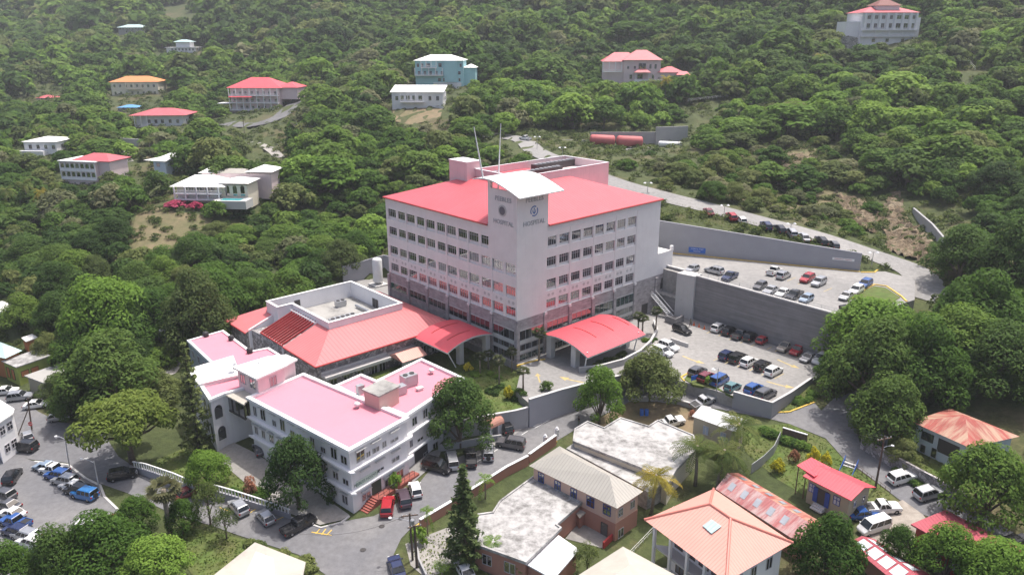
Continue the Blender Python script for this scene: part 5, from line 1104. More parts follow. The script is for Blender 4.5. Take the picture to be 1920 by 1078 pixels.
# ------------------------------------------------------------------ old white hospital building by the street
OB = thing('old_hospital_building', 'old three storey white building with pink flat roofs at the street corner', 'building', at(600, 800, -5.4))
def px3(l, z): return [at(p[0], p[1], z) for p in l]
def grow(poly, d):
    p = [np.asarray(q, float)[:2] for q in poly]; c = np.mean(p, 0); n = len(p); ar = sum(p[i][0] * p[(i + 1) % n][1] - p[(i + 1) % n][0] * p[i][1] for i in range(n)); sg = 1 if ar > 0 else -1; out = []
    for i in range(n):
        a, b, c_ = p[i - 1], p[i], p[(i + 1) % n]; d0 = (b - a) / np.linalg.norm(b - a); d1 = (c_ - b) / np.linalg.norm(c_ - b); n0 = np.array([d0[1], -d0[0]]) * sg; n1 = np.array([d1[1], -d1[0]]) * sg; m = n0 + n1; m /= max(.3, (1 + n0 @ n1)); out.append(b + m * d)
    return out
def flatblock(par, poly, z0, zt, wm, rm, over=.35, par_h=.55, cap=white, th=.35):
    """walls, a roof sheet set down inside a parapet, a projecting coping"""
    mb = MB(); mb.prism(poly, z0, zt - .38, cap=False); mb.build('wall', wm, par); inn = grow(poly, -th); out = grow(poly, over); n = len(poly); p = MB()
    for i in range(n):
        j = (i + 1) % n; p.poly([(*out[i], zt), (*out[j], zt), (*inn[j], zt), (*inn[i], zt)], (0, 0, 1)); p.poly([(*out[i], zt - .45), (*out[j], zt - .45), (*out[j], zt), (*out[i], zt)]); p.poly([(*out[i], zt - .45), (*out[j], zt - .45), (*grow(poly, -.02)[j], zt - .45), (*grow(poly, -.02)[i], zt - .45)], (0, 0, -1)); p.poly([(*inn[i], zt), (*inn[j], zt), (*inn[j], zt - par_h), (*inn[i], zt - par_h)])
    p.build('parapet', cap, par); r = MB(); r.poly([(*q, zt - par_h * .8) for q in inn], (0, 0, 1)); r.build('roof', rm, par)
zM = 5.0; M4 = px3([(466,744),(568.4,700.5),(762,782),(654,842)], zM); flatblock(OB, M4, -6.2, zM, oldwall, pinkroof)
zN = 4.6; N6 = px3([(657,736),(629.5,722),(677,701.5),(706,713.5),(790,672.5),(868,708),(762,778)], zN); flatblock(OB, N6, -6, zN, oldwall, pinkroof, .25)
st_ = MB(); 
Mo = grow(M4, .55)
for z in (1.35, -2.05):
    a, b, c_ = Mo[0], Mo[3], Mo[2]
    st_.pbox((*M4[0][:2], z), np.array([*(Mo[3] - Mo[0]), 0]), np.array([*(Mo[0] - M4[0][:2]), 0]) * .99, (0, 0, .3)); st_.pbox((*M4[3][:2], z + .004), np.array([*(Mo[2] - Mo[3]), 0]), np.array([*(Mo[3] - M4[3][:2]), 0]), (0, 0, .3))
No = grow(N6, .5)
for z in (1.1, -2.2): st_.pbox((*N6[6][:2], z), np.array([*(No[5] - No[6]), 0]), np.array([*(No[6] - N6[6][:2]), 0]), (0, 0, .28))
st_.build('ledge', white, OB)
# windows: long side (M0 -> M3) and street side (M3 -> M2), and the annexe (N6 -> N5)
for z, it in ((2.2, [(.06,.95,1.6),(.15,1.3,1.9),(.27,1.0,1.0),(.36,1.2,1.9),(.46,1.1,.9),(.56,1.1,.9),(.66,1.1,1.6),(.76,1.1,.9),(.86,1.4,1.7),(.95,1.4,1.3)]), (-1.2, [(.05,.9,1.3),(.13,.9,1.3),(.22,1.2,1.9),(.32,1.0,1.3),(.42,1.2,1.9),(.53,1.1,1.2),(.64,1.1,1.2),(.75,1.2,1.6),(.86,1.3,1.2),(.95,1.3,.9)]), (-4.6, [(.45,1.2,1.3),(.56,1.2,1.3),(.68,1.2,1.3),(.8,1.3,1.3),(.93,1.3,1.4)])):
    winrow(OB, M4[0], M4[3], z, it, 1, 'pair', frame, win)
for z, it in ((2.2, [(.17,1.6,1.6),(.30,.8,.8),(.43,1.3,.8),(.58,.8,1.0),(.76,1.6,.5)]), (-1.2, [(.22,1.7,.4),(.48,1.5,.4),(.76,1.6,.7)]), (-4.5, [(.22,1.7,1.1),(.60,1.3,1.1),(.82,1.5,1.6)])):
    winrow(OB, M4[3], M4[2], z, it, 1, 'pair', frame, win)
for z, it in ((2.0, [(.12,1.2,1.4),(.30,1.2,1.6),(.5,1.2,1.4),(.7,1.2,1.4),(.88,1.2,1.4)]), (-1.3, [(.05,.7,1.2),(.2,1.5,.5),(.4,1.4,1.2),(.6,1.4,1.2)]), (-4.8, [(.28,1.4,.8),(.45,1.4,1.2)])):
    winrow(OB, N6[6], N6[5], z, it, 1, 'pair', frame, win)
sd = (M4[3] - M4[0])[:2]; sl2 = np.linalg.norm(sd); sd = sd / sl2; sn = np.array([sd[1], -sd[0]])
def hood1(p, sd, sn, z, w_): hb = MB(); hb.pbox((*(p - sd * w_), z), (*(sd * 2 * w_), 0), (*(sn * .42), 0), (0, 0, .1)); hb.build('window_hood', concl, OB)
for z, fr_ in ((4.25, (.15,.27,.46,.56,.76,.86)), (.45, (.05,.13,.22,.32,.42,.53,.64,.75,.86)), (-2.85, (.45,.56,.68,.8,.93))):
    for f_ in fr_: p = M4[0][:2] + sd * sl2 * f_; hood1(p, sd, sn, z, .85)
sd = (M4[2] - M4[3])[:2]; sl2 = np.linalg.norm(sd); sd = sd / sl2; sn = np.array([sd[1], -sd[0]])
for z, fr_ in ((4.0, (.17,.43,.76)), (.6, (.22,.48,.76)), (-2.9, (.22,.60,.82))):
    for f_ in fr_: p = M4[3][:2] + sd * sl2 * f_; hood1(p, sd, sn, z, .95)
p = M4[3][:2] + sd * sl2 * .40; door(OB, (*p, -4.6), sn, 1.9, 2.6, plain('green_door', (.05, .08, .06), .5))
# name board over the ground floor and front steps
bp = M4[3][:2] + sd * sl2 * .07 + sn * .02; mb = MB(); mb.pbox((*bp, -1.65), (*(sd * sl2 * .36), 0), (*(sn * .10), 0), (0, 0, .95)); sb = mb.build('name_board', plain('pale_green_board', (.46, .52, .46), .6, .05), OB)
tp = bp + sd * sl2 * .18 + sn * .11; text('PEEBLES HOSPITAL', .62, (*tp, -1.17), sd, OB, plain('green_letters', (.03, .10, .07), .5), 'lettering', .01)
P0 = M4[3][:2] + sd * .3 + sn * .1; P1 = M4[3][:2] + sd * 3.6 + sn * .1
stp = MB()
for k in range(9): q = P0 + (P1 - P0) * k / 9; stp.pbox((*q, -6.1), (*((P1 - P0) / 9), 0), (*(sn * 1.6), 0), (0, 0, .35 + k * .18))
stp.pbox((*P1, -6.1), (*(sd * (sl2 - 3.0)), 0), (*(sn * 1.5), 0), (0, 0, 1.6)); stp.build('front_steps', plain('red_tile', (.30, .09, .07), .8, .2, 2), OB)
rl = MB(); a = P1 + sn * 1.42
for k in range(8): q = a + sd * (sl2 - 4) * k / 7; rl.tube((*q, -4.5), (*q, -3.5), .035, n=5)
rl.tube((*a, -3.5), (*(a + sd * (sl2 - 4)), -3.5), .04, n=5); rl.tube((*a, -3.95), (*(a + sd * (sl2 - 4)), -3.95), .03, n=5); rl.build('handrail', darkframe, OB)
# flat dark panel put in for the shade of the annexe entrance recess
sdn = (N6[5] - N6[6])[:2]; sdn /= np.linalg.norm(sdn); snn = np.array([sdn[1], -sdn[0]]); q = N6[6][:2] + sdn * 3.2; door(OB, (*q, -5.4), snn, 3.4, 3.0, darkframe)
# roof-top rooms of the rear part
def block(par, poly, z0, z1, wm, rm, over=.3, t=.25, name='annexe'):
    mb = MB(); mb.prism(poly, z0, z1 - t); w_ = mb.build(name + '_wall', wm, par); mb = MB(); mb.prism(grow(poly, over), z1 - t, z1, bottom=True); mb.build(name + '_roof', rm, par); return w_
rt2 = px3([(682,729.5),(718,712),(747,723),(710,741.5)], 7.2); block(OB, rt2, 4.0, 7.25, peach if False else stucco('salmon_render', (.56, .40, .35), .2), greyflat, .25, .25, 'plant_room')
ph = px3([(444,687.5),(502,670),(532,684.5),(482,706.5)], 7.9); block(OB, ph, 3, 7.9, palepink, whiteroof, .5, .3, 'penthouse'); ph2 = px3([(503,671),(534,665),(552,672.5),(531,684)], 7.7); block(OB, ph2, 3, 7.6, palepink, whiteroof, .4, .3, 'penthouse')  # pink wall colour stands for light reflected from the pink roofs
winrow(OB, ph[0], ph[3], 5.4, [(.25, 1.5, 1.6), (.75, 1.8, 1.6)], 1, 'pair', frame, win); winrow(OB, ph[3], ph[2], 5.2, [(.55, 1.4, 1.6)], 1, 'pair', frame, win)
wr = px3([(355,692),(434,668.5),(446,701),(375,718)], 4.9); block(OB, wr, -5, 4.9, oldwall, whiteroof, .35, .3, 'rear_block')
pk = px3([(377,722),(447,703.5),(470,722),(417,737.5),(394,747.5)], 4.5); flatblock(OB, pk, -5.3, 4.5, oldwall, pinkroof, .25, .45)
bk = px3([(352,637.5),(418,619),(470,658),(503,651.5),(524,664.5),(440,690),(394,677)], 4.3); flatblock(OB, bk, -4.5, 4.3, stucco('blue_grey_render', (.34, .37, .42), .3), pinkroof, .15, .35)
# covered glazed bridge between the two parts and the arched porch
br = px3([(418,737.5),(445,721),(478,735),(457,758.5)], 4.1); mb = MB(); mb.prism(br, 3.85, 4.1, bottom=True); mb.build('bridge_roof', beigeroof, OB); bi = grow(br, -.25)
mb = MB(); mb.prism(bi, 1.0, 1.3, bottom=True)
for a_, b_ in zip(bi, bi[1:] + bi[:1]):
    for k in range(4): q = a_ + (b_ - a_) * k / 3.0; mb.cbox((q[0], q[1], 1.3), .1, .1, 2.54)
mb.build('bridge_frame', darkframe, OB); mb = MB()
bi2 = grow(br, -.32); mb.prism(bi2, 1.31, 3.83, cap=False); mb.build('bridge_glazing', win, OB)
def archwin(par, p0, p1, t, z, w_, h_, out=1):
    d = np.asarray(p1)[:2] - np.asarray(p0)[:2]; L_ = np.linalg.norm(d); d /= L_; n = np.array([d[1], -d[0]]) * out; c = np.asarray(p0)[:2] + d * L_ * t + n * .03; pts = [(-w_ / 2, 0), (w_ / 2, 0)] + [(w_ / 2 * math.cos(a), h_ - w_ / 2 + w_ / 2 * math.sin(a)) for a in np.linspace(0, math.pi, 9)]
    mb = MB(); P = [np.array([*(c + d * u), z + v]) for u, v in pts]; Q = [p + np.array([*(n * .06), 0]) for p in P]; mb.poly(Q, (*n, 0))
    for i in range(len(P)): mb.poly([P[i], P[(i + 1) % len(P)], Q[(i + 1) % len(P)], Q[i]])
    return mb.build('arched_opening', win, par)
for t in (.5,):
    archwin(OB, pk[4], pk[3], .5, .6, 1.4, 2.3); archwin(OB, pk[4], pk[3], .55, -3.4, 1.4, 2.4)
for t in (.25, .7): archwin(OB, pk[0], pk[4], t, .6, 1.2, 2.2); archwin(OB, pk[0], pk[4], t, -3.4, 1.2, 2.2)
winrow(OB, bk[0], bk[6], 1.4, [(.2,1.2,1.5),(.45,1.2,1.5),(.7,1.2,1.5),(.9,1.2,1.5)], 1, 'pair'); winrow(OB, wr[0], wr[3], 1.6, [(.3,1.2,1.6),(.7,1.2,1.6)], 1, 'pair')
pl_ = px3([(400,800),(427,788),(433,806),(412,818)], -4.0); mb = MB(); mb.prism(pl_, -5.6, -3.2); mb.build('porch_base', white, OB)
# things standing on the roofs
rooftop(at(748, 739, 4.2), 2.4, 1.5, 1.5, 'low silver air duct unit beside the roof-top room', .7, 0); rooftop(at(767, 722, 4.2), 2.6, 1.8, 2.0, 'tall silver air handling unit on the pink roof', .7, 2); rooftop(at(787, 731, 4.2), 1.2, .8, .5, 'small flat white unit lying on the pink roof', .7, 0, metalw); rooftop(at(676, 738, 4.6), 1.2, 1.0, 1.6, 'grey louvred box against the roof-top room', .7, 0)
def vent(P, label):
    mb = MB(); mb.lathe(P, [(.25, 0), (.25, .4), (.5, .45), (.55, .7), (.3, .95), (.05, 1.0)], 12); solo(mb, 'roof_ventilator', metalw, label, 'ventilator', smooth=True)
vent(at(670, 764, 4.6), 'round white roof ventilator on the larger pink roof'); vent(at(809, 700, 4.2), 'round white roof ventilator on the smaller pink roof beyond the grey room')
def tank(P, r_, h_, m, label):
    mb = MB(); mb.lathe(P, [(r_ * .9, 0), (r_, .1), (r_, h_ * .8), (r_ * .6, h_ * .95), (r_ * .2, h_)], 12); solo(mb, 'water_tank', m, label, 'water tank', smooth=True)
tank(at(434, 638, 4), .55, 1.1, black_m, 'black water tank on the rear pink roof, beside the white strip'); tank(at(468.5, 662, 4), .55, 1.1, black_m, 'black water tank at the inner corner of the rear pink roof'); tank(at(386, 631, 4), .6, 1.1, black_m, 'black water tank on the far edge of the rear pink roof')
def dish(P, label):
    r = thing('satellite_dish', label, 'satellite dish', P); mb = MB(); mb.tube(P, P + np.array([0, 0, .9]), .05, n=6); mb.build('stand', greym, r); mb = MB(); c = P + np.array([0, 0, 1.2])
    mb.lathe((c[0], c[1], c[2] - .1), [(.05, .0), (.35, .08), (.6, .25), (.55, .27), (.3, .12), (.02, .05)], 14); mb.build('bowl', greym, r)
dish(at(438, 697, 4.9), 'grey satellite dish between the white roofs of the old building')
mb = MB(); P = at(489, 697, 7.9); mb.path([P, P + [0, 0, 1.6], P + [0, 0, 2.6]], [.06, .05, .03], 6); mb.lathe(P + np.array([0, 0, 1.5]), [(.05, 0), (.35, .1), (.05, .3)], 10); solo(mb, 'antenna', greym, 'small antenna mast on the white penthouse roof', 'antenna')
# front garden wall with white balustrade
def balustrade(label, P, z0, zw, zt):
    r = thing('garden_wall', label, 'wall', (*np.mean(P, 0)[:2], z0[0])); mb = MB(); mb.wall([p[:2] for p in P], .3, z0, zw); mb.build('wall_body', graywall, r); L_ = [np.asarray(p)[:2] for p in P]
    mb = MB(); mb.wall(L_, .22, [z - .12 for z in zt], zt); mb.build('top_rail', metalw, r); i = 0
    for k in range(len(L_) - 1):
        n = max(1, int(np.linalg.norm(L_[k + 1] - L_[k]) / .55))
        for j in range(n):
            if i >= 90: break
            t = (j + .5) / n; q = L_[k] + (L_[k + 1] - L_[k]) * t; mb = MB(); mb.cbox((*q, zw[k] + (zw[k + 1] - zw[k]) * t), .14, .14, (zt[k] - zw[k]) - .13); mb.build('baluster', metalw, r); i += 1
    return r
Pb = [atn(*p) for p in ((252,884),(275,892),(330,915),(366,929))]; balustrade('grey garden wall with white balustrade, the stretch behind the wide yellow-green tree', Pb, [p[2] - .5 for p in Pb], [p[2] + h for p, h in zip(Pb, (.9, 1.2, 1.6, 1.4))], [p[2] + h for p, h in zip(Pb, (1.9, 2.3, 2.7, 2.5))])
Pb = [atn(*p) for p in ((405,934),(440,943),(490,956),(545,972))]; balustrade('grey garden wall with white balustrade, the stretch behind the parked silver cars', Pb, [p[2] - .5 for p in Pb], [p[2] + h for p, h in zip(Pb, (1.4, 1.3, 1.0, .8))], [p[2] + h for p, h in zip(Pb, (2.4, 2.3, 2.0, 1.6))])
# striped red gate post by the driveway
GP = thing('gate_shelter', 'small barrel roofed rust red shelter at the driveway gate', 'shelter', atn(937, 812)); g0 = atn(937, 812); mb = MB(); mb.cbox((g0[0], g0[1], g0[2]), 1.0, .5, 2.2, .6); mb.cbox((g0[0] - 1.6, g0[1] - 1.2, g0[2]), .6, .5, 2.2, .6); mb.build('pier', oldwall, GP); mb = MB()
for k in range(8):
    a0, a1 = math.pi * k / 8, math.pi * (k + 1) / 8; ux = np.array([math.cos(.75), math.sin(.75), 0]); uy = np.array([-ux[1], ux[0], 0]); c = g0 + np.array([-.8, -.6, 2.2]); mb.pbox(c - ux * 1.7 + uy * 1.0 * math.cos(a0) + np.array([0, 0, 1.0 * math.sin(a0)]), ux * 3.0, uy * (math.cos(a1) - math.cos(a0)) + np.array([0, 0, math.sin(a1) - math.sin(a0)]), np.array([0, 0, .06]))
mb.build('barrel_roof', terra, GP)
wallthing('garden_wall', 'low grey wall below the tree beside the parked jeep', [atn(*p)[:2] for p in ((822,846),(860,840),(905,832),(940,826))], .3, -6.5, [-3.4,-3.4,-3.4,-3.5], conc)

# ------------------------------------------------------------------ houses in front, built from their roof outlines
def hiproof(mb, c4, z, hgt, ridge=.5, over=.5, asis=False):
    """hip roof over the quadrilateral c4 (world xy, in order); the ridge runs along the longer side"""
    p = grow(c4, over); l0 = np.linalg.norm(p[1] - p[0]); l1 = np.linalg.norm(p[2] - p[1])
    if l1 > l0 and not asis: p = p[1:] + p[:1]
    a, b = (p[0] + p[3]) / 2, (p[1] + p[2]) / 2; d = b - a; L_ = np.linalg.norm(d); w_ = min(l0, l1) * ridge; k = min(.5, w_ / L_) if ridge > 0 else 0
    r0, r1 = a + d * k, b - d * k; R0, R1 = (*r0, z + hgt), (*r1, z + hgt); q = [(*x, z) for x in p]
    mb.poly([q[0], q[1], R1, R0], (0, 0, 1)); mb.poly([q[2], q[3], R0, R1], (0, 0, 1)); mb.poly([q[1], q[2], R1], (0, 0, 1)); mb.poly([q[3], q[0], R0], (0, 0, 1)); mb.poly(q, (0, 0, -1)); return R0, R1
def quad(l, z): return [np.asarray(q)[:2] for q in px3(l, z)]
# long beige-roofed peach house
ze = -.2; h1 = quad([(992,873),(1049,836),(1206,921),(1157,953)], ze); T = thing('beige_roof_house', 'long two storey peach house with grey beige hip roof and blue window frames', 'house', (*np.mean(h1, 0), -6)); mb = MB(); hiproof(mb, grow(h1, -.45), ze, 2.1, .5, .45); mb.build('roof', greyroof, T); hw_ = grow(h1, -.5)
mb = MB(); mb.prism(hw_, -3.1, ze - .02); mb.build('upper_wall', peach, T); mb = MB(); mb.prism(grow(h1, -.46), -6.6, -3.1); mb.build('lower_wall', terra, T)
winrow(T, hw_[0], hw_[3], -2.3, [(.10,1.1,1.5),(.31,1.1,1.5),(.51,1.1,1.5),(.71,1.3,1.5),(.90,1.3,1.5)], 1, 'cross', bluetrim, win); winrow(T, hw_[3], hw_[2], -2.3, [(.2,.9,1.2),(.75,.9,1.2)], 1, 'pair', frame, win); winrow(T, hw_[3], hw_[2], -5.8, [(.25,1.2,1.4)], 1, 'pair', frame, win); winrow(T, hw_[0], hw_[3], -6.0, [(.88,1.1,2.2)], 1, 'plain', darkframe, win, off=.05)
# large weathered flat roofs
def weathered(label, l, z, z0, wm, name='flat_roof_house', rm=oldflat):
    q = quad(l, z); T = thing(name, label, 'house', (*np.mean(q, 0), z0)); mb = MB(); mb.prism(q, z0 - 1, z - .22); mb.build('wall', wm, T); mb = MB(); mb.prism(grow(q, .25), z - .22, z); 
    n = len(q); o, i_ = grow(q, .27), grow(q, .02)
    for k in range(n): j = (k + 1) % n; mb.poly([(*o[k], z + .18), (*o[j], z + .18), (*i_[j], z + .18), (*i_[k], z + .18)], (0, 0, 1)); mb.poly([(*o[k], z - .25), (*o[j], z - .25), (*o[j], z + .18), (*o[k], z + .18)]); mb.poly([(*i_[k], z), (*i_[j], z), (*i_[j], z + .18), (*i_[k], z + .18)])
    mb.build('roof', rm, T); return T, q
T, q = weathered('wide house with stained white flat roof under the coconut palms', [(1077,827),(1080,805),(1102,792),(1133,804),(1164,785),(1217,801),(1234,790),(1298,817),(1305,840),(1265,880),(1252,902),(1200,875)], -1.6, -5.2, cream)
sq = quad([(1062,840),(1077,829),(1252,903),(1214,922)], -2.7); mb = MB(); mb.prism(sq, -6, -2.7); mb.build('lower_roof', oldflat, T)
winrow(T, q[10], q[9], -4.0, [(.3,1.2,1.3),(.7,1.2,1.3)], 1, 'pair')
T, q = weathered('peach house with stained white flat roof beside the tall conifer', [(898,966),(926,962),(940,940),(1000,896),(1087,943),(1040,984),(1049,990),(985,1052),(890,1018)], -2.4, -6.2, terra)
winrow(T, q[8], q[7], -5.0, [(.25,1.4,1.5),(.7,1.6,1.6)], 1, 'pair')
q = quad([(984,1056),(1047,1003),(1086,1030),(1038,1086)], -3.0); T = thing('sheet_roof_shed', 'lean-to shed with smooth white sheet roof beside the stained flat roof', 'shed', (*np.mean(q, 0), -6.2)); mb = MB(); mb.prism(grow(q, -.3), -7, -3.2); mb.build('wall', terra, T); mb = MB(); mb.prism(q, -3.15, -2.95, bottom=True); mb.build('roof', seam('white_sheet_roof', (.70, .72, .74), .6, .03), T)
q = quad([(1075,952),(1086,950),(1098,958),(1087,968)], -3.6); T = thing('small_annexe', 'small red block annexe with beige slab roof against the peach house', 'shed', (*np.mean(q, 0), -6)); mb = MB(); mb.prism(grow(q, -.1), -6.6, -3.75); mb.build('wall', terra, T); mb = MB(); mb.prism(grow(q, .15), -3.75, -3.6, bottom=True); mb.build('roof', beigeroof, T)
wallthing('yard_wall', 'dark red low wall round the small paved yard', [atn(*p)[:2] for p in ((1131,1028),(1156,1003))], .25, -8, -4.9, redpaint); drape('small_yard', [(1060,1010),(1080,985),(1120,985),(1156,1005),(1130,1028)], .08, cdust)
wallthing('yard_wall', 'red block wall beside the street, with white capped top', [atn(*p)[:2] for p in ((788,992),(870,942),(950,892),(990,872))], .3, -7, [-4.1,-3.9,-3.6,-3.5], terra, .12, metalw)
wallthing('yard_wall', 'red block wall between the peach house and the wide flat roof', [atn(*p)[:2] for p in ((992,868),(1042,834))], .3, -7, [-3.6,-3.2], terra, .12, metalw)
mb = MB(); 
for k in range(2): q = atn(1022 + 22 * k, 834 - 14 * k); mb = MB(); mb.cbox(q, .5, .5, 1.5, .6); mb.lathe(q + np.array([0, 0, 1.5]), [(.35, 0), (.36, .1), (.2, .2), (.28, .35), (.05, .6)], 10); solo(mb, 'gate_post', white, ('short white gate post at the end of the red wall, nearer the beige roof', 'short white gate post farther up the street past the red wall')[k], 'gate post')
# coral roofed house with verandas
ze = 1.0; cq = quad([(1208,974),(1338,916),(1487,1017),(1362,1090)], ze); T = thing('coral_roof_house', 'big white house with coral hip roof, pale skylight and open verandas', 'house', (*np.mean(cq, 0), -6)); mb = MB(); cr4 = cq[1:] + cq[:1]; RR = hiproof(mb, grow(cr4, -.9), ze, 2.9, .42, .9, True); mb.build('roof', coral, T); capm = plain('ridge_salmon', (.56, .20, .16), .5, .05); e4 = grow(grow(cq, -.9), .9)
for a_, b_ in [(RR[0], RR[1])] + [(min(RR, key=lambda r_: math.hypot(r_[0] - e_[0], r_[1] - e_[1])), (*e_, ze)) for e_ in e4]: mb = MB(); mb.tube(np.array(a_) + [0, 0, .02], np.array(b_) + [0, 0, .03], .17, n=6); mb.build('ridge_cap', capm, T)
pass
iw = grow(cq, -2.6); o1 = grow(cq, -.9); mb = MB(); mb.prism(iw, -7, ze - .02); mb.build('wall', white, T); mb = MB(); mb.prism([o1[0], o1[3], iw[3], iw[0]], -2.75, -2.5, bottom=True); mb.prism([o1[0], o1[3], iw[3], iw[0]], -6.6, -5.9); mb.build('veranda_floor', concl, T)
mb = MB(); mb.prism([o1[3], o1[2], iw[2], iw[3]], -7, ze - .03); mb.build('side_wall', white, T)
dv = o1[3] - o1[0]
for k in range(5): q = o1[0] + dv * (.02 + .24 * k); mb = MB(); mb.cbox((*q, -6), .35, .35, 7.0, math.atan2(dv[1], dv[0])); mb.build('veranda_post', white, T)
winrow(T, iw[0], iw[3], -2.0, [(.15,1.4,2.0),(.4,1.4,2.0),(.65,1.6,2.0),(.87,1.2,2.0)], 1, 'pair', wood, win); winrow(T, iw[0], iw[3], -5.6, [(.2,1.4,1.8),(.5,1.8,2.0),(.8,1.4,1.8)], 1, 'pair', wood, win)
winrow(T, o1[3], o1[2], -1.9, [(.25,1.1,1.6),(.5,1.0,1.6),(.78,1.1,1.6)], 1, 'pair', frame, win); winrow(T, o1[3], o1[2], -5.6, [(.35,1.1,1.6),(.75,1.1,1.6)], 1, 'pair', frame, win)
RP_ = MB(); hiproof(RP_, grow(cr4, -.9), ze, 2.9, .42, .9, True)
def onroof(px_, py_, lift=.08):     # where the pixel's ray meets the hip roof
    d = ray(px_, py_); best = None
    for f_ in RP_.f[:4]:
        p = [RP_.v[i] for i in f_]; n = np.cross(p[1] - p[0], p[2] - p[0]); t = ((p[0] - O) @ n) / (d @ n); X = O + d * t
        if inpoly(np.array([X[0]]), np.array([X[1]]), p)[0]: best = X
    return best + np.array([0, 0, lift])
sk = [onroof(*q) for q in ((1317,987),(1334,975),(1353,988),(1334,1002))]
mb = MB(); mb.poly(sk, (0, 0, 1)); mb.poly([p + np.array([0, 0, .09]) for p in sk], (0, 0, 1))
for i in range(4): mb.poly([sk[i], sk[(i + 1) % 4], sk[(i + 1) % 4] + [0, 0, .09], sk[i] + [0, 0, .09]])
mb.build('skylight', tealroof, T)
# long rusty roofed building (two slopes meeting at a dark joint)
def gable(label, name, L4, z, hgt, wm, rms, z0, cat='house', over=.4, ridge=.5, h2=None):
    """L4: a0 a1 (one eave, left to right) b1 b0 (other eave); the ridge lies between"""
    p = [np.asarray(q)[:2] for q in L4]; T = thing(name, label, cat, (*np.mean(p, 0), z0)); r0 = p[0] + (p[3] - p[0]) * ridge; r1 = p[1] + (p[2] - p[1]) * ridge; zz = z + hgt
    o = grow(p, over); R0 = r0 + (r0 - r1) / np.linalg.norm(r0 - r1) * over; R1 = r1 - (r0 - r1) / np.linalg.norm(r0 - r1) * over
    for k, (e0, e1) in enumerate(((o[0], o[1]), (o[3], o[2]))):
        mb = MB(); A = [np.array([*e0, z - .1]), np.array([*e1, z - .1]), np.array([*R1, zz]), np.array([*R0, zz])]; mb.poly(A, (0, 0, 1)); B_ = [q - np.array([0, 0, .12]) for q in A]; mb.poly(B_, (0, 0, -1))
        for i in range(4): mb.poly([A[i], A[(i + 1) % 4], B_[(i + 1) % 4], B_[i]])
        mb.build('roof', rms[k % len(rms)], T)
    mb = MB(); mb.prism(p, z0 - 1, z - .14)
    mb.poly([(*p[0], z - .14), (*p[3], z - .14), (*r0, zz - .16)]); mb.poly([(*p[1], z - .14), (*p[2], z - .14), (*r1, zz - .16)]); mb.build('wall', wm, T); return T, p, (r0, r1, zz)
ze = -2.2; g4 = quad([(1345,915),(1500,1015),(1545,982),(1385,887)], ze); T, p, _ = gable('long building with faded rusty red sheet roofs and grey skylight patches', 'rusty_roof_house', g4, ze, 1.2, terra, [rustpink, rustred], -5.6, over=.2)
sky_ = plain('clear_sheet', (.30, .32, .36), .4, .1)
def patches(T, p, r, rows, m, hw_=.03, s0=.25, s1=.68):
    r0, r1, zz = r; z = ze
    for k, (e0, e1) in enumerate(((p[0], p[1]), (p[3], p[2]))):
        for t in rows:
            mb = MB(); A = []
            for (dt, ds) in ((-hw_, s0), (hw_, s0), (hw_, s1), (-hw_, s1)):
                e = e0 + (e1 - e0) * (t + dt); rr_ = r0 + (r1 - r0) * (t + dt); q = e + (rr_ - e) * ds; A.append(np.array([*q, z - .1 + (zz - z + .1) * ds + .10]))
            mb.poly(A, (0, 0, 1)); mb.poly([a - np.array([0, 0, .05]) for a in A], (0, 0, -1)); mb.build('skylight_patch', m, T)
patches(T, p, _, (.12, .28, .44, .60, .76), sky_)
# small red roofed cottage
ze = .2; g4 = quad([(1517,892),(1594,931),(1631,911),(1556,878)], ze); T, p, _ = gable('small sand coloured cottage with bright red roof and blue door', 'red_roof_cottage', g4, ze, .9, sand, [redroof2, redroof2], -3.3, over=.55); 
winrow(T, p[0], p[1], -2.0, [(.12,1.0,1.3),(.72,1.0,1.3)], 1, 'cross', bluetrim, plain('pale_curtain', (.5, .52, .56), .5)); dd = (p[1] - p[0]) / np.linalg.norm(p[1] - p[0]); nn_ = np.array([dd[1], -dd[0]]); q = p[0] + (p[1] - p[0]) * .36; door(T, (*q, -3.2), nn_, 2.2, 2.4, darkframe); 
for s_ in (-.85, .85): door(T, (*(q + dd * s_ * 1.1 + nn_ * .08), -3.2), nn_, .7, 2.3, bluetrim, 'shutter')
winrow(T, p[1], p[2], -1.9, [(.3,.6,1.0),(.75,.6,1.0)], 1, 'plain', frame, win)
pc = px3([(1494,872),(1521,857),(1560,877),(1527,893)], .6); mb = MB(); mb.poly(pc, (0, 0, 1)); mb.poly([q - np.array([0, 0, .12]) for q in pc], (0, 0, -1))
for i in range(4): mb.poly([pc[i], pc[(i + 1) % 4], pc[(i + 1) % 4] - [0, 0, .12], pc[i] - [0, 0, .12]])
mb.build('porch_roof', redroof2, T)
for x in (pc[0], (pc[0] + pc[3]) / 2): c = x + (np.mean(pc, 0) - x) * .12; mb = MB(); mb.tube((c[0], c[1], -4.5), (c[0], c[1], .45), .08, n=6); mb.build('porch_post', wood, T)
mb = MB()
for k in range(3): mb.pbox((*(q - dd * .9 + nn_ * (.1 + .35 * (2 - k))), -3.9), (*(dd * 1.8), 0), (*(nn_ * .34), 0), (0, 0, .2 + .22 * k))
mb.build('front_step', concl, T)
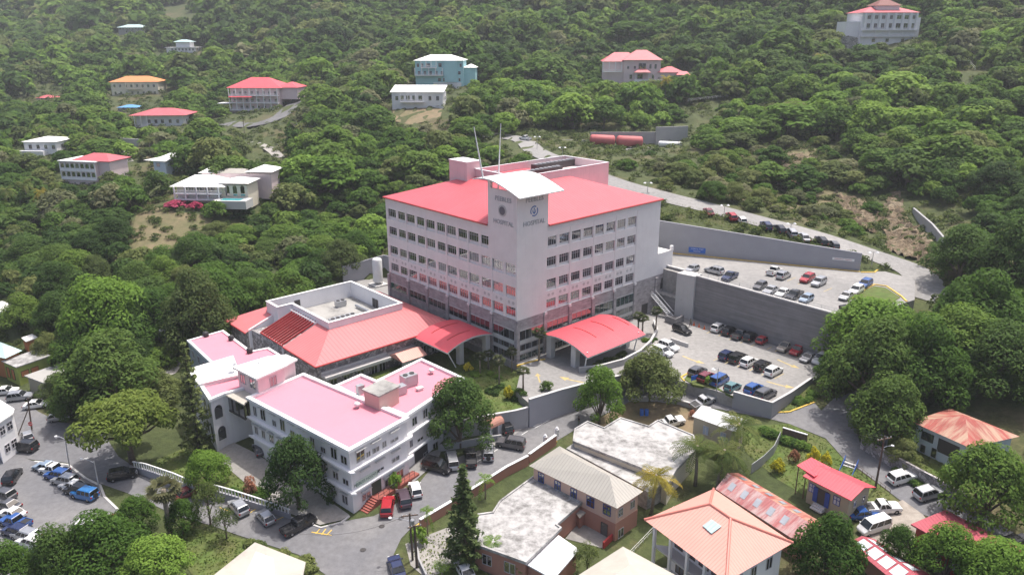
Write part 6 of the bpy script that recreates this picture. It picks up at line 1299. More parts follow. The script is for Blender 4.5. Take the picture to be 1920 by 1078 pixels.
# house with rusty hip roof on the bank
ze = 3.2; q = quad([(1708,790),(1782,765),(1912,818),(1818,839)], ze); T = thing('rusty_hip_house', 'white house with rusty red hip roof on the green bank above the road', 'house', (*np.mean(q, 0), -.8)); mb = MB(); hiproof(mb, grow(q, -.5), ze, 2.0, .5, .5); mb.build('roof', rustred, T); iw = grow(q, -.6); mb = MB(); mb.prism(iw, -2, ze - .02); mb.build('wall', stucco('blue_white_render', (.58, .63, .68), .25), T)
winrow(T, iw[0], iw[3], 1.0, [(.25,1.9,1.3)], 1, 'pair', darkframe, win); winrow(T, iw[0], iw[3], -1.2, [(.2,.9,1.3),(.42,.9,1.6)], 1, 'plain', frame, win); door(T, (*(iw[0] + (iw[3] - iw[0]) * .66), .1), np.array([(iw[3] - iw[0])[1], -(iw[3] - iw[0])[0]]), 3.2, 2.2, darkframe, 'veranda_opening')
# flat red roof at the right edge, and the shed with clear panels
ze = -.4; q = quad([(1708,982),(1773,955),(1990,1068),(1940,1115)], ze); T = thing('red_sheet_house', 'long low house with flat dusty red sheet roof beside the gravel yard', 'house', (*np.mean(q, 0), -4.2)); mb = MB(); mb.prism(q, ze - .2, ze, bottom=True); mb.build('roof', fadered, T); iw = grow(q, -.5); mb = MB(); mb.prism(iw, -6, ze - .2); mb.build('wall', redpaint, T); winrow(T, iw[0], iw[3], -3.6, [(.12,1.3,2.2),(.4,1.4,1.2)], 1, 'plain', frame, metalw)
ze = -2.4; g4 = quad([(1596,1018),(1690,1095),(1738,1075),(1640,1012)], ze); T, p, _r = gable('long shed with red sheet roof and rows of clear white panels', 'panel_roof_shed', g4, ze, .7, terra, [fadered, fadered], -5.6, over=.3); patches(T, p, _r, (.13, .36, .59, .82), plain('white_sheet', (.62, .66, .70), .4, .05), .095, .14, .86)
# pale cream roofs at the lower edge of the photograph
ze = -1.2; q = quad([(395,1082),(478,1016),(573,1053),(560,1120),(480,1130)], ze); T = thing('cream_flat_roof', 'house with cream flat roof and one white patch at the street corner', 'house', (*np.mean(q, 0), -6.8)); mb = MB(); mb.prism(grow(q, -.35), -8, ze - .25); mb.build('wall', palepink, T); mb = MB(); mb.prism(q, ze - .25, ze, bottom=True); mb.build('roof', beigeroof, T); pp = px3([(480,1034),(512,1046),(515,1078),(460,1078)], ze + .02); mb = MB(); mb.prism(pp, ze + .004, ze + .04); mb.build('roof_patch', whiteroof, T)
ze = -1.0; q = quad([(1040,1106),(1168,1024),(1290,1090),(1160,1180)], ze); T = thing('cream_hip_house', 'house with cream coloured sheet hip roof in front of the coral roof', 'house', (*np.mean(q, 0), -6.2)); mb = MB(); hiproof(mb, grow(q, -.5), ze, 2.2, .5, .5); mb.build('roof', creamroof, T); mb = MB(); mb.prism(grow(q, -.7), -7.5, ze - .02); mb.build('wall', cream, T)
# long beige shed beyond the coconut palms
q = quad([(1297,780),(1316,759),(1400,787),(1385,812)], .6); T = thing('beige_shed', 'beige storage shed with pale metal roof beside the upper street', 'shed', (*np.mean(q, 0), -3.2)); mb = MB(); hiproof(mb, grow(q, -.2), .6, .8, .5, .2); mb.build('roof', seam('pale_metal_roof', (.55, .56, .56), .5, .05), T); mb = MB(); mb.prism(grow(q, -.3), -6, .58); mb.build('wall', sand, T); iw = grow(q, -.3); winrow(T, iw[0], iw[3], -1.9, [(.3,1.0,1.5),(.7,1.0,1.5)], 1, 'pair', frame, plain('pale_blue_shutter', (.35, .42, .52), .5))
# houses at the left edge
q = quad([(-30,768),(-8,744),(27,766),(24,775),(-14,800)], .6); T = thing('white_corner_house', 'two storey white house with flat white roof at the road junction', 'house', (*np.mean(q, 0), -6.2)); mb = MB(); mb.prism(grow(q, -.3), -7.5, .35); mb.build('wall', white, T); mb = MB(); mb.prism(q, .35, .6, bottom=True); mb.build('roof', whiteroof, T); iw = grow(q, -.3); winrow(T, iw[4], iw[3], -1.9, [(.35,1.1,1.4),(.78,1.2,1.4)], 1, 'cross', frame, win); winrow(T, iw[4], iw[3], -5.2, [(.4,1.1,1.4),(.8,1.2,1.4)], 1, 'cross', frame, win)
q = quad([(2.5,676.5),(68,655),(95,666),(29.7,688.4)], -1.5); T = thing('lime_green_house', 'lime green flat roofed house with boarded orange windows', 'house', (*np.mean(q, 0), -5)); mb = MB(); mb.prism(grow(q, -.25), -7, -1.7); mb.build('wall', limew, T); mb = MB(); mb.prism(q, -1.7, -1.5, bottom=True); mb.build('roof', oldflat, T); iw = grow(q, -.25); winrow(T, iw[3], iw[2], -4.0, [(.2,1.5,1.2),(.5,1.5,1.2)], 1, 'plain', darkframe, orangew); winrow(T, iw[0], iw[3], -4.8, [(.25,1.2,2.2),(.6,1.2,2.2)], 1, 'plain', darkframe, orangew)
q = quad([(-25,665),(0,641),(42,657),(10,672)], -.8); T = thing('teal_roof_house', 'orange house with pale teal hip roof behind the lime green one', 'house', (*np.mean(q, 0), -4.6)); mb = MB(); hiproof(mb, grow(q, -.4), -.8, 1.2, .5, .4); mb.build('roof', tealroof, T); iw = grow(q, -.6); mb = MB(); mb.prism(iw, -6.5, -.82); mb.build('wall', orangew, T); winrow(T, iw[3], iw[2], -3.2, [(.3,1.2,1.4),(.75,1.2,1.4)], 1, 'cross', frame, win)
q = quad([(40,633),(60,626),(71,632),(48,640)], -.6); T = thing('orange_hut', 'narrow orange hut with white sheet roof among the trees', 'house', (*np.mean(q, 0), -4.4)); mb = MB(); mb.prism(grow(q, -.2), -6, -.8); mb.build('wall', orangew, T); mb = MB(); mb.prism(q, -.8, -.6, bottom=True); mb.build('roof', whiteroof, T); iw = grow(q, -.2); winrow(T, iw[3], iw[2], -3.4, [(.7,1.1,1.6)], 1, 'plain', frame, win)
q = quad([(45,704),(125,676),(142,690),(82,718)], -2.4); T = thing('grey_roof_house', 'low house with stained grey flat roof beside the dark trees', 'house', (*np.mean(q, 0), -5.2)); mb = MB(); mb.prism(grow(q, -.4), -7, -2.6); mb.build('wall', sand, T); mb = MB(); mb.prism(q, -2.6, -2.4, bottom=True); mb.build('roof', greyflat, T); iw = grow(q, -.4); winrow(T, iw[3], iw[2], -4.6, [(.3,1.2,1.3),(.7,1.4,1.6)], 1, 'plain', frame, win)
q = quad([(-20,585),(0,563),(31,566),(10,585)], 1.5); T = thing('white_roof_house', 'grey house with white slab roof at the edge of the wood', 'house', (*np.mean(q, 0), -2.5)); mb = MB(); mb.prism(grow(q, -.3), -5, 1.2); mb.build('wall', conc, T); mb = MB(); mb.prism(q, 1.2, 1.5, bottom=True); mb.build('roof', whiteroof, T)

# ------------------------------------------------------------------ houses on the hillside
KEEP = []     # (x0, y0, x1, y1, distance): photograph windows that trees standing nearer must leave open
def hframe(x0, x1, ybase, Y, yawd=0.0):
    P = atY((x0 + x1) / 2, ybase, Y); Wd = (x1 - x0) * Y / F / max(.5, math.cos(math.radians(yawd))); return P, Wd
def hillhouse(name, label, x0, x1, ybase, yeave, Y, yawd, depth, roof, wm, rm, pitch, rows, style='pair', over=.6, cat='house', base=5.0, wmat=None, ridge=.5, keep=True, hk=None):
    """a house whose front spans pixels x0..x1 at depth Y; rows: list of (sill height fraction, [(t, w, h)])"""
    P, Wd = hframe(x0, x1, ybase, Y, yawd); Hh = rise(P, yeave) - P[2]; r = thing(name, label, cat, P, math.radians(yawd)); r['Hh'] = float(Hh)
    c = [(-Wd / 2, 0), (Wd / 2, 0), (Wd / 2, depth), (-Wd / 2, depth)]; mb = MB(); mb.prism(c, -base, Hh - .02); mb.build('wall', wm, r, world=False); mb = MB()
    if roof == 'hip': hiproof(mb, [np.array(q) for q in c], Hh, pitch, ridge, over)
    elif roof == 'flat': mb.prism([tuple(q) for q in grow(c, over)], Hh, Hh + .3, bottom=True)
    elif roof == 'shed': o = grow(c, over); mb.prism(o, [Hh, Hh, Hh + pitch, Hh + pitch], [Hh + .25, Hh + .25, Hh + pitch + .25, Hh + pitch + .25], bottom=True)
    mb.build('roof', rm, r, world=False); cr, sr = math.cos(math.radians(yawd)), math.sin(math.radians(yawd))
    def lw(x, y): return np.array([P[0] + cr * x - sr * y, P[1] + sr * x + cr * y])
    for z, its in rows:
        winrow(r, lw(-Wd / 2, 0), lw(Wd / 2, 0), P[2] + z * Hh, its, 1, style, wmat or frame, win, off=.03)
    winrow(r, lw(Wd / 2, 0), lw(Wd / 2, depth), P[2] + (rows[0][0] if rows else .3) * Hh, [(.3, 1.2, 1.4), (.7, 1.2, 1.4)], 1, style, wmat or frame, win, off=.03)
    if keep: KEEP.append((x0 - 6, (yeave if hk is None else hk) - 10, x1 + 6, ybase + 2, Y))
    return r, Wd, Hh
def veranda(r, Wd, d, z0, z1, n, m, x0=None, x1=None, railh=.95, slab=True):
    """posts, floor slab and rail in front of a wall"""
    x0 = -Wd / 2 if x0 is None else x0; x1 = Wd / 2 if x1 is None else x1
    if slab: mb = MB(); mb.box(x0, x1, -d, -.02, z0 - .3, z0); mb.build('veranda_floor', m, r, world=False)
    for k in range(n + 1): x = x0 + .15 + (x1 - x0 - .3) * k / n; mb = MB(); mb.box(x - .16, x + .16, -d, -d + .32, z0, z1); mb.build('veranda_post', m, r, world=False)
    if railh:
        mb = MB(); mb.box(x0 + .02, x1 - .02, -d + .1, -d + .2, z0 + railh - .12, z0 + railh); mb.box(x0 + .02, x1 - .02, -d + .12, -d + .18, z0 + .12, z0 + .22)
        k = int((x1 - x0) / .5)
        for j in range(k): x = x0 + .2 + (x1 - x0 - .4) * j / k; mb.box(x - .04, x + .04, -d + .12, -d + .18, z0 + .22, z0 + railh - .12)
        mb.build('veranda_rail', m, r, world=False)
def locroof(r, c4, z, hgt, m, ridge=.5, over=.5, name='roof'):
    mb = MB(); hiproof(mb, [np.array(q, float) for q in c4], z, hgt, ridge, over); mb.build(name, m, r, world=False)
def locbox(r, name, m, *b): mb = MB(); [mb.box(*q) for q in b]; return mb.build(name, m, r, world=False)
ww = [(.08,1.2,1.5),(.2,1.2,1.5),(.32,1.2,1.5),(.44,1.2,1.5),(.56,1.2,1.5),(.68,1.2,1.5),(.8,1.2,1.5),(.92,1.2,1.5)]
# red roofed mansion with two storeys of verandas
r, Wd, Hh = hillhouse('red_roof_mansion', 'white mansion with red roofs and tiers of columned verandas above the dark drive', 435, 527, 207, 165, 395, -6, 16, 'hip', palepink, redroof2, 4.6, [(.06, ww[1:7]), (.38, ww), (.70, ww)], 'pair', 1.4)
for z in (.02, .34, .67): veranda(r, Wd, 2.6, z * Hh + .05, (z + .30) * Hh, 7, white)
locroof(r, [(-Wd / 2 + .5, -3.2), (-.8, -3.2), (-.8, -.2), (-Wd / 2 + .5, -.2)], Hh * .60, .9, redroof2, .5, .4, 'veranda_roof'); locbox(r, 'side_wing', palepink, (Wd / 2 + .02, Wd / 2 + 8.5, 2, 14, Hh * .48, Hh - .1)); locroof(r, [(Wd / 2 - 1, 2), (Wd / 2 + 8.5, 2), (Wd / 2 + 8.5, 14), (Wd / 2 - 1, 14)], Hh + .05, 2.4, redroof2, .5, .8); locbox(r, 'carport_roof', white, (-Wd / 2 - 6, -Wd / 2, -3, 3, Hh * .3, Hh * .3 + .3)); KEEP.append((420, 140, 560, 205, 395))
# orange roofed apartments
r, Wd, Hh = hillhouse('orange_roof_house', 'long cream apartment house with bright orange hip roof', 213, 296, 180, 154, 462, 3, 14, 'hip', cream, orangeroof, 3.0, [(.12, ww), (.62, ww)], 'pair', .8)
veranda(r, Wd, 1.6, Hh * .5, Hh * .95, 2, cream, -4.5, 4.5)
r, Wd, Hh = hillhouse('flat_red_hip_house', 'low white house with wide rose red hip roof and corner veranda', 258, 344, 238, 216, 365, 2, 14, 'hip', white, pinkred, 2.6, [(.32, [(.28,1.3,1.6),(.42,1.3,1.6),(.56,1.3,1.6),(.72,1.3,1.6),(.88,1.3,1.6)])], 'pair', 2.2)
veranda(r, Wd, 2.0, .4, Hh, 2, white, -Wd / 2, -Wd / 2 + 6)
# arched pink house
r, Wd, Hh = hillhouse('arcade_house', 'pale pink house with two tiers of arches and a rose red roof', 115, 190, 352, 304, 255, -14, 10, 'flat', palepink, white, .3, [(.10, [(.15,.9,1.0),(.35,.7,.9),(.55,.7,1.0),(.75,.7,.9)])], 'pair', .5)
locroof(r, [(-3, 1.5), (Wd / 2 + 4.5, 1.5), (Wd / 2 + 4.5, 11), (-3, 11)], Hh + .32, 1.9, pinkred, .5, .5)
locbox(r, 'side_wing', palepink, (Wd / 2 + .02, Wd / 2 + 4.4, 1.6, 10, -4, Hh))
for zi, (z0, z1) in enumerate(((Hh * .34, Hh * .63), (Hh * .67, Hh * .96))):
    n = 7
    for k in range(n):
        x0, x1 = -Wd / 2 + Wd * k / n, -Wd / 2 + Wd * (k + 1) / n; m = (x0 + x1) / 2; rad = (x1 - x0) * .40; mb = MB(); pts = [(m - rad, z0), (m + rad, z0)] + [(m + rad * math.cos(a), z1 - rad - .25 + rad * math.sin(a)) for a in np.linspace(0, math.pi, 9)]
        mb.poly([(u, -.05, v) for u, v in pts], (0, -1, 0)); mb.build('arched_opening', win, r, world=False)
    locbox(r, 'veranda_rail', white, (-Wd / 2, Wd / 2, -.22, -.06, z0, z0 + .75)); 
    for k in range(n + 1): x = -Wd / 2 + Wd * k / n; locbox(r, 'veranda_post', white, (x - .16, x + .16, -.3, -.06, z0, z1))
    locbox(r, 'string_course', white, (-Wd / 2 - .1, Wd / 2 + .1, -.4, -.01, z0 - .3, z0 - .02))
KEEP[-1] = (110, 285, 172, 350, 255); KEEP.append((113, 285, 215, 312, 255))
r, Wd, Hh = hillhouse('white_flat_house', 'small white villa with white hip roof in the valley trees', 46, 108, 285, 266, 300, -4, 12, 'hip', white, whiteroof, 1.4, [(.3, ww[1:8:2])], 'pair', .6); locbox(r, 'low_terrace', white, (-Wd / 2 - 1, Wd / 2 - 4, -2.5, -.02, -3, .6))
r, Wd, Hh = hillhouse('white_sheet_house', 'pale blue house with plain white sheet roof below the clearing', 288, 314, 322, 303, 262, -18, 9, 'shed', stucco('pale_blue_render', (.58, .66, .76), .15), whiteroof, 1.3, [(.5, [(.4,1.4,1.2)])], 'pair', .5); locroof(r, [(-Wd / 2 - 4, .5), (-Wd / 2 + .5, .5), (-Wd / 2 + .5, 9), (-Wd / 2 - 4, 9)], Hh + .1, .5, whiteroof, .5, .3, 'porch_roof')
# cream villa with white roofs and a pool terrace
r, Wd, Hh = hillhouse('white_roof_villa', 'cream and pink villa with several white hip roofs, wrap round veranda and pool terrace', 332, 420, 372, 349, 222, -5, 8, 'hip', cream, whiteroof, 2.6, [(.10, ww[1:8:2]), (.62, ww[1:7])], 'pair', 1.5)
veranda(r, Wd, 2.2, Hh * .48, Hh, 4, white); veranda(r, Wd, 2.2, .1, Hh * .44, 4, white); locbox(r, 'side_wing', cream, (Wd / 2 + .02, Wd / 2 + 7.5, .5, 8, -3, Hh + .3)); locroof(r, [(Wd / 2, .5), (Wd / 2 + 7.5, .5), (Wd / 2 + 7.5, 8), (Wd / 2, 8)], Hh + .9, 1.3, whiteroof, .5, .8)
for k in range(3): mb = MB(); x = Wd / 2 + 1.4 + 2.3 * k; pts = [(x - .6, .8), (x + .6, .8)] + [(x + .6 * math.cos(a), 3.2 + .6 * math.sin(a)) for a in np.linspace(0, math.pi, 7)]; mb.poly([(u, .46, v) for u, v in pts], (0, -1, 0)); mb.build('arched_window', win, r, world=False)
locbox(r, 'rear_wing', palepink, (-Wd / 2 + 3, Wd / 2 + 11, 10, 17, -2, Hh + 2.0)); locroof(r, [(-Wd / 2 + 3, 10), (-1, 10), (-1, 17), (-Wd / 2 + 3, 17)], Hh + 2.1, 1.2, whiteroof, .5, .8); locroof(r, [(Wd / 2 + 4, 10), (Wd / 2 + 11, 10), (Wd / 2 + 11, 18), (Wd / 2 + 4, 18)], Hh + 2.6, 1.5, whiteroof, .5, .8); locroof(r, [(-1, 10.2), (Wd / 2 + 4, 10.2), (Wd / 2 + 4, 17), (-1, 17)], Hh + 2.05, .9, greyroof, .5, .3)
locbox(r, 'pool_terrace', concl, (Wd / 2 - 1, Wd / 2 + 9, -5, -.05, -2.0, .35)); locbox(r, 'pool', plain('pool_water', (.05, .36, .38), .1, .05), (Wd / 2 + 1, Wd / 2 + 7, -4, -1.6, .36, .42)); KEEP.append((326, 312, 490, 372, 222))
# far houses
hillhouse('far_white_house', 'white roofed two storey house among far trees, below the highest roofs', 224, 270, 63, 52, 668, 0, 12, 'hip', conc, tealroof, 2.4, [(.15, ww[2:7]), (.6, ww)], 'pair', 1.0); 
r, Wd, Hh = hillhouse('far_tower_house', 'white house with a small square upper storey, far up the valley', 314, 366, 99, 90, 585, 0, 12, 'flat', white, white, .3, [(.4, ww[1:8])], 'pair', .8); locbox(r, 'upper_storey', white, (-4, 6, 2, 10, Hh + .3, Hh + 4)); locroof(r, [(-4, 2), (6, 2), (6, 10), (-4, 10)], Hh + 4, 1.6, tealroof, .4, 1.6); KEEP.append((310, 74, 370, 98, 585))
hillhouse('far_white_house', 'small white house at the highest visible spot of the far wooded slope', 322, 348, 30, 22, 760, 0, 10, 'hip', white, whiteroof, 1.2, [(.4, ww[2:7:2])], 'pair', .6)
hillhouse('blue_roof_house', 'small house with bright blue roofs half hidden by trees', 222, 256, 210, 202, 415, 0, 8, 'hip', conc, blueroof, 1.2, [(.4, ww[2:7:2])], 'pair', .5)
hillhouse('far_white_house', 'tiny white roofed house deep in the wood near the photograph edge', 82, 104, 176, 167, 505, 0, 8, 'hip', white, whiteroof, 1.0, [(.4, ww[2:7:2])], 'pair', .5)
hillhouse('salmon_roof_house', 'small salmon roofed house just below the tiny white one', 70, 102, 193, 184, 460, 0, 8, 'hip', palepink, pinkred, 1.4, [(.4, ww[2:7:2])], 'pair', .5)
# aqua three storey house
r, Wd, Hh = hillhouse('aqua_house', 'three storey aqua blue house with white hip roof and balconies', 781, 868, 164, 114, 385, -4, 13, 'hip', tealw, whiteroof, 2.6, [(.22, [(.5,1.3,1.5),(.6,1.2,1.5),(.68,.9,1.5),(.8,1.5,1.5),(.92,.9,1.5)]), (.48, ww), (.76, [(.06,1.1,1.6),(.15,1.1,1.6),(.27,2.0,1.6),(.52,1.6,1.7),(.66,1.0,1.0),(.8,1.6,1.9),(.95,1.0,1.5)])], 'cross', .8)
veranda(r, Wd, 1.8, Hh * .74, Hh * .98, 3, white, -Wd / 2 + 3, -1); veranda(r, Wd, 2.2, Hh * .46, Hh * .73, 4, white, -Wd / 2, 2); locbox(r, 'base_storey', white, (-3, Wd / 2 - 1, -.5, -.03, -3, Hh * .18)); locbox(r, 'side_wing', tealw, (Wd / 2 + .02, Wd / 2 + 5.6, 2, 12, -2, Hh * .72)); locroof(r, [(Wd / 2, 2), (Wd / 2 + 5.6, 2), (Wd / 2 + 5.6, 12), (Wd / 2, 12)], Hh * .73, 1.5, whiteroof, .5, .6); locbox(r, 'bay', tealw, (Wd / 2 - 9, Wd / 2 - 3, -.9, -.02, Hh * .2, Hh * .98)); KEEP.append((778, 100, 890, 150, 385))
mb = MB(); q = [(Wd / 2 - 8.6 + 2.6, 0)]; 
# white bungalow on the bare slope
r, Wd, Hh = hillhouse('white_bungalow', 'long white bungalow with white sheet roof above the bare red slope', 736, 830, 203, 174, 345, -5, 9, 'shed', white, whiteroof, 2.4, [(.50, [(.1,1.3,1.8),(.2,1.6,2.0),(.32,1.6,2.0),(.44,1.6,2.0),(.56,1.6,2.0),(.75,1.2,1.8),(.9,1.2,1.8)])], 'pair', .6)
veranda(r, Wd, 2.0, Hh * .42, Hh * .98, 3, white, -Wd / 2 + 4, 3); KEEP.append((733, 160, 834, 200, 345))
# pink villa with several rose hip roofs
r, Wd, Hh = hillhouse('pink_villa', 'large pink villa with several rose red hip roofs and a white balcony', 1170, 1236, 152, 113, 393, -3, 13, 'hip', palepink, pinkred, 4.6, [(.10, [(.2,1.2,2),(.45,2.6,2.2),(.8,1.0,2)]), (.58, [(.12,1.0,1.3),(.3,1.0,1.3),(.5,3.6,2.6),(.72,1.0,2.2),(.86,1.0,2.2)])], 'pair', .9)
locbox(r, 'balcony_wing', palepink, (-Wd / 2 - 10, -Wd / 2 - .02, 1, 11, -4, Hh * .92)); locroof(r, [(-Wd / 2 - 10, 1), (-1, 1), (-1, 12), (-Wd / 2 - 10, 12)], Hh * .93, 4.2, pinkred, .5, .9); veranda(r, Wd, 1.6, Hh * .46, Hh * .92, 3, white, -Wd / 2 - 10.5, -Wd / 2 - 1); locroof(r, [(-3.5, -3), (3.5, -3), (3.5, 0), (-3.5, 0)], Hh * .42, 1.5, pinkred, .5, .5, 'porch_roof')
for x in (-3.2, 3.2): locbox(r, 'porch_post', white, (x - .15, x + .15, -2.9, -2.6, 0, Hh * .42))
locbox(r, 'side_wing', palepink, (Wd / 2 + .02, Wd / 2 + 11, 0, 10, -3, Hh * .40)); locroof(r, [(Wd / 2 - 1, 0), (Wd / 2 + 11, 0), (Wd / 2 + 11, 10), (Wd / 2 - 1, 10)], Hh * .41, 2.6, pinkred, .5, .8); locbox(r, 'terrace_wall', white, (-4, Wd / 2 + 15, -4, -3.6, -4, .8)); locroof(r, [(Wd / 2 + 8, -3), (Wd / 2 + 14, -3), (Wd / 2 + 14, 2), (Wd / 2 + 8, 2)], Hh * .30, 1.6, pinkred, .3, .6, 'pavilion_roof')
for x in (Wd / 2 + 8.2, Wd / 2 + 13.8): locbox(r, 'pavilion_post', white, (x - .15, x + .15, -2.9, -2.6, -1, Hh * .30))
KEEP.append((1130, 98, 1296, 150, 393))
# white mansion at the top
r, Wd, Hh = hillhouse('white_mansion', 'grand white mansion with tiled red roof and tall pilasters high on the hill', 1612, 1712, 84, 24, 388, 3, 16, 'hip', white, pinkred, 3.0, [(.08, [(.25,1.6,1.6),(.5,1.6,1.6),(.78,1.4,1.6)]), (.50, [(.12,1.6,2.4),(.25,1.6,2.4),(.38,1.6,2.4),(.52,1.4,2.4),(.66,2.2,2.4),(.80,2.0,2.4),(.93,1.2,2.4)]), (.80, [(.12,1.6,1.7),(.25,1.6,1.7),(.38,1.6,1.7),(.52,1.4,1.7),(.66,2.2,1.7),(.80,2.0,1.7),(.93,1.2,1.7)])], 'pair', .7)
for t in (.05, .19, .315, .45, .59, .73, .87, .98): x = -Wd / 2 + Wd * t; locbox(r, 'pilaster', white, (x - .45, x + .45, -.7, -.02, Hh * .46, Hh * .99))
veranda(r, Wd, 1.6, Hh * .46, Hh * .5, 10, white); veranda(r, Wd, 1.2, Hh * .26, Hh * .44, 4, white); locbox(r, 'side_wing', white, (-Wd / 2 - 6.5, -Wd / 2 - .02, 2, 12, -4, Hh * .72)); locbox(r, 'side_terrace', white, (Wd / 2 + .02, Wd / 2 + 2.2, 1, 12, -4, Hh * .84)); locbox(r, 'upper_storey', white, (-5.5, 5.5, 3, 12, Hh, Hh + 3.2)); locroof(r, [(-5.5, 3), (5.5, 3), (5.5, 12), (-5.5, 12)], Hh + 3.2, 3.0, plain('dark_tile_roof', (.20, .07, .06), .7, .15, 2), .45, .8); KEEP.append((1586, -40, 1720, 80, 388))
wallthing('garden_wall', 'grey stone terrace wall beside the white mansion', [atY(1572, 74, 386)[:2], atY(1590, 72, 384)[:2], atY(1608, 78, 383)[:2]], .8, 44, [58, 59, 58], stoner)
# tank yard beside the hill road
Yt = 282
b0 = atY(1098, 268, Yt); wallthing('yard_wall', 'long low grey concrete wall behind the red tanks', [atY(1010, 268, 292)[:2], atY(1104, 268, Yt + 6)[:2]], .5, b0[2] - 4, atY(1060, 262, 290)[2], conc)
wallthing('yard_wall', 'stained grey wall directly behind the red tanks', [atY(1107, 250, Yt + 6)[:2], atY(1229, 250, Yt + 6)[:2]], .5, b0[2] - 4, atY(1170, 248, Yt + 6)[2], conc); wallthing('yard_wall', 'tall square panelled grey wall beside the white tank', [atY(1229.5, 250, Yt + 5)[:2], atY(1289, 250, Yt + 8)[:2]], .6, b0[2] - 4, atY(1260, 238, Yt + 6)[2], conc)
def htank(x0, x1, yc, Y, rad, m, label, cr=None):
    P, Q = atY(x0, yc, Y), atY(x1, yc + 2, Y); d = (Q - P) / np.linalg.norm(Q - P); r = thing('storage_tank', label, 'tank', (P + Q) / 2 - np.array([0, 0, rad + .5])); mb = MB(); mb.path([P, P + d * .25, P + d * .7, Q - d * .7, Q - d * .25, Q], [rad * .45, rad * .85, rad, rad, rad * .85, rad * .45], 16); mb.build('tank_shell', m, r, smooth=True)
    for t in (.2, .8): c = P + (Q - P) * t; mb = MB(); mb.cbox((c[0], c[1], c[2] - rad - .7), .6, rad * 1.6, .9); mb.build('saddle', concl, r)
htank(1106, 1153, 262, Yt, 1.9, tankred, 'long red cylindrical tank, the one nearer the hill road'); htank(1156, 1205, 264, Yt, 1.9, tankred, 'long red cylindrical tank, the one nearer the tall wall'); htank(1234, 1279, 270, Yt, 1.1, metalw, 'white cylindrical tank below the tall panelled wall')
mb = MB(); mb.prism([atY(1098, 278, Yt - 6)[:2], atY(1292, 278, Yt - 4)[:2], atY(1292, 270, Yt + 9)[:2], atY(1098, 270, Yt + 9)[:2]], b0[2] - 8, atY(1190, 273, Yt)[2] - .8); struct(mb, 'tank_yard_ground', concp); KEEP.append((1004, 236, 1294, 276, 296))
wallthing('stained_wall', 'weathered grey retaining wall half hidden by trees above the hairpin bend', [atn(1712, 398)[:2], atn(1745, 440)[:2], atn(1782, 478)[:2]], .5, 0, [atn(1712,398)[2] + 1.2, atn(1745,440)[2] + 2.8, atn(1782,478)[2] + 2.0], conc); KEEP.append((1708, 388, 1782, 470, 190))
rail('road_railing', 'pale railing along the road below the pink villa', atY(1290, 191, 330), atY(1365, 182, 338), 10, 1.0, metalw); rail('road_railing', 'pale railing high on the hillside road near the white mansion', atY(1812, 113, 330), atY(1828, 132, 318), 4, 1.2, metalw)
for a_, b_ in zip([(985,262),(1005,282),(1060,305),(1150,340),(1240,366),(1330,388),(1440,417),(1500,434),(1560,450),(1640,478),(1700,500),(1738,530),(1745,556)], [290,282,262,232,207,196,184,178,171,160,152,146,141]): KEEP.append((a_[0] - 55, a_[1] - 9, a_[0] + 55, a_[1] + 9, b_))
KEEP += [(1704, 764, 1918, 842, 108)]
KEEP += [(1280,176,1372,190,325), (1808,108,1832,134,312)]
wallthing('yard_wall', 'pale concrete wall behind the brick red clearing', [atn(215, 272)[:2], atn(272, 274)[:2]], .4, 5, [atn(215,272)[2] + 3.0, atn(272,274)[2] + 2.6], concl); KEEP += [(185,260,275,296,270), (430,215,520,252,370), (478,262,528,296,290), (745,203,825,235,330), (960,250,1010,285,270), (1640,350,1750,480,180)]
# service yard behind the stone wing
rw_ = [W(66, 12), W(66, -13.7)]; wallthing('yard_wall', 'tall grey wall round the service yard behind the stone wing', [W(46, 12.2), W(52, 12.2), W(60.8, 9.6), W(62.2, -1.6)], .4, 0, [7.2, 7.2, 7.0, 5.9], graywall)
P = W(55, 4.0, 1.6); r = thing('gas_tank', 'tall white upright gas tank in the service yard beside the hospital', 'tank', P); mb = MB(); mb.lathe(P + np.array([0, 0, .8]), [(.5, 0), (1.15, .15), (1.2, .5), (1.2, 5.6), (1.0, 6.0), (.3, 6.2)], 20); mb.build('tank_shell', metalw, r, smooth=True); mb = MB(); mb.cbox(P, 3.6, 3.6, .35, .7); mb.build('plinth', concl, r)
for k in range(3): a = k * 2.1; mb = MB(); c = P + np.array([math.cos(a), math.sin(a), .3]); mb.tube(c, c + np.array([0, 0, .7]), .1, n=6); mb.build('leg', greym, r)
tank(W(52, -6, 1.6), .9, 1.8, plain('green_plastic', (.05, .16, .13), .5, .1), 'dark green water tank in the service yard')

# ------------------------------------------------------------------ vehicles
BV = (12.5, -6.6)          # pixel direction of the parking bays in the lower lot (towards the retaining wall)
G1 = 'cars parked along the dark retaining wall'
for i, (k, c, x, y, l) in enumerate((('suv','white',1348,613,'white suv first in the row along the dark retaining wall'), ('suv','black',1368.5,619,'black suv beside the white one at the dark retaining wall'), ('pickup','grey',1388.6,625.5,'dark grey pickup between two black suvs at the retaining wall'), ('suv','black',1408.6,630,'black suv between the dark pickup and the bright red hatchback'), ('hatch','red',1431,635.6,'bright red hatchback parked beside a gap at the retaining wall'), ('suv','beige',1472.7,649,'beige silver suv with its nose to the lot, just past the gap'), ('suv','red',1496.4,655.6,'red suv between the beige suv and the silver sedan'), ('sedan','silver',1516,668,'silver sedan between the red suv and the big white suv'), ('bigsuv','white',1541,672,'big white suv at the tree end of the wall row'))):
    s = -1 if i in (5, 6, 7, 8) else 1; car(k, c, x, y, BV[0] * s, BV[1] * s, l, G1, 0)
G2 = 'cars in the middle row of the lower lot'
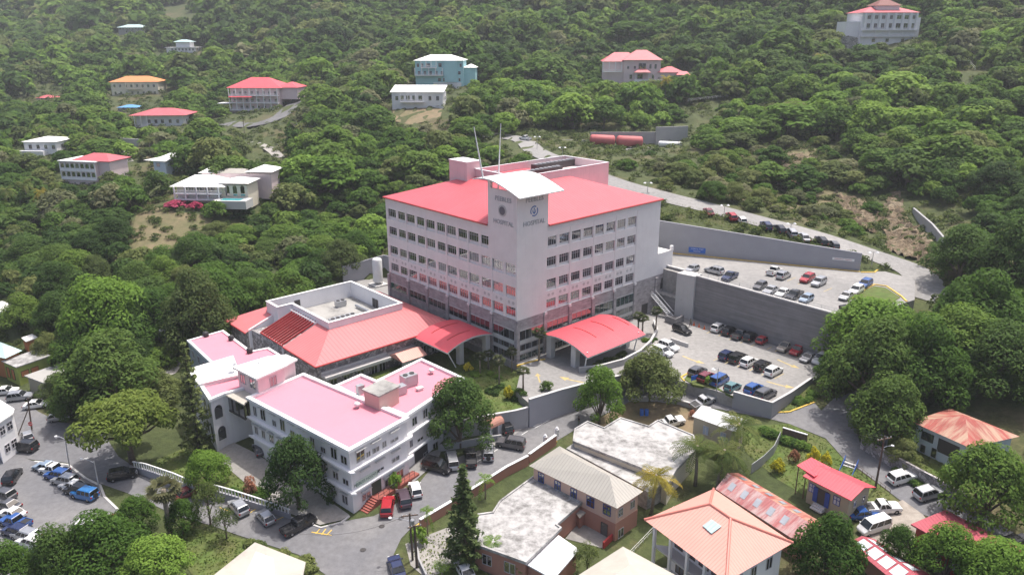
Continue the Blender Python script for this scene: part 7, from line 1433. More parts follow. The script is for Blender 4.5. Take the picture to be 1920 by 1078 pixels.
for k, c, x, y, l in (('suv','navy',1364,664.6,'navy suv at the arrow end of the middle row'), ('bigsuv','black',1384,669.6,'large black suv second in the middle row, beside the navy one'), ('suv','white',1404.6,677,'white suv between two black suvs in the middle row'), ('jeep','black',1430,684.6,'black off-roader with a rear spare wheel in the middle row'), ('suv','white',1451,694,'white suv last in the middle row, beside the painted turn arrow')): car(k, c, x, y, BV[0], BV[1], l, G2, 0)
G3 = 'cars in the front row of the lower lot'
for k, c, x, y, l in (('suv','grey',1308.4,695,'dark grey suv beside the blue notice at the kerb'), ('suv','darkred',1325.8,705.7,'dark red suv next to the blue notice in the front row'), ('van','blue',1349,712,'blue van beside the bush and lamp in the front row'), ('hatch','teal',1374,723,'teal grey hatchback alone behind the low lot wall'), ('suv','blue',1414,727,'blue suv near the corner of the low lot wall'), ('bigsuv','grey',1436,737,'dark grey suv in the corner of the low lot wall')): car(k, c, x, y, BV[0], BV[1], l, G3, 0)
car('suv','black',1279,617,12,5,'black suv standing by the orange cones near the dark gate',None,0); car('suv','white',1254,648,12,4.5,'white suv farther from the tree, beside the planted strip',None,0); car('suv','white',1243,658,12,4.5,'white suv nearest the leafy tree, beside the planted strip',None,0)
G4 = 'cars on the upper parking deck'; BV2 = (11, -5.4)
for k, c, x, y, hx, hy, l in (('hatch','silver',1298.4,502.6,-11,4,'silver grey hatchback beside the hospital end of the deck rail'), ('suv','silver',1339,506,-12,-3,'silver suv parked askew behind the deck rail'), ('pickup','navy',1368.5,517,-11,5.4,'dark blue pickup nosed up to the deck rail'), ('pickup','white',1452,507,*BV2,'white pickup with an open black bed below the grey wall'), ('suv','silver',1469.4,515,*BV2,'silver suv beside the white pickup on the deck'), ('suv','red',1513.8,521,-11,5.4,'red suv alone with a silver one in the middle of the deck'), ('suv','silver',1535.5,528,-11,5.4,'silver suv beside the red suv on the deck'), ('hatch','grey',1425.3,533.7,-11,5.4,'dark grey hatchback at the rail edge, beside the silver sedan'), ('sedan','silver',1445.3,542,-11,5.4,'silver sedan at the rail edge between grey and white cars'), ('sedan','white',1468,547,-11,5.4,'white sedan at the rail edge beside a black pickup'), ('pickup','black',1489.4,552,-11,5.4,'black pickup at the rail edge of the deck'), ('hatch','lightblue',1512,558,-11,5.4,'pale silver blue hatchback at the rail edge, end of the row'), ('sedan','silver',1587.3,553,-11,6.4,'silver sedan beside the grass island on the deck'), ('suv','white',1605.6,543,-11,6.4,'white suv between the silver sedan and the blue suv'), ('suv','blue',1622.4,531.3,-11,6.4,'bright blue suv at the tip of the grass island'), ('sedan','grey',1619,572,12,4.8,'dark grey sedan in the corner of the deck rail'), ('pickup','black',1598.3,582,12,4.8,'black pickup in front of the dark grey sedan')): car(k, c, x, y, hx, hy, l, G4, 9.5)
G5 = 'cars parked along the hill road'
for k, c, x, y, l in (('sedan','darkred',1328.4,395.5,'dark red sedan highest up the hill road'), ('suv','red',1371,405,'red suv behind the first road lamp on the hill road'), ('hatch','white',1390,411,'small white car beside the red suv on the hill road'), ('suv','navy',1436,422,'dark blue suv leading the black ones on the hill road'), ('suv','black',1461,428.6,'black suv next to the dark blue one on the hill road'), ('suv','silver',1482.7,435,'silver suv under the second hill road lamp'), ('sedan','silver',1506.5,442.5,'silver sedan half hidden by grass on the hill road'), ('suv','black',1538.8,450.5,'black suv second from the lower end of the hill road line'), ('hatch','grey',1562,457,'grey hatchback at the lower end of the hill road line')): car(k, c, x, y, -20, -5.6, l, G5)
LV = (-11, 5.6)
G6 = 'cars in the slanted row by the lot kerb'
for k, c, x, y, l in (('sedan','lightblue',85,873,'silver blue sedan first in the slanted row near the road corner'), ('pickup','white',102,880,'white double cab pickup second in the slanted row'), ('suv','blue',108,889,'dark blue suv in the slanted row beside the white pickup'), ('suv','silver',122,899,'silver suv between the dark blue suv and the pale sedan'), ('sedan','white',136,908,'pearl white sedan in the slanted row'), ('suv','black',145,917,'black suv squeezed beside the bright blue jeep'), ('jeep','brightblue',158.6,925,'bright blue soft-top jeep at the end of the slanted row')): car(k, c, x, y, *LV, l, G6)
car('suv','black',23.4,891.7,11,-5,'black wagon with lit red tail lamps driving through the car park'); car('sedan','black',13.4,828,11,9,'black sedan parked across from the long black suv'); car('bigsuv','black',45,836.6,-12,6,'long black suv on the junction in front of the small silver car'); car('hatch','silver',52.4,815,-4,-8,'small silver car at the foot of the propped wooden pole')
G7 = 'cars in the near row of the car park'; LN = (-11, 5.2)
for k, c, x, y, l in (('suv','grey',5,926.7,'dark suv cut by the photograph edge, farthest up the near row'), ('sedan','grey',13.4,945,'charcoal sedan in the near row above the white car'), ('sedan','white',21.7,960,'white car between the charcoal sedan and the blue pickup'), ('pickup','blue',28.4,977,'blue pickup in the near row beside the white car'), ('suv','navy',30,994,'navy suv between the blue pickup and the silver suv'), ('suv','silver',48.4,1002,'silver suv in the near row beside the white one'), ('suv','white',58.4,1015,'white suv at the tree end of the near row')): car(k, c, x, y, *LN, l, G7)
car('pickup','blue',63.5,1053,-8,8,'blue pickup half hidden under the tree in the car park'); car('van','white',175,987,9,8,'white roofed van beside the trees at the car park edge'); car('sedan','darkred',204,979,11,-4,'dark red sedan beside the white van at the car park edge')
RV = (11, 6.5)
for k, c, x, y, l in (('sedan','white',11.7,731,'white sedan farthest up the side road'), ('suv','silver',38.4,742,'silver suv second along the side road, behind the wooden pole'), ('sedan','white',68.5,756.4,'white sedan with a dark sunroof on the side road'), ('hatch','silver',112,780,'silver car in the shade of the dark tree on the side road')): car(k, c, x, y, *RV, l, 'cars along the side road')
car('suv','black',230.5,888,9,7,'black suv driving in the shade of the wide yellow-green tree'); car('sedan','darkred',352.4,921,10,5,'dark red car half hidden behind the fan palm'); car('suv','silver',447.6,948.5,-11,-4,'silver suv parked by the garden wall, nearest the fan palm'); car('hatch','silver',497.7,967,-11,-4,'small silver hatchback in a marked bay by the garden wall'); car('pickup','black',561,982,11,4.2,'black pickup beside the yellow hatched bay')
car('hatch','grey',486,840,-7,-8,'dark grey hatchback parked against the old white building'); car('suv','white',524,866,-7,-8,'white car in the courtyard under the leafy tree')
for k, c, x, y, hx, hy, l in (('suv','red',727,947,4,-11,'red suv below the front steps of the old building'), ('suv','purple',757,932,-6,-11,'plum coloured suv between the red suv and the white hatchback'), ('hatch','white',778.6,915,-6,-11,'white hatchback with a dark sunroof below the red steps'), ('bigsuv','black',820.4,873,7,10,'black suv pulled up beside the entry paving'), ('van','silver',847,863,-5,-11,'silver van between the black suv and the black pickup'), ('pickup','black',882,856,-2,-12,'black and white pickup under the big dark tree'), ('jeep','silver',915.6,846.6,0.5,-12,'silver jeep with a rear spare wheel by the low wall'), ('bigsuv','grey',957.3,830,-12,6.4,'dark grey suv parked along the street kerb'), ('suv','black',945.6,772,-10,-6,'black suv on the drive below the garden wall'), ('sedan','navy',743.5,1060,-7,-12,'dark blue sedan with a glass roof at the junction'), ('sedan','white',870.5,1066,-10,-6,'white car behind the tall conifer'), ('pickup','silver',1320,751,12,4.2,'silver double cab pickup driving up the street'), ('pickup','white',1258,790,12,6,'white pickup in the dirt yard beside the beige shed'), ('suv','white',1692.5,893,12,6.4,'white suv with a rear wheel cover on the road below the bank'), ('suv','silver',1742.6,922,12,6.4,'silver white suv entering the tree shade on the road'), ('van','white',1639,985,-8,11,'old white van with a sloping nose on the gravel yard'), ('bigsuv','black',1903,1018,12,6,'black suv with a roof rack at the right hand road end')): car(k, c, x, y, hx, hy, l)
car('pickup','white',1654,950,11,9,'worn white truck with a red open bed by the cottage'); car('sedan','blue',1620,960,5,9,'wrecked blue car body lying on the grass by the cottage'); car('pickup','white',985,259,-9,3,'white truck at the top of the hill road'); car('sedan','white',1600,71,-10,2,'white car beside the terrace wall of the white mansion')

# ------------------------------------------------------------------ trees one can tell apart
def T_(key, bx, by, hw, yt, label, name='tree', cat='tree', group=None): return treebox(key, bx, by, hw, yt, name, label, cat, group)
T_('flat0', 250, 868, 92, 742, 'wide flat-topped yellow-green tree over the road beside the old building', 'umbrella_tree'); T_('shade0', 560, 955, 62, 812, 'tall dark tree in front of the long side of the old white building'); T_('shade0', 862, 838, 66, 702, 'large dark tree at the end of the pink roofed annexe')
T_('nbright0', 1124, 795, 46, 686, 'bright green round tree at the bend of the street'); T_('nolive1', 1218, 752, 62, 650, 'olive green tree between the ramp and the lower lot'); T_('nolive0', 1190, 735, 34, 668, 'smaller olive tree leaning against the one by the ramp')
T_('ndark0', 215, 775, 95, 618, 'big dark tree covering the side road bend'); T_('ndark1', 150, 785, 50, 705, 'dark spreading tree above the silver car on the side road'); T_('nbright1', 215, 660, 82, 512, 'bright green broad tree on the lower slope'); T_('nolive0', 378, 655, 68, 500, 'round olive tree beside the rear pink roofs'); T_('nwood0', 290, 640, 60, 540, 'mid green tree between the bright broad tree and the round olive one')
T_('nolive1', 300, 760, 50, 692, 'yellowish tree behind the wide flat-topped one'); T_('nolive0', 92, 680, 30, 622, 'yellow-brown tree beside the lime green house'); T_('nwood1', 48, 612, 42, 548, 'green tree in front of the white roof at the wood edge'); T_('ndark0', 118, 625, 50, 545, 'dark rounded tree above the orange hut')
T_('pine1', 374, 850, 30, 640, 'tall thin dark conifer in front of the arched porch', 'conifer', 'conifer'); T_('pine0', 872, 1062, 40, 868, 'tall pointed conifer beside the stained flat roof', 'conifer', 'conifer')
T_('nbright1', 395, 918, 42, 842, 'bright green bushy tree inside the garden wall'); T_('nwood1', 200, 1080, 88, 955, 'large mid green tree at the lower edge of the car park'); T_('ndark1', 120, 1100, 60, 985, 'dark tree at the corner of the car park'); T_('nwood0', 262, 1000, 42, 930, 'green tree beside the fan palm at the car park edge'); T_('nbright0', 300, 1110, 70, 1010, 'light green tree at the very bottom near the lawn'); T_('nwood1', 30, 1110, 55, 1010, 'green tree in the lower corner of the car park')
T_('loose0', 395, 985, 34, 900, 'thin loose tree with grey-green crown beside the fan palm'); T_('loose0', 425, 1010, 28, 950, 'small loose tree on the lawn beside the road'); T_('nwood0', 345, 1000, 34, 935, 'dark bushy tree at the foot of the fan palm'); T_('fan1', 322, 1012, 34, 895, 'tall fan palm with a grey trunk beside the road', 'fan_palm', 'palm')
T_('ndark0', 1630, 770, 88, 590, 'huge dark tree covering the corner of the upper deck'); T_('nwood0', 1560, 730, 40, 655, 'dark leafy tree at the end of the lower lot'); T_('nwood1', 1720, 760, 90, 585, 'big green tree behind the dark one at the road fork'); T_('ndark1', 1655, 830, 70, 700, 'dark tree overhanging the road fork'); T_('nwood0', 1790, 700, 85, 570, 'dense green tree on the slope right of the road fork'); T_('nbright1', 1780, 752, 40, 690, 'light green round tree behind the rusty hip roof'); T_('ndark0', 1870, 740, 85, 600, 'deep green tree at the edge of the hillside wood'); T_('nwood1', 1830, 640, 90, 500, 'tall green tree beside the hairpin bend'); T_('ndark1', 1890, 560, 80, 400, 'very dark tall tree above the hairpin bend'); T_('ndark0', 1800, 530, 70, 420, 'dark tree behind the weathered retaining wall')
T_('nwood0', 1835, 985, 84, 832, 'large bright tree shading the road end beside the bank'); T_('nwood1', 1545, 1085, 72, 958, 'full green tree beside the coral roof'); T_('nbright0', 1765, 1100, 66, 985, 'yellow-green tree in front of the long red sheet roof'); T_('nwood0', 1680, 1060, 38, 985, 'green bushy tree between the gravel yard and the red sheet roof'); T_('nbright1', 1860, 1130, 80, 1010, 'leafy tree at the bottom edge below the red sheet roof'); T_('nwood1', 1625, 815, 30, 765, 'small tree on the bank corner of the road fork'); T_('loose0', 1100, 1078, 30, 1018, 'small loose tree beside the white sheet roof'); T_('nolive1', 1690, 870, 34, 820, 'low tree before the white wall of the rusty hip house')
for key, bx, by, hw, yt, l in (('coco0',1302,905,47,824,'coconut palm nearest the stained flat roof'), ('coco1',1352,915,47,834,'coconut palm in the middle, before the rusty roof'), ('coco0',1378,875,46,780,'coconut palm nearest the beige shed'), ('cocoy',1226,962,46,880,'yellowing coconut palm over the beige roof end'), ('young0',910,935,20,890,'young palm inside the red wall by the conifer'), ('young0',925,1060,26,1008,'young palm before the stained flat roof'), ('young0',985,1082,26,1048,'young palm at the lower edge before the white sheet roof'), ('young0',802,1000,16,950,'young palm behind the red wall near the junction'), ('young0',830,1085,22,1055,'young palm on the lawn near the junction')): T_(key, bx, by, hw, yt, l, 'coconut_palm' if key[0] == 'c' else 'young_palm', 'palm')
for bx, by, hw, yt, l in ((1011,676,16,612,'fan palm standing against the corner of the tall hospital'), (960,697,12,650,'slim fan palm in the garden beside the hospital corner'), (936,727,14,664,'tall fan palm in the middle of the hospital garden'), (916,692,13,656,'fan palm with ragged fronds behind the garden path'), (900,702,13,660,'leafy small palm at the terrace end of the garden'), (981,731,15,688,'thick fan palm at the edge of the forecourt'), (1196,627,14,585,'fan palm nearer the right canopy, of the pair at its far end'), (1204,629,14,590,'fan palm farther from the right canopy, of the pair at its far end'), (1229,625,13,574,'fan palm on the small lawn beside the drive')): T_('fan0', bx, by, hw, yt, l, 'fan_palm', 'palm')
def B_(key, bx, by, hw, yt, label, name='bush', cat='bush', group=None): return treebox(key, bx, by, hw, yt, name, label, cat, group)
for key, bx, by, hw, yt, l, nm in (('bushy',1458,885,17,858,'yellow leaved bush farther from the road, by the cottage lawn','yellow_bush'), ('bushy',1525,868,14,836,'yellow leaved bush between the cottage roof and the road','yellow_bush'), ('bushy',1548,874,13,846,'smaller yellow leaved bush beside the blue stair','yellow_bush'), ('bushs',1489,865,11,842,'salmon pink bush behind the cottage roof','bush'), ('bushy',953,748,12,722,'yellow bush in the hospital garden','yellow_bush'), ('bushy',877,696,10,678,'yellow bush at the foot of the terrace column','yellow_bush'), ('bushs',1298,783,8,768,'orange-leaved bush beside the white pickup','bush'), ('bushs',470,930,14,890,'reddish flowering bush behind the garden wall','bush'), ('bushp',330,390,22,375,'magenta flowering bush below the cream villa, the larger one','flowering_bush'), ('bushp',365,392,16,377,'magenta flowering bush below the cream villa, the smaller one','flowering_bush'), ('bushp',1647,92,8,84,'small magenta bush below the white mansion','flowering_bush'), ('bush1',740,915,16,885,'green bush growing by the red front steps','bush'), ('bush1',1330,722,11,704,'round bush beside the blue van in the lower lot','bush'), ('bushd',618,945,9,930,'low dark bush at the corner of the old building','bush'), ('bush1',785,1020,18,985,'light green bush around the double wooden pole','bush'), ('bushd',1025,730,14,712,'dark green bush at the kerb of the forecourt','bush')): B_(key, bx, by, hw, yt, l, nm)
# beds of low planting
for px_, n, key, lab, grp, hr in (([(905,735),(935,722),(965,735),(990,748),(978,758),(950,745)], 16, 'bushd', 'low dark shrub in the bed behind the grey garden wall', 'shrubs in the hospital garden bed', .7), ([(1095,700),(1120,690),(1160,675),(1175,660),(1150,670),(1110,690)], 14, 'busho', 'brownish shrub in the bed under the right canopy edge', 'shrubs under the right canopy', .8), ([(1205,640),(1222,636),(1236,632),(1225,644)], 6, 'bush0', 'green shrub in the strip beside the two white cars', 'shrubs in the strip by the white cars', .7), ([(1485,770),(1525,750),(1535,735),(1510,730),(1490,750)], 12, 'bush0', 'weedy shrub on the grass below the lower lot wall', 'weeds below the lower lot wall', .8), ([(1400,800),(1470,825),(1540,850),(1500,840),(1430,810)], 16, 'bush0', 'green shrub in the hedge above the cottage', 'shrubs above the cottage', 1.0), ([(868,700),(890,706),(930,715),(960,705),(920,700)], 8, 'bush1', 'light green shrub in the garden beside the path', 'shrubs beside the garden path', .7), ([(1640,850),(1720,900),(1790,930),(1780,940),(1700,905)], 18, 'bush0', 'weedy shrub along the foot of the green bank', 'weeds along the bank', .8), ([(575,1080),(500,1035),(440,1010),(600,1060)], 10, 'busho', 'dry shrub at the roadside by the cream roof', 'roadside shrubs by the cream roof', .9), ([(480,915),(500,930),(520,950),(440,930),(420,925)], 10, 'bush0', 'green shrub on the strip inside the garden wall', 'shrubs inside the garden wall', .9)):
    rg = np.random.default_rng(len(lab)); P = np.array([atg(*p)[:2] for p in px_]); c = P.mean(0)
    for k in range(n): j = rg.integers(len(P)); q = P[j] + (P[(j + 1) % len(P)] - P[j]) * rg.random(); q = c + (q - c) * (.55 + .4 * rg.random()); s = hr * rg.uniform(.7, 1.2); plant(key, (q[0], q[1], ground(*q) - .1), s * 1.1, s * .9, 'shrub', lab, 'shrub', grp)
# palms and a bare tree on the slopes
for key, bx, by, hw, yt, l in (('coco0',1203,193,15,152,'coconut palm below the pink villa, the leftmost of three'), ('coco1',1222,195,15,148,'coconut palm below the pink villa, the middle of three'), ('cocoy',1247,193,16,140,'coconut palm below the pink villa, the one with yellowing fronds'), ('coco1',180,268,14,234,'palm above the arched pink house'), ('coco0',284,290,14,255,'palm beside the brick red clearing'), ('coco0',55,398,18,335,'palm in the valley grove, the tallest of the group'), ('cocoy',85,402,16,352,'yellowing palm in the valley grove'), ('coco1',20,402,16,350,'palm in the valley grove at the photograph edge'), ('coco1',110,385,14,340,'palm just below the arched pink house'), ('cocoy',1535,140,14,100,'pale palm on the slope below the white mansion'), ('coco0',1568,150,10,118,'small palm on the slope below the white mansion')): T_(key, bx, by, hw, yt, l, 'coconut_palm', 'palm')
T_('snag0', 560, 260, 26, 225, 'bare grey leafless tree above the hospital wood', 'bare_tree'); T_('snag0', 238, 445, 12, 415, 'pale dead tree on the bare slope', 'bare_tree')

# ------------------------------------------------------------------ the wooded hillside
rg = np.random.default_rng(11)
NOGO = [[atn(*p)[:2] for p in l] for l in (
 [(1735,570),(1765,548),(1750,520),(1700,488),(1640,470),(1560,442),(1440,408),(1330,378),(1240,357),(1150,333),(1060,298),(1005,275),(960,252),(940,262),(985,285),(1050,315),(1140,352),(1240,380),(1330,400),(1440,430),(1560,463),(1640,492),(1700,515),(1715,540),(1700,570)],
 [(420,225),(470,228),(520,212),(545,190),(560,195),(540,222),(470,250),(420,245)], [(740,202),(830,203),(828,222),(760,240),(738,228)], [(228,280),(275,270),(305,280),(300,296),(250,303)], [(262,405),(290,388),(372,402),(400,412),(370,440),(320,468),(262,488),(242,468)], [(1645,405),(1670,358),(1695,362),(1735,440),(1765,480),(1740,498),(1660,470)], [(1225,372),(1330,394),(1440,424),(1560,457),(1625,480),(1616,500),(1440,450),(1230,420)], [(-90,740),(-90,575),(40,570),(80,618),(150,680),(110,735)])]
STREETPX = [(-80,1120),(-80,600),(60,690),(150,790),(330,690),(350,630),(640,560),(1000,640),(1300,540),(1560,640),(1580,720),(1640,700),(1720,690),(1650,760),(1700,840),(1990,960),(2000,1120)]
STREET = [atn(*p)[:2] for p in STREETPX]
def dil(x, y, polys, d):
    m = np.zeros(len(x), bool)
    for pl in polys:
        for t in range(9): m |= inpoly(x + (d * math.cos(t * .785) if t < 8 else 0), y + (d * math.sin(t * .785) if t < 8 else 0), pl)
    return m
pts = []; Y = 150.0
while Y < 1150:
    s = 4.3 + Y / 95.0; hw = Y * .76 + 25; n = int(2 * hw / s); x = -hw + (np.arange(n) + .5) * 2 * hw / n; pts.append(np.c_[x + rg.uniform(-.46, .46, n) * s, Y + rg.uniform(-.46, .46, n) * s, np.full(n, s)]); Y += s * .92
pts = np.concatenate(pts)
# close under-wood on both sides of the platforms as well
for (x0, x1, y0, y1, s) in ((-175, -62, 118, 150, 5.2), (66, 175, 78, 150, 5.2)):
    xx, yy = np.meshgrid(np.arange(x0, x1, s), np.arange(y0, y1, s)); pts = np.r_[pts, np.c_[xx.ravel() + rg.uniform(-2, 2, xx.size), yy.ravel() + rg.uniform(-2, 2, xx.size), np.full(xx.size, s)]]
x, y, s = pts.T; ok = ~dil(x, y, [PADS[k][0] for k in ('lot', 'lower', 'yard', 'deck')], 2.6); ok &= ~dil(x, y, NOGO[:5] + NOGO[7:], 1.2) & ~dil(x, y, NOGO[6:7], 3.5) & ~(dil(x, y, NOGO[5:6], .5) & (rg.random(len(x)) < .7)); RK = [[atn(*p)[:2] for p in l] for l in ([(1395,318),(1440,296),(1500,288),(1530,300),(1520,345),(1470,352),(1420,345)], [(1560,360),(1610,372),(1640,405),(1650,445),(1610,430),(1575,400)])]; ok &= ~(dil(x, y, RK, .5) & (rg.random(len(x)) < .72)); ok &= ~inpoly(x, y, STREET); pts = pts[ok]; x, y, s = pts.T; z = gzn(x, y)
# patchwork: low scrub on some slopes, tall wood in others
def smooth2(x, y, sc, sd):
    r = np.random.default_rng(sd); v = np.zeros(len(x))
    for k in range(6): a = r.uniform(0, 6.28); f = sc * r.uniform(.6, 1.8); v += np.sin((x * math.cos(a) + y * math.sin(a)) * f + r.uniform(0, 6.28))
    return v / 3
dens = smooth2(x, y, .045, 1); tone = smooth2(x, y, .03, 2); rad = s * .60 * rg.uniform(.72, 1.25, len(x)) * (1 + .16 * np.clip(dens, -1, 1)); hgt = rad * rg.uniform(1.15, 1.75, len(x)) * (1 + .22 * np.clip(dens, -1, 1))
U, V = 960 + F * (x * 1) * 0, None
gi = rg.random(len(x)) < .10; vr = np.exp(rg.normal(0, .2, len(x))); rad *= vr; hgt *= vr ** .7; rad[gi] *= 1.55; hgt[gi] *= 1.45
d = np.c_[x, y, z] - O; zc = d @ FW; U = 960 + F * (d @ RT) / zc; V = 539 - F * (d @ UP) / zc; dt = d + np.array([0, 0, 1.0])[None] * hgt[:, None]; VT = 539 - F * (dt @ UP) / (dt @ FW); RP = rad * F / zc
keepm = np.ones(len(x), bool)
for (x0, y0, x1, y1, Yk) in KEEP:
    hit = (U + RP * 1.05 > x0) & (U - RP * 1.05 < x1) & (V > y0) & (y < Yk + 15); keepm &= ~(hit & (VT < y1 - max(4, .14 * (y1 - y0))))
# scrub on the cut slope above the hill road and on the bare patches: lower and thinner
scrub = inpoly(x, y, [atn(*p)[:2] for p in ((1240,350),(1300,290),(1400,270),(1560,270),(1640,330),(1640,470),(1440,405))]) | inpoly(x, y, [atn(*p)[:2] for p in ((255,470),(250,410),(370,400),(430,440),(330,520))]) | inpoly(x, y, [atn(*p)[:2] for p in ((1000,290),(1090,268),(1290,275),(1300,350),(1240,352),(1100,310))]) 
rad[scrub] *= .74; hgt[scrub] *= .52
keepm &= ~(scrub & (rg.random(len(x)) < .07))
onroad = (hgt > 0) & inpoly(x, y, [atn(*p)[:2] for p in ((1640,530),(1690,520),(1760,600),(1690,640),(1620,650))]); keepm &= ~onroad
pts = np.c_[x, y, z, rad, hgt, tone, dens, U, V, RP, zc, scrub][keepm]
inframe = (pts[:, 7] > -40) & (pts[:, 7] < 1960) & (pts[:, 8] < 1100) & (pts[:, 8] > -60)
# the 300 largest in the picture are trees of their own, the rest one wood
cls = np.clip((pts[:, 5] * .5 + .5 + rg.normal(0, .22, len(pts))), 0, .999)
KINDS = ['dark0', 'wood0', 'wood1', 'wood2', 'bright0', 'olive0', 'grey0']
def kindof(i):
    t = cls[i]; r = rg.random()
    if pts[i, 11]: return 'grey0' if r < .15 else 'olive0' if r < .6 else 'wood0'
    if r < .03: return 'grey0'
    if r < .15: return 'olive0'
    if t < .28: return 'dark0'
    if t > .80 and r < .55: return 'bright0'
    return 'wood%d' % int(r * 3 % 3)
LAB = {'dark0': ('dark green tree', 'dark green trees'), 'wood0': ('mid green tree', 'mid green trees'), 'bright0': ('bright green tree', 'bright green trees'), 'olive0': ('olive green tree', 'olive green trees'), 'grey0': ('greyish thin tree', 'greyish thin trees')}
def region(u, v):
    if u > 1240: return 'on the wooded hill above the hairpin bend' if v < 470 or u > 1700 else 'on the slope beside the hill road'
    if u > 700: return 'on the wooded hill behind the tall hospital'
    return 'on the wooded slope beyond the stone wing' if v > 300 else 'in the wood among the valley houses'
vis = np.nonzero(inframe)[0]; order = vis[np.argsort(-pts[vis, 9])]
NTREE = sum(1 for o in COL.objects if o.get('category') in ('tree',)); big = order[:max(0, 290 - NTREE)]; bigset = set(big.tolist())
for i in big:
    p = pts[i]; k = kindof(i); kk = {'wood1': 'wood0', 'wood2': 'wood0'}.get(k, k); where = region(p[7], p[8]); near = p[10] < 215
    key = {'dark0': 'ndark0', 'wood0': 'nwood0', 'wood1': 'nwood1', 'wood2': 'nwood1', 'bright0': 'nbright0', 'olive0': 'nolive0'}.get(k, k) if near else k
    plant(key, (p[0], p[1], p[2] - .2), p[3] / KR[key][0] * 1.15, p[4] / KR[key][1] * 1.1, 'hillside_tree', LAB[kk][0] + ' ' + where, 'tree', LAB[kk][1] + ' ' + where)
rest = [i for i in range(len(pts)) if i not in bigset]
# the rest of the wood as one mesh: a few crown patterns, thinned with distance
def pattern(seed, n, size, k=13, rr=.42): r = np.random.default_rng(seed); return cloud(r, dome(r, 4, 7.4, .6, k, rr), n, size)
LOD = [[pattern(200 + j, 1250, .56) for j in range(5)], [pattern(220 + j, 620, .80) for j in range(5)], [pattern(240 + j, 260, 1.2, 10) for j in range(5)], [pattern(260 + j, 120, 1.75, 8, .48) for j in range(5)]]
def grow_wood(name, ids, mats_of):
    groups = {}
    for i in ids: groups.setdefault(mats_of(i), []).append(i)
    for m, l in groups.items():
        Pl, Nl, Sl, Pv = [], [], [], []
        for i in l:
            p = pts[i]; D = p[10]; lod = 0 if D < 300 else 1 if D < 430 else 2 if D < 640 else 3; P, N, S = LOD[lod][rg.integers(5)]; a = rg.uniform(0, 6.28); c, sn = math.cos(a), math.sin(a); R = np.array([[c, -sn, 0], [sn, c, 0], [0, 0, 1]]); sx, sz = p[3] / 4 * 1.15, p[4] / 7.4 * 1.1
            Pl.append((P @ R.T) * [sx, sx, sz] + [p[0], p[1], p[2] - .2]); Nl.append(N @ R.T); Sl.append(S * sx); Pv.append(np.full(len(S), rg.random()))
        me = leafmesh(name, m, np.concatenate(Pl), np.concatenate(Nl), np.concatenate(Sl), np.concatenate(Pv), rng=rg); o = bpy.data.objects.new(name, me); COL.objects.link(o); o['kind'] = 'stuff'
_mk = {}
def matof(i):
    if i not in _mk: _mk[i] = {'dark0': f_dark, 'bright0': f_bright, 'olive0': f_olive, 'grey0': f_grey}.get(kindof(i), f_wood)
    return _mk[i]
grow_wood('hillside_woodland', rest, matof)
# undergrowth between the crowns and on the open slopes
n = 15000; Yr = 120 + (rg.random(n) ** 1.5) * 560; xr = rg.uniform(-1, 1, n) * (Yr * .76 + 20); ok = ~dil(xr, Yr, [PADS[k][0] for k in ('lot', 'lower', 'yard', 'deck')], 1.4) & ~dil(xr, Yr, NOGO[:4], .4) & ~inpoly(xr, Yr, STREET); ok &= ~(dil(xr, Yr, NOGO[4:6], 0) & (rg.random(n) < .2)); xr, Yr = xr[ok], Yr[ok]; zr2 = gzn(xr, Yr)
base = [pattern(300 + j, 60, .75, 6, .5) for j in range(4)]; Pl, Nl, Sl, Pv = [], [], [], []
for a_, b_, c_ in zip(xr, Yr, zr2):
    P, N, S = base[rg.integers(4)]; s_ = (.9 + b_ / 420) * rg.uniform(.6, 1.2) / 4; Pl.append(P * [s_, s_, s_ * .62] + [a_, b_, c_ - .15]); Nl.append(N); Sl.append(S * s_ * 1.6); Pv.append(np.full(len(S), rg.random()))
me = leafmesh('undergrowth', f_olive, np.concatenate(Pl), np.concatenate(Nl), np.concatenate(Sl), np.concatenate(Pv), rng=rg); me.materials.clear(); me.materials.append(foliage('leaves_scrub', (.040, .068, .018), (.080, .115, .030), (.145, .175, .052))); o = bpy.data.objects.new('undergrowth', me); COL.objects.link(o); o['kind'] = 'stuff'
# tufts standing up in the lawns and banks
def tufts(polys, n, size, seed):
    r = np.random.default_rng(seed); P = []
    for pl, zf in polys:
        a = np.array([np.asarray(q)[:2] for q in pl]); lo, hi = a.min(0), a.max(0); m_ = int(n * (hi - lo).prod()); x = r.uniform(lo[0], hi[0], m_); y = r.uniform(lo[1], hi[1], m_); k = inpoly(x, y, a); x, y = x[k], y[k]; P.append(np.c_[x, y, (gzn(x, y) + .14) if zf is None else np.full(len(x), zf)])
    P = np.concatenate(P); nn = r.normal(size=P.shape) * .5; nn[:, 2] += .9; nn /= np.linalg.norm(nn, axis=1, keepdims=True); me = leafmesh('grass_tufts', foliage('leaves_grass', (.07, .11, .022), (.12, .165, .035), (.20, .22, .07)), P, nn, size * r.uniform(.5, 1.5, len(P)), r.random(len(P)) * .8, rng=r); o = bpy.data.objects.new('grass_tufts', me); COL.objects.link(o); o['kind'] = 'stuff'
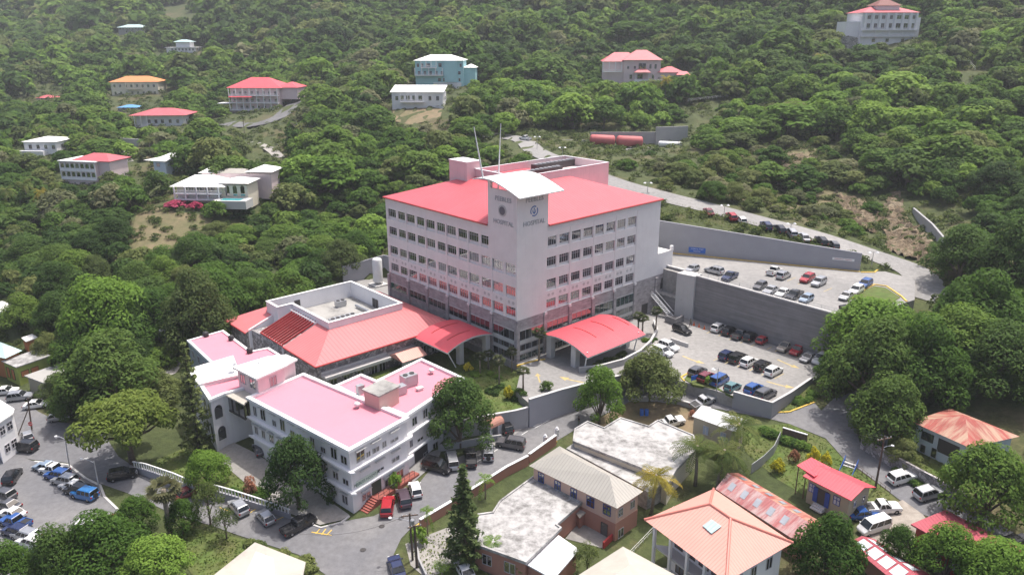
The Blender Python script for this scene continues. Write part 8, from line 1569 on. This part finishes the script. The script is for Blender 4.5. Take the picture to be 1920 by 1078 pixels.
tufts([([atn(*p) for p in l], None) for l in ([(1480,797),(1548,826),(1582,864),(1640,905),(1680,948),(1640,968),(1560,958),(1460,898),(1400,850),(1380,802)], [(1625,838),(1700,800),(1800,850),(1900,930),(1910,950),(1800,930),(1670,858)], [(275,874),(300,862),(345,842),(392,852),(466,912),(486,942),(430,934),(370,918)], [(345,990),(440,1010),(560,1046),(590,1080),(400,1100),(335,1040)], [(1450,777),(1482,775),(1524,757),(1541,737),(1522,724),(1486,750)], [(800,1085),(768,1045),(795,1005),(860,995),(915,1085)], [(1236,410),(1440,440),(1600,490),(1622,482),(1560,460),(1440,424),(1330,395),(1240,374)])] + [(PADS['garden'][0], -1.36)], 9, .22, 5)
print('trees', len(pts), 'single', len(big))

# ------------------------------------------------------------------ poles, lamps, people and small things
def pole(name, label, cat, base, top, r0=.16, r1=.11, m=pole_m, arm=None, lamp=None, extra=None):
    """a pole from ground pixel base up to image row top"""
    P = atg(*base); z = rise(P, top[1]); Q = atY(top[0], top[1], P[1]); Q[2] = z; r = thing(name, label, cat, P); mb = MB(); mb.path([P - [0, 0, .4], (P + Q) / 2, Q], [r0, (r0 + r1) / 2, r1], 8); mb.build('shaft', m, r); return r, P, Q
def crossarm(r, Q, d, w_, dz=-.5):
    d = np.array([*np.asarray(d, float)[:2], 0]); d /= np.linalg.norm(d); c = Q + np.array([0, 0, dz]); mb = MB(); n = np.array([-d[1], d[0], 0]); mb.pbox(c - d * w_ / 2 - n * .06, d * w_, n * .12, (0, 0, .14)); mb.build('crossarm', wood, r)
    for t in (-.45, -.2, .2, .45): mb = MB(); mb.lathe(c + d * w_ * t + [0, 0, .14], [(.04, 0), (.07, .05), (.05, .16), (.02, .2)], 8); mb.build('insulator', metalw, r)
def armlamp(r, Q, d, L_=1.6, dz=-.3):
    d = np.array([*np.asarray(d, float)[:2], 0]); d /= np.linalg.norm(d); mb = MB(); mb.path([Q + [0, 0, dz], Q + d * L_ * .5 + [0, 0, dz + .3], Q + d * L_ + [0, 0, dz + .35]], .045, 6); mb.build('arm', greym, r); c = Q + d * (L_ + .25) + np.array([0, 0, dz + .25]); mb = MB(); mb.lathe(c, [(.10, 0), (.24, .04), (.22, .14), (.08, .2)], 10); mb.build('lamp_head', metalw, r)
def wire(label, P, Q, sag, cat='cable'):
    pts = [P + (Q - P) * t + np.array([0, 0, -sag * 4 * t * (1 - t)]) for t in np.linspace(0, 1, 14)]; mb = MB(); mb.path(pts, .022, 4); solo(mb, 'power_cable', darkframe, label, cat)
# double-headed white lamps
def twin(label, base, top, one=False, z=None):
    P = atg(*base) if z is None else at(base[0], base[1], z); Z = rise(P, top); r = thing('road_lamp', label, 'street lamp', P); mb = MB(); mb.path([P, (P + [P[0], P[1], Z]) / 2, [P[0], P[1], Z]], [.09, .07, .06], 7); mb.build('shaft', greym, r)
    for sg in ((-1, 1) if not one else (-1,)): mb = MB(); c = np.array([P[0] + sg * .85, P[1], Z - .1]); mb.tube((P[0], P[1], Z - .15), c + [0, 0, .22], .04, n=5); mb.build('arm', greym, r); mb = MB(); mb.lathe(c - [0, 0, .18], [(.42, 0), (.36, .10), (.16, .26), (.06, .34)], 12); mb.build('lamp_head', metalw, r)
twin('twin headed white lamp beside the red suv on the hill road', (1357.5, 403), 384); twin('twin headed white lamp above the silver suv on the hill road', (1482, 434), 418); twin('twin headed white lamp at the hairpin grass corner of the deck', (1634, 500), 472); twin('twin headed white lamp above the top right roof corner of the hospital', (1214, 362), 342); twin('white lamp on the hill road near the white truck', (1007, 279), 256); twin('white lamp on the hill road behind the plant enclosure', (1054, 304), 276)
twin('single white lamp by the white suv at the dark deck wall', (1354, 601), 571, True, 0); twin('single white lamp between the silver sedan and the red suv at the dark deck wall', (1489, 647), 607, True, 0); twin('single white lamp in the grass beside the blue van', (1343, 735), 690, True, 0); twin('white lamp behind the big dark tree on the side road', (315, 665), 618, True)
r, P, Q = pole('lamp_post', 'grey lamp post behind the silver blue sedan in the car park', 'street lamp', (131, 880), (122, 821), .1, .07, greym); armlamp(r, Q, (-1, .3)); r, P, Q = pole('lamp_post', 'grey lamp post beside the bright blue jeep', 'street lamp', (188, 927), (176, 864), .1, .07, greym); armlamp(r, Q, (-1, .3), 2.0)
r, P, Q = pole('utility_pole', 'leaning wooden pole with a prop beside the white corner house', 'utility pole', (60, 808), (52, 746), .15, .11); mb = MB(); B_ = atg(33, 818); mb.tube(B_, P + (Q - P) * .72, .10, .09, 7); mb.build('prop', pole_m, r); QL = Q
mb = MB(); c = P + (Q - P) * .24 + np.array([0, -.22, 0]); mb.tube(c, c + np.array([0, -.05, 0]), .42, n=8); sg_ = thing('stop_sign', 'red stop sign on the propped wooden pole', 'sign', c); mb.build('sign_plate', redpaint, sg_); text('STOP', .3, c + np.array([0, -.056, 0]), (1, 0, 0), sg_, metalw, 'text', .004)
r1_, P1_, Q1 = pole('utility_pole', 'tall dark utility pole with crossarm, the shorter one of the pair at the junction', 'utility pole', (774, 1050), (768, 962), .16, .12); crossarm(r1_, Q1, (1, .2), 2.2, -.4); mb = MB(); mb.lathe(Q1 + np.array([.35, -.3, -1.6]), [(.28, 0), (.3, .1), (.3, .8), (.2, .9)], 10); mb.build('transformer', greym, r1_); armlamp(r1_, Q1, (-1, .1), 2.4, -1.2)
r2_, P2_, Q2 = pole('utility_pole', 'thick dark utility pole beside its lamp-bearing twin at the junction', 'utility pole', (782, 1064), (777, 984), .19, .15); crossarm(r2_, Q2, (1, .3), 1.8, -.3)
r3_, P3_, Q3 = pole('utility_pole', 'utility pole with crossarm and lamp beside the road by the cottage', 'utility pole', (1641, 916), (1659, 818), .17, .12); crossarm(r3_, Q3, (1, .35), 2.6, -.5); armlamp(r3_, P3_ + (Q3 - P3_) * .78, (1, .1), 1.2, 0)
far_ = atY(1440, 742, 160.0)
for k, (o_, l) in enumerate(((-.9, 'nearest'), (0., 'middle'), (.9, 'farthest'))): wire('black power cable from the cottage pole along the street, ' + l + ' of three', Q3 + np.array([o_, o_ * .3, -.3]), far_ + np.array([o_, o_, 1.0]), 1.4)
for k, (o_, l) in enumerate(((-.6, 'upper'), (.3, 'lower'))): wire('black power cable from the junction poles past the tall conifer, ' + l + ' of two', Q2 + np.array([o_, 0, -.2 - .5 * k]), atY(985, 1095, 82.0) + np.array([o_, 0, -.6 * k]), 1.0)
wire('black power cable from the junction poles across to the left lawn', Q1 + np.array([-.5, 0, -.3]), atY(560, 1000, Q1[1] - 3), 1.2); wire('power cable crossing the valley grove at the photograph edge', atY(-60, 470, 190), atY(115, 372, 225), 2.0); wire('thin second cable crossing the valley grove at the photograph edge', atY(-60, 462, 190), atY(115, 368, 225), 2.0)
r4_, P4_, Q4 = pole('utility_pole', 'thin pole beside the drive of the red roofed mansion', 'utility pole', (459, 258), (455, 217), .14, .1); crossarm(r4_, Q4, (1, 0), 1.8, -.4); pole('utility_pole', 'thin pole standing before the pink villa palms', 'utility pole', (1514, 166), (1513, 140), .14, .1); pole('utility_pole', 'thin pole above the arched pink house', 'utility pole', (138, 262), (137, 222), .14, .1)
# person near the dark gate, cones, notice, bins
def person(P, label, top, trousers, skin, facing=0.0):
    """standing figure on one skinned skeleton; clothes follow the same limbs"""
    r = thing('person', label, 'person', P, facing)
    def skinned(name, mat, verts, edges, radii, root=0):
        me = bpy.data.meshes.new(name); me.from_pydata(verts, edges, []); o = bpy.data.objects.new(name, me); COL.objects.link(o); md = o.modifiers.new('skin', 'SKIN'); md.use_smooth_shade = True
        for i, q in enumerate(radii): me.skin_vertices[0].data[i].radius = (q, q)
        me.skin_vertices[0].data[root].use_root = True; sb_ = o.modifiers.new('sub', 'SUBSURF'); sb_.levels = 1; sb_.render_levels = 1; dg = bpy.context.evaluated_depsgraph_get(); m2 = bpy.data.meshes.new_from_object(o.evaluated_get(dg)); bpy.data.objects.remove(o); m2.materials.clear(); m2.materials.append(mat); o = bpy.data.objects.new(name, m2); COL.objects.link(o); o.parent = r; return o
    V = [(0, 0, .95), (0, 0, 1.2), (0, 0, 1.42), (0, 0, 1.5), (0, .01, 1.62), (0, .01, 1.72), (.19, 0, 1.4), (.24, .03, 1.13), (.22, -.08, .9), (.21, -.12, .80), (-.19, 0, 1.4), (-.25, .0, 1.13), (-.26, -.04, .88), (-.26, -.06, .78), (.09, 0, .9), (.11, -.10, .5), (.11, -.04, .09), (.11, -.2, .04), (-.09, 0, .9), (-.11, .10, .5), (-.11, .2, .1), (-.11, .08, .04)]
    E = [(0, 1), (1, 2), (2, 3), (3, 4), (4, 5), (2, 6), (6, 7), (7, 8), (8, 9), (2, 10), (10, 11), (11, 12), (12, 13), (0, 14), (14, 15), (15, 16), (16, 17), (0, 18), (18, 19), (19, 20), (20, 21)]
    R = [.14, .13, .13, .055, .10, .085, .06, .045, .035, .04, .06, .045, .035, .04, .095, .065, .045, .04, .095, .065, .045, .04]; skinned('body', skin, V, E, R)
    skinned('shirt', top, [(0, 0, .93), (0, 0, 1.2), (0, 0, 1.41), (.19, 0, 1.4), (.23, .02, 1.2), (-.19, 0, 1.4), (-.235, 0, 1.2)], [(0, 1), (1, 2), (2, 3), (3, 4), (2, 5), (5, 6)], [.165, .155, .15, .08, .068, .08, .068]); skinned('trousers', trousers, [(0, 0, .96), (.09, 0, .88), (.11, -.10, .5), (.11, -.04, .12), (-.09, 0, .88), (-.11, .10, .5), (-.11, .2, .13)], [(0, 1), (1, 2), (2, 3), (0, 4), (4, 5), (5, 6)], [.155, .108, .082, .07, .108, .082, .07]); mb = MB(); mb.lathe((0, .03, 1.66), [(.115, 0), (.12, .05), (.09, .13), (.03, .16)], 10); mb.build('hair', black_m, r, world=False, smooth=True)
person(at(1294.5, 612, 0), 'person in a green top and dark trousers walking past the orange cones', cloth_g, cloth_d, skin_m, .6); person(atn(1085, 797), 'person in a dark top walking at the street edge beside the bright green tree', cloth_d, cloth_g, skin_m, 2.2)
for (x, y), l in zip(((1301, 609.5), (1310.5, 613), (1320.5, 617)), ('orange cone nearest the dark gate', 'orange cone in the middle of three', 'orange cone nearest the white suv')):
    P = at(x, y, 0); r = thing('traffic_cone', l, 'cone', P, 0, 'orange cones by the gate'); mb = MB(); mb.lathe(P + [0, 0, .05], [(.20, 0), (.12, .35), (.04, .8)], 10); mb.build('cone_body', orangem, r); mb = MB(); mb.cbox(P, .5, .5, .05); mb.build('base', orangem, r)
P = at(1304, 716, .14); r = thing('notice_board', 'blue notice board on two posts in the kerbed grass', 'sign', P, .4); mb = MB(); mb.box(-1.0, 1.0, -.05, .05, .45, 1.35); mb.build('board', bluem, r, world=False)
for x in (-.8, .8): mb = MB(); mb.box(x - .04, x + .04, .052, .12, -.1, 1.3); mb.build('post', greym, r, world=False)
for x, l in ((1203, 'blue bin nearer the bright green tree'), (1212, 'blue bin farther from the bright green tree')):
    P = atn(x, 778); r = thing('wheeled_bin', l, 'bin', P); mb = MB(); mb.cbox(P, .6, .7, 1.0); mb.build('bin_body', bluem, r); mb = MB(); mb.cbox(P + [0, 0, 1.0], .66, .76, .09); mb.build('lid', bluem, r)
for x, y, l in ((752, 972, 'iron manhole cover on the junction nearest the red suv'), (716, 987, 'iron manhole cover in the middle of the junction'), (681, 1031, 'iron manhole cover on the junction nearest the cream roof')): P = atn(x, y); mb = MB(); mb.lathe(P + np.array([0, 0, .08]), [(.42, 0), (.42, .025), (.36, .028)], 16); solo(mb, 'manhole_cover', darkframe, l, 'manhole cover')
# walls, gate, stair and fence round the cottage and the road bank
L_ = [(1178,752),(1232,752),(1272,758),(1332,774)]; P = [atn(*p) for p in L_]; wallthing('retaining_wall', 'stained grey wall between the street and the dirt yard', [p[:2] for p in P], .35, -9, [p[2] + .9 for p in P], conc, .1, concl)
L_ = [(1614,840),(1652,864),(1722,903),(1790,940),(1850,975)]; P = [atn(*p) for p in L_]; wallthing('bank_wall', 'dark weathered stone wall along the road under the green bank', [p[:2] for p in P], .4, -9, [p[2] + 2.1 for p in P], stoner)
P = [atn(*p) for p in ((1614,838),(1640,828),(1662,838))]; wallthing('bank_wall', 'grey block corner wall at the end of the weathered stone wall', [p[:2] for p in P], .3, -8, [P[0][2] + 2.3, P[1][2] + 1.9, P[2][2] + 1.8], conc)
L_ = [(1408,888),(1430,872),(1450,852),(1462,826)]; P = [atn(*p) for p in L_]; wallthing('sheet_fence', 'curved grey sheet metal fence between the palms and the cottage garden', [p[:2] for p in P], .08, -8, [p[2] + 1.7 for p in P], seam('grey_sheets', (.36, .37, .38), .3, .1, None, .5))
P = [atn(*p) for p in ((1466,818),(1512,832))]; wallthing('gate_wall', 'dark boarded gate with white capping beside the street', [p[:2] for p in P], .15, -6, [p[2] + 1.6 for p in P], wood, .12, metalw)
r = thing('blue_stair', 'short outside stair with bright blue side panels behind the cottage', 'stairs', atn(1575, 880)); a, b = atn(1583, 868), atn(1572, 884); a[2] += .5; d = (b - a); d[2] = 0; n = np.array([-d[1], d[0], 0]); n = n / np.linalg.norm(n) * 1.9; mb = MB()
for k in range(6): q = a + d * k / 6; mb.pbox((q[0], q[1], a[2] - .32 * k - .3), n, d / 6, (0, 0, .22))
mb.build('tread', concl, r)
for s_ in (0, 1): mb = MB(); q = a + n * s_; mb.pbox((q[0], q[1], a[2] - .4), n * .04, d + np.array([0, 0, -1.7]), (0, 0, 1.3)); mb.build('side_panel', bluem, r)
g0, g1 = atn(1600, 877), atn(1668, 928); rail('guard_rail', 'rusty roadside guard rail between the cottage and the road', g0 + [0, 0, .1], g1 + [0, 0, .1], 8, .8, wood)
P = atn(1562, 962); mb = MB(); mb.lathe(P, [(.36, 0), (.38, .1), (.38, 1.0), (.34, 1.05)], 14); solo(mb, 'barrel', plain('barrel_blue_grey', (.30, .42, .52), .5, .1), 'pale blue barrel on the grass before the cottage', 'barrel')
rail('roof_rail', 'white railing along the yard beside the coral roofed house', atn(1180, 1045) + [0, 0, .1], atn(1262, 960) + [0, 0, .1], 10, .9, metalw)
wallthing('garden_wall', 'curved grey kerb wall on the lawn beside the utility poles', [atn(*p)[:2] for p in ((782,1030),(786,1055),(800,1085))], .25, -9, [atn(782,1030)[2] + .6, atn(786,1055)[2] + .7, -5.6], conc)

# ------------------------------------------------------------------ the humid air over the valley
mb = MB(); mb.box(-1150, 1150, -60, 1560, -40, 420)
hm = bpy.data.materials.new('humid_air'); hm.use_nodes = True; t = hm.node_tree; t.nodes.clear(); ho = t.nodes.new('ShaderNodeOutputMaterial'); hv = t.nodes.new('ShaderNodeVolumePrincipled')
hv.inputs['Color'].default_value = (.86, .90, .95, 1); hv.inputs['Density'].default_value = .00022; hv.inputs['Anisotropy'].default_value = .2; t.links.new(hv.outputs[0], ho.inputs['Volume'])
o = bpy.data.objects.new('haze', mb.mesh('haze', hm, uv=False)); COL.objects.link(o); o['kind'] = 'stuff'
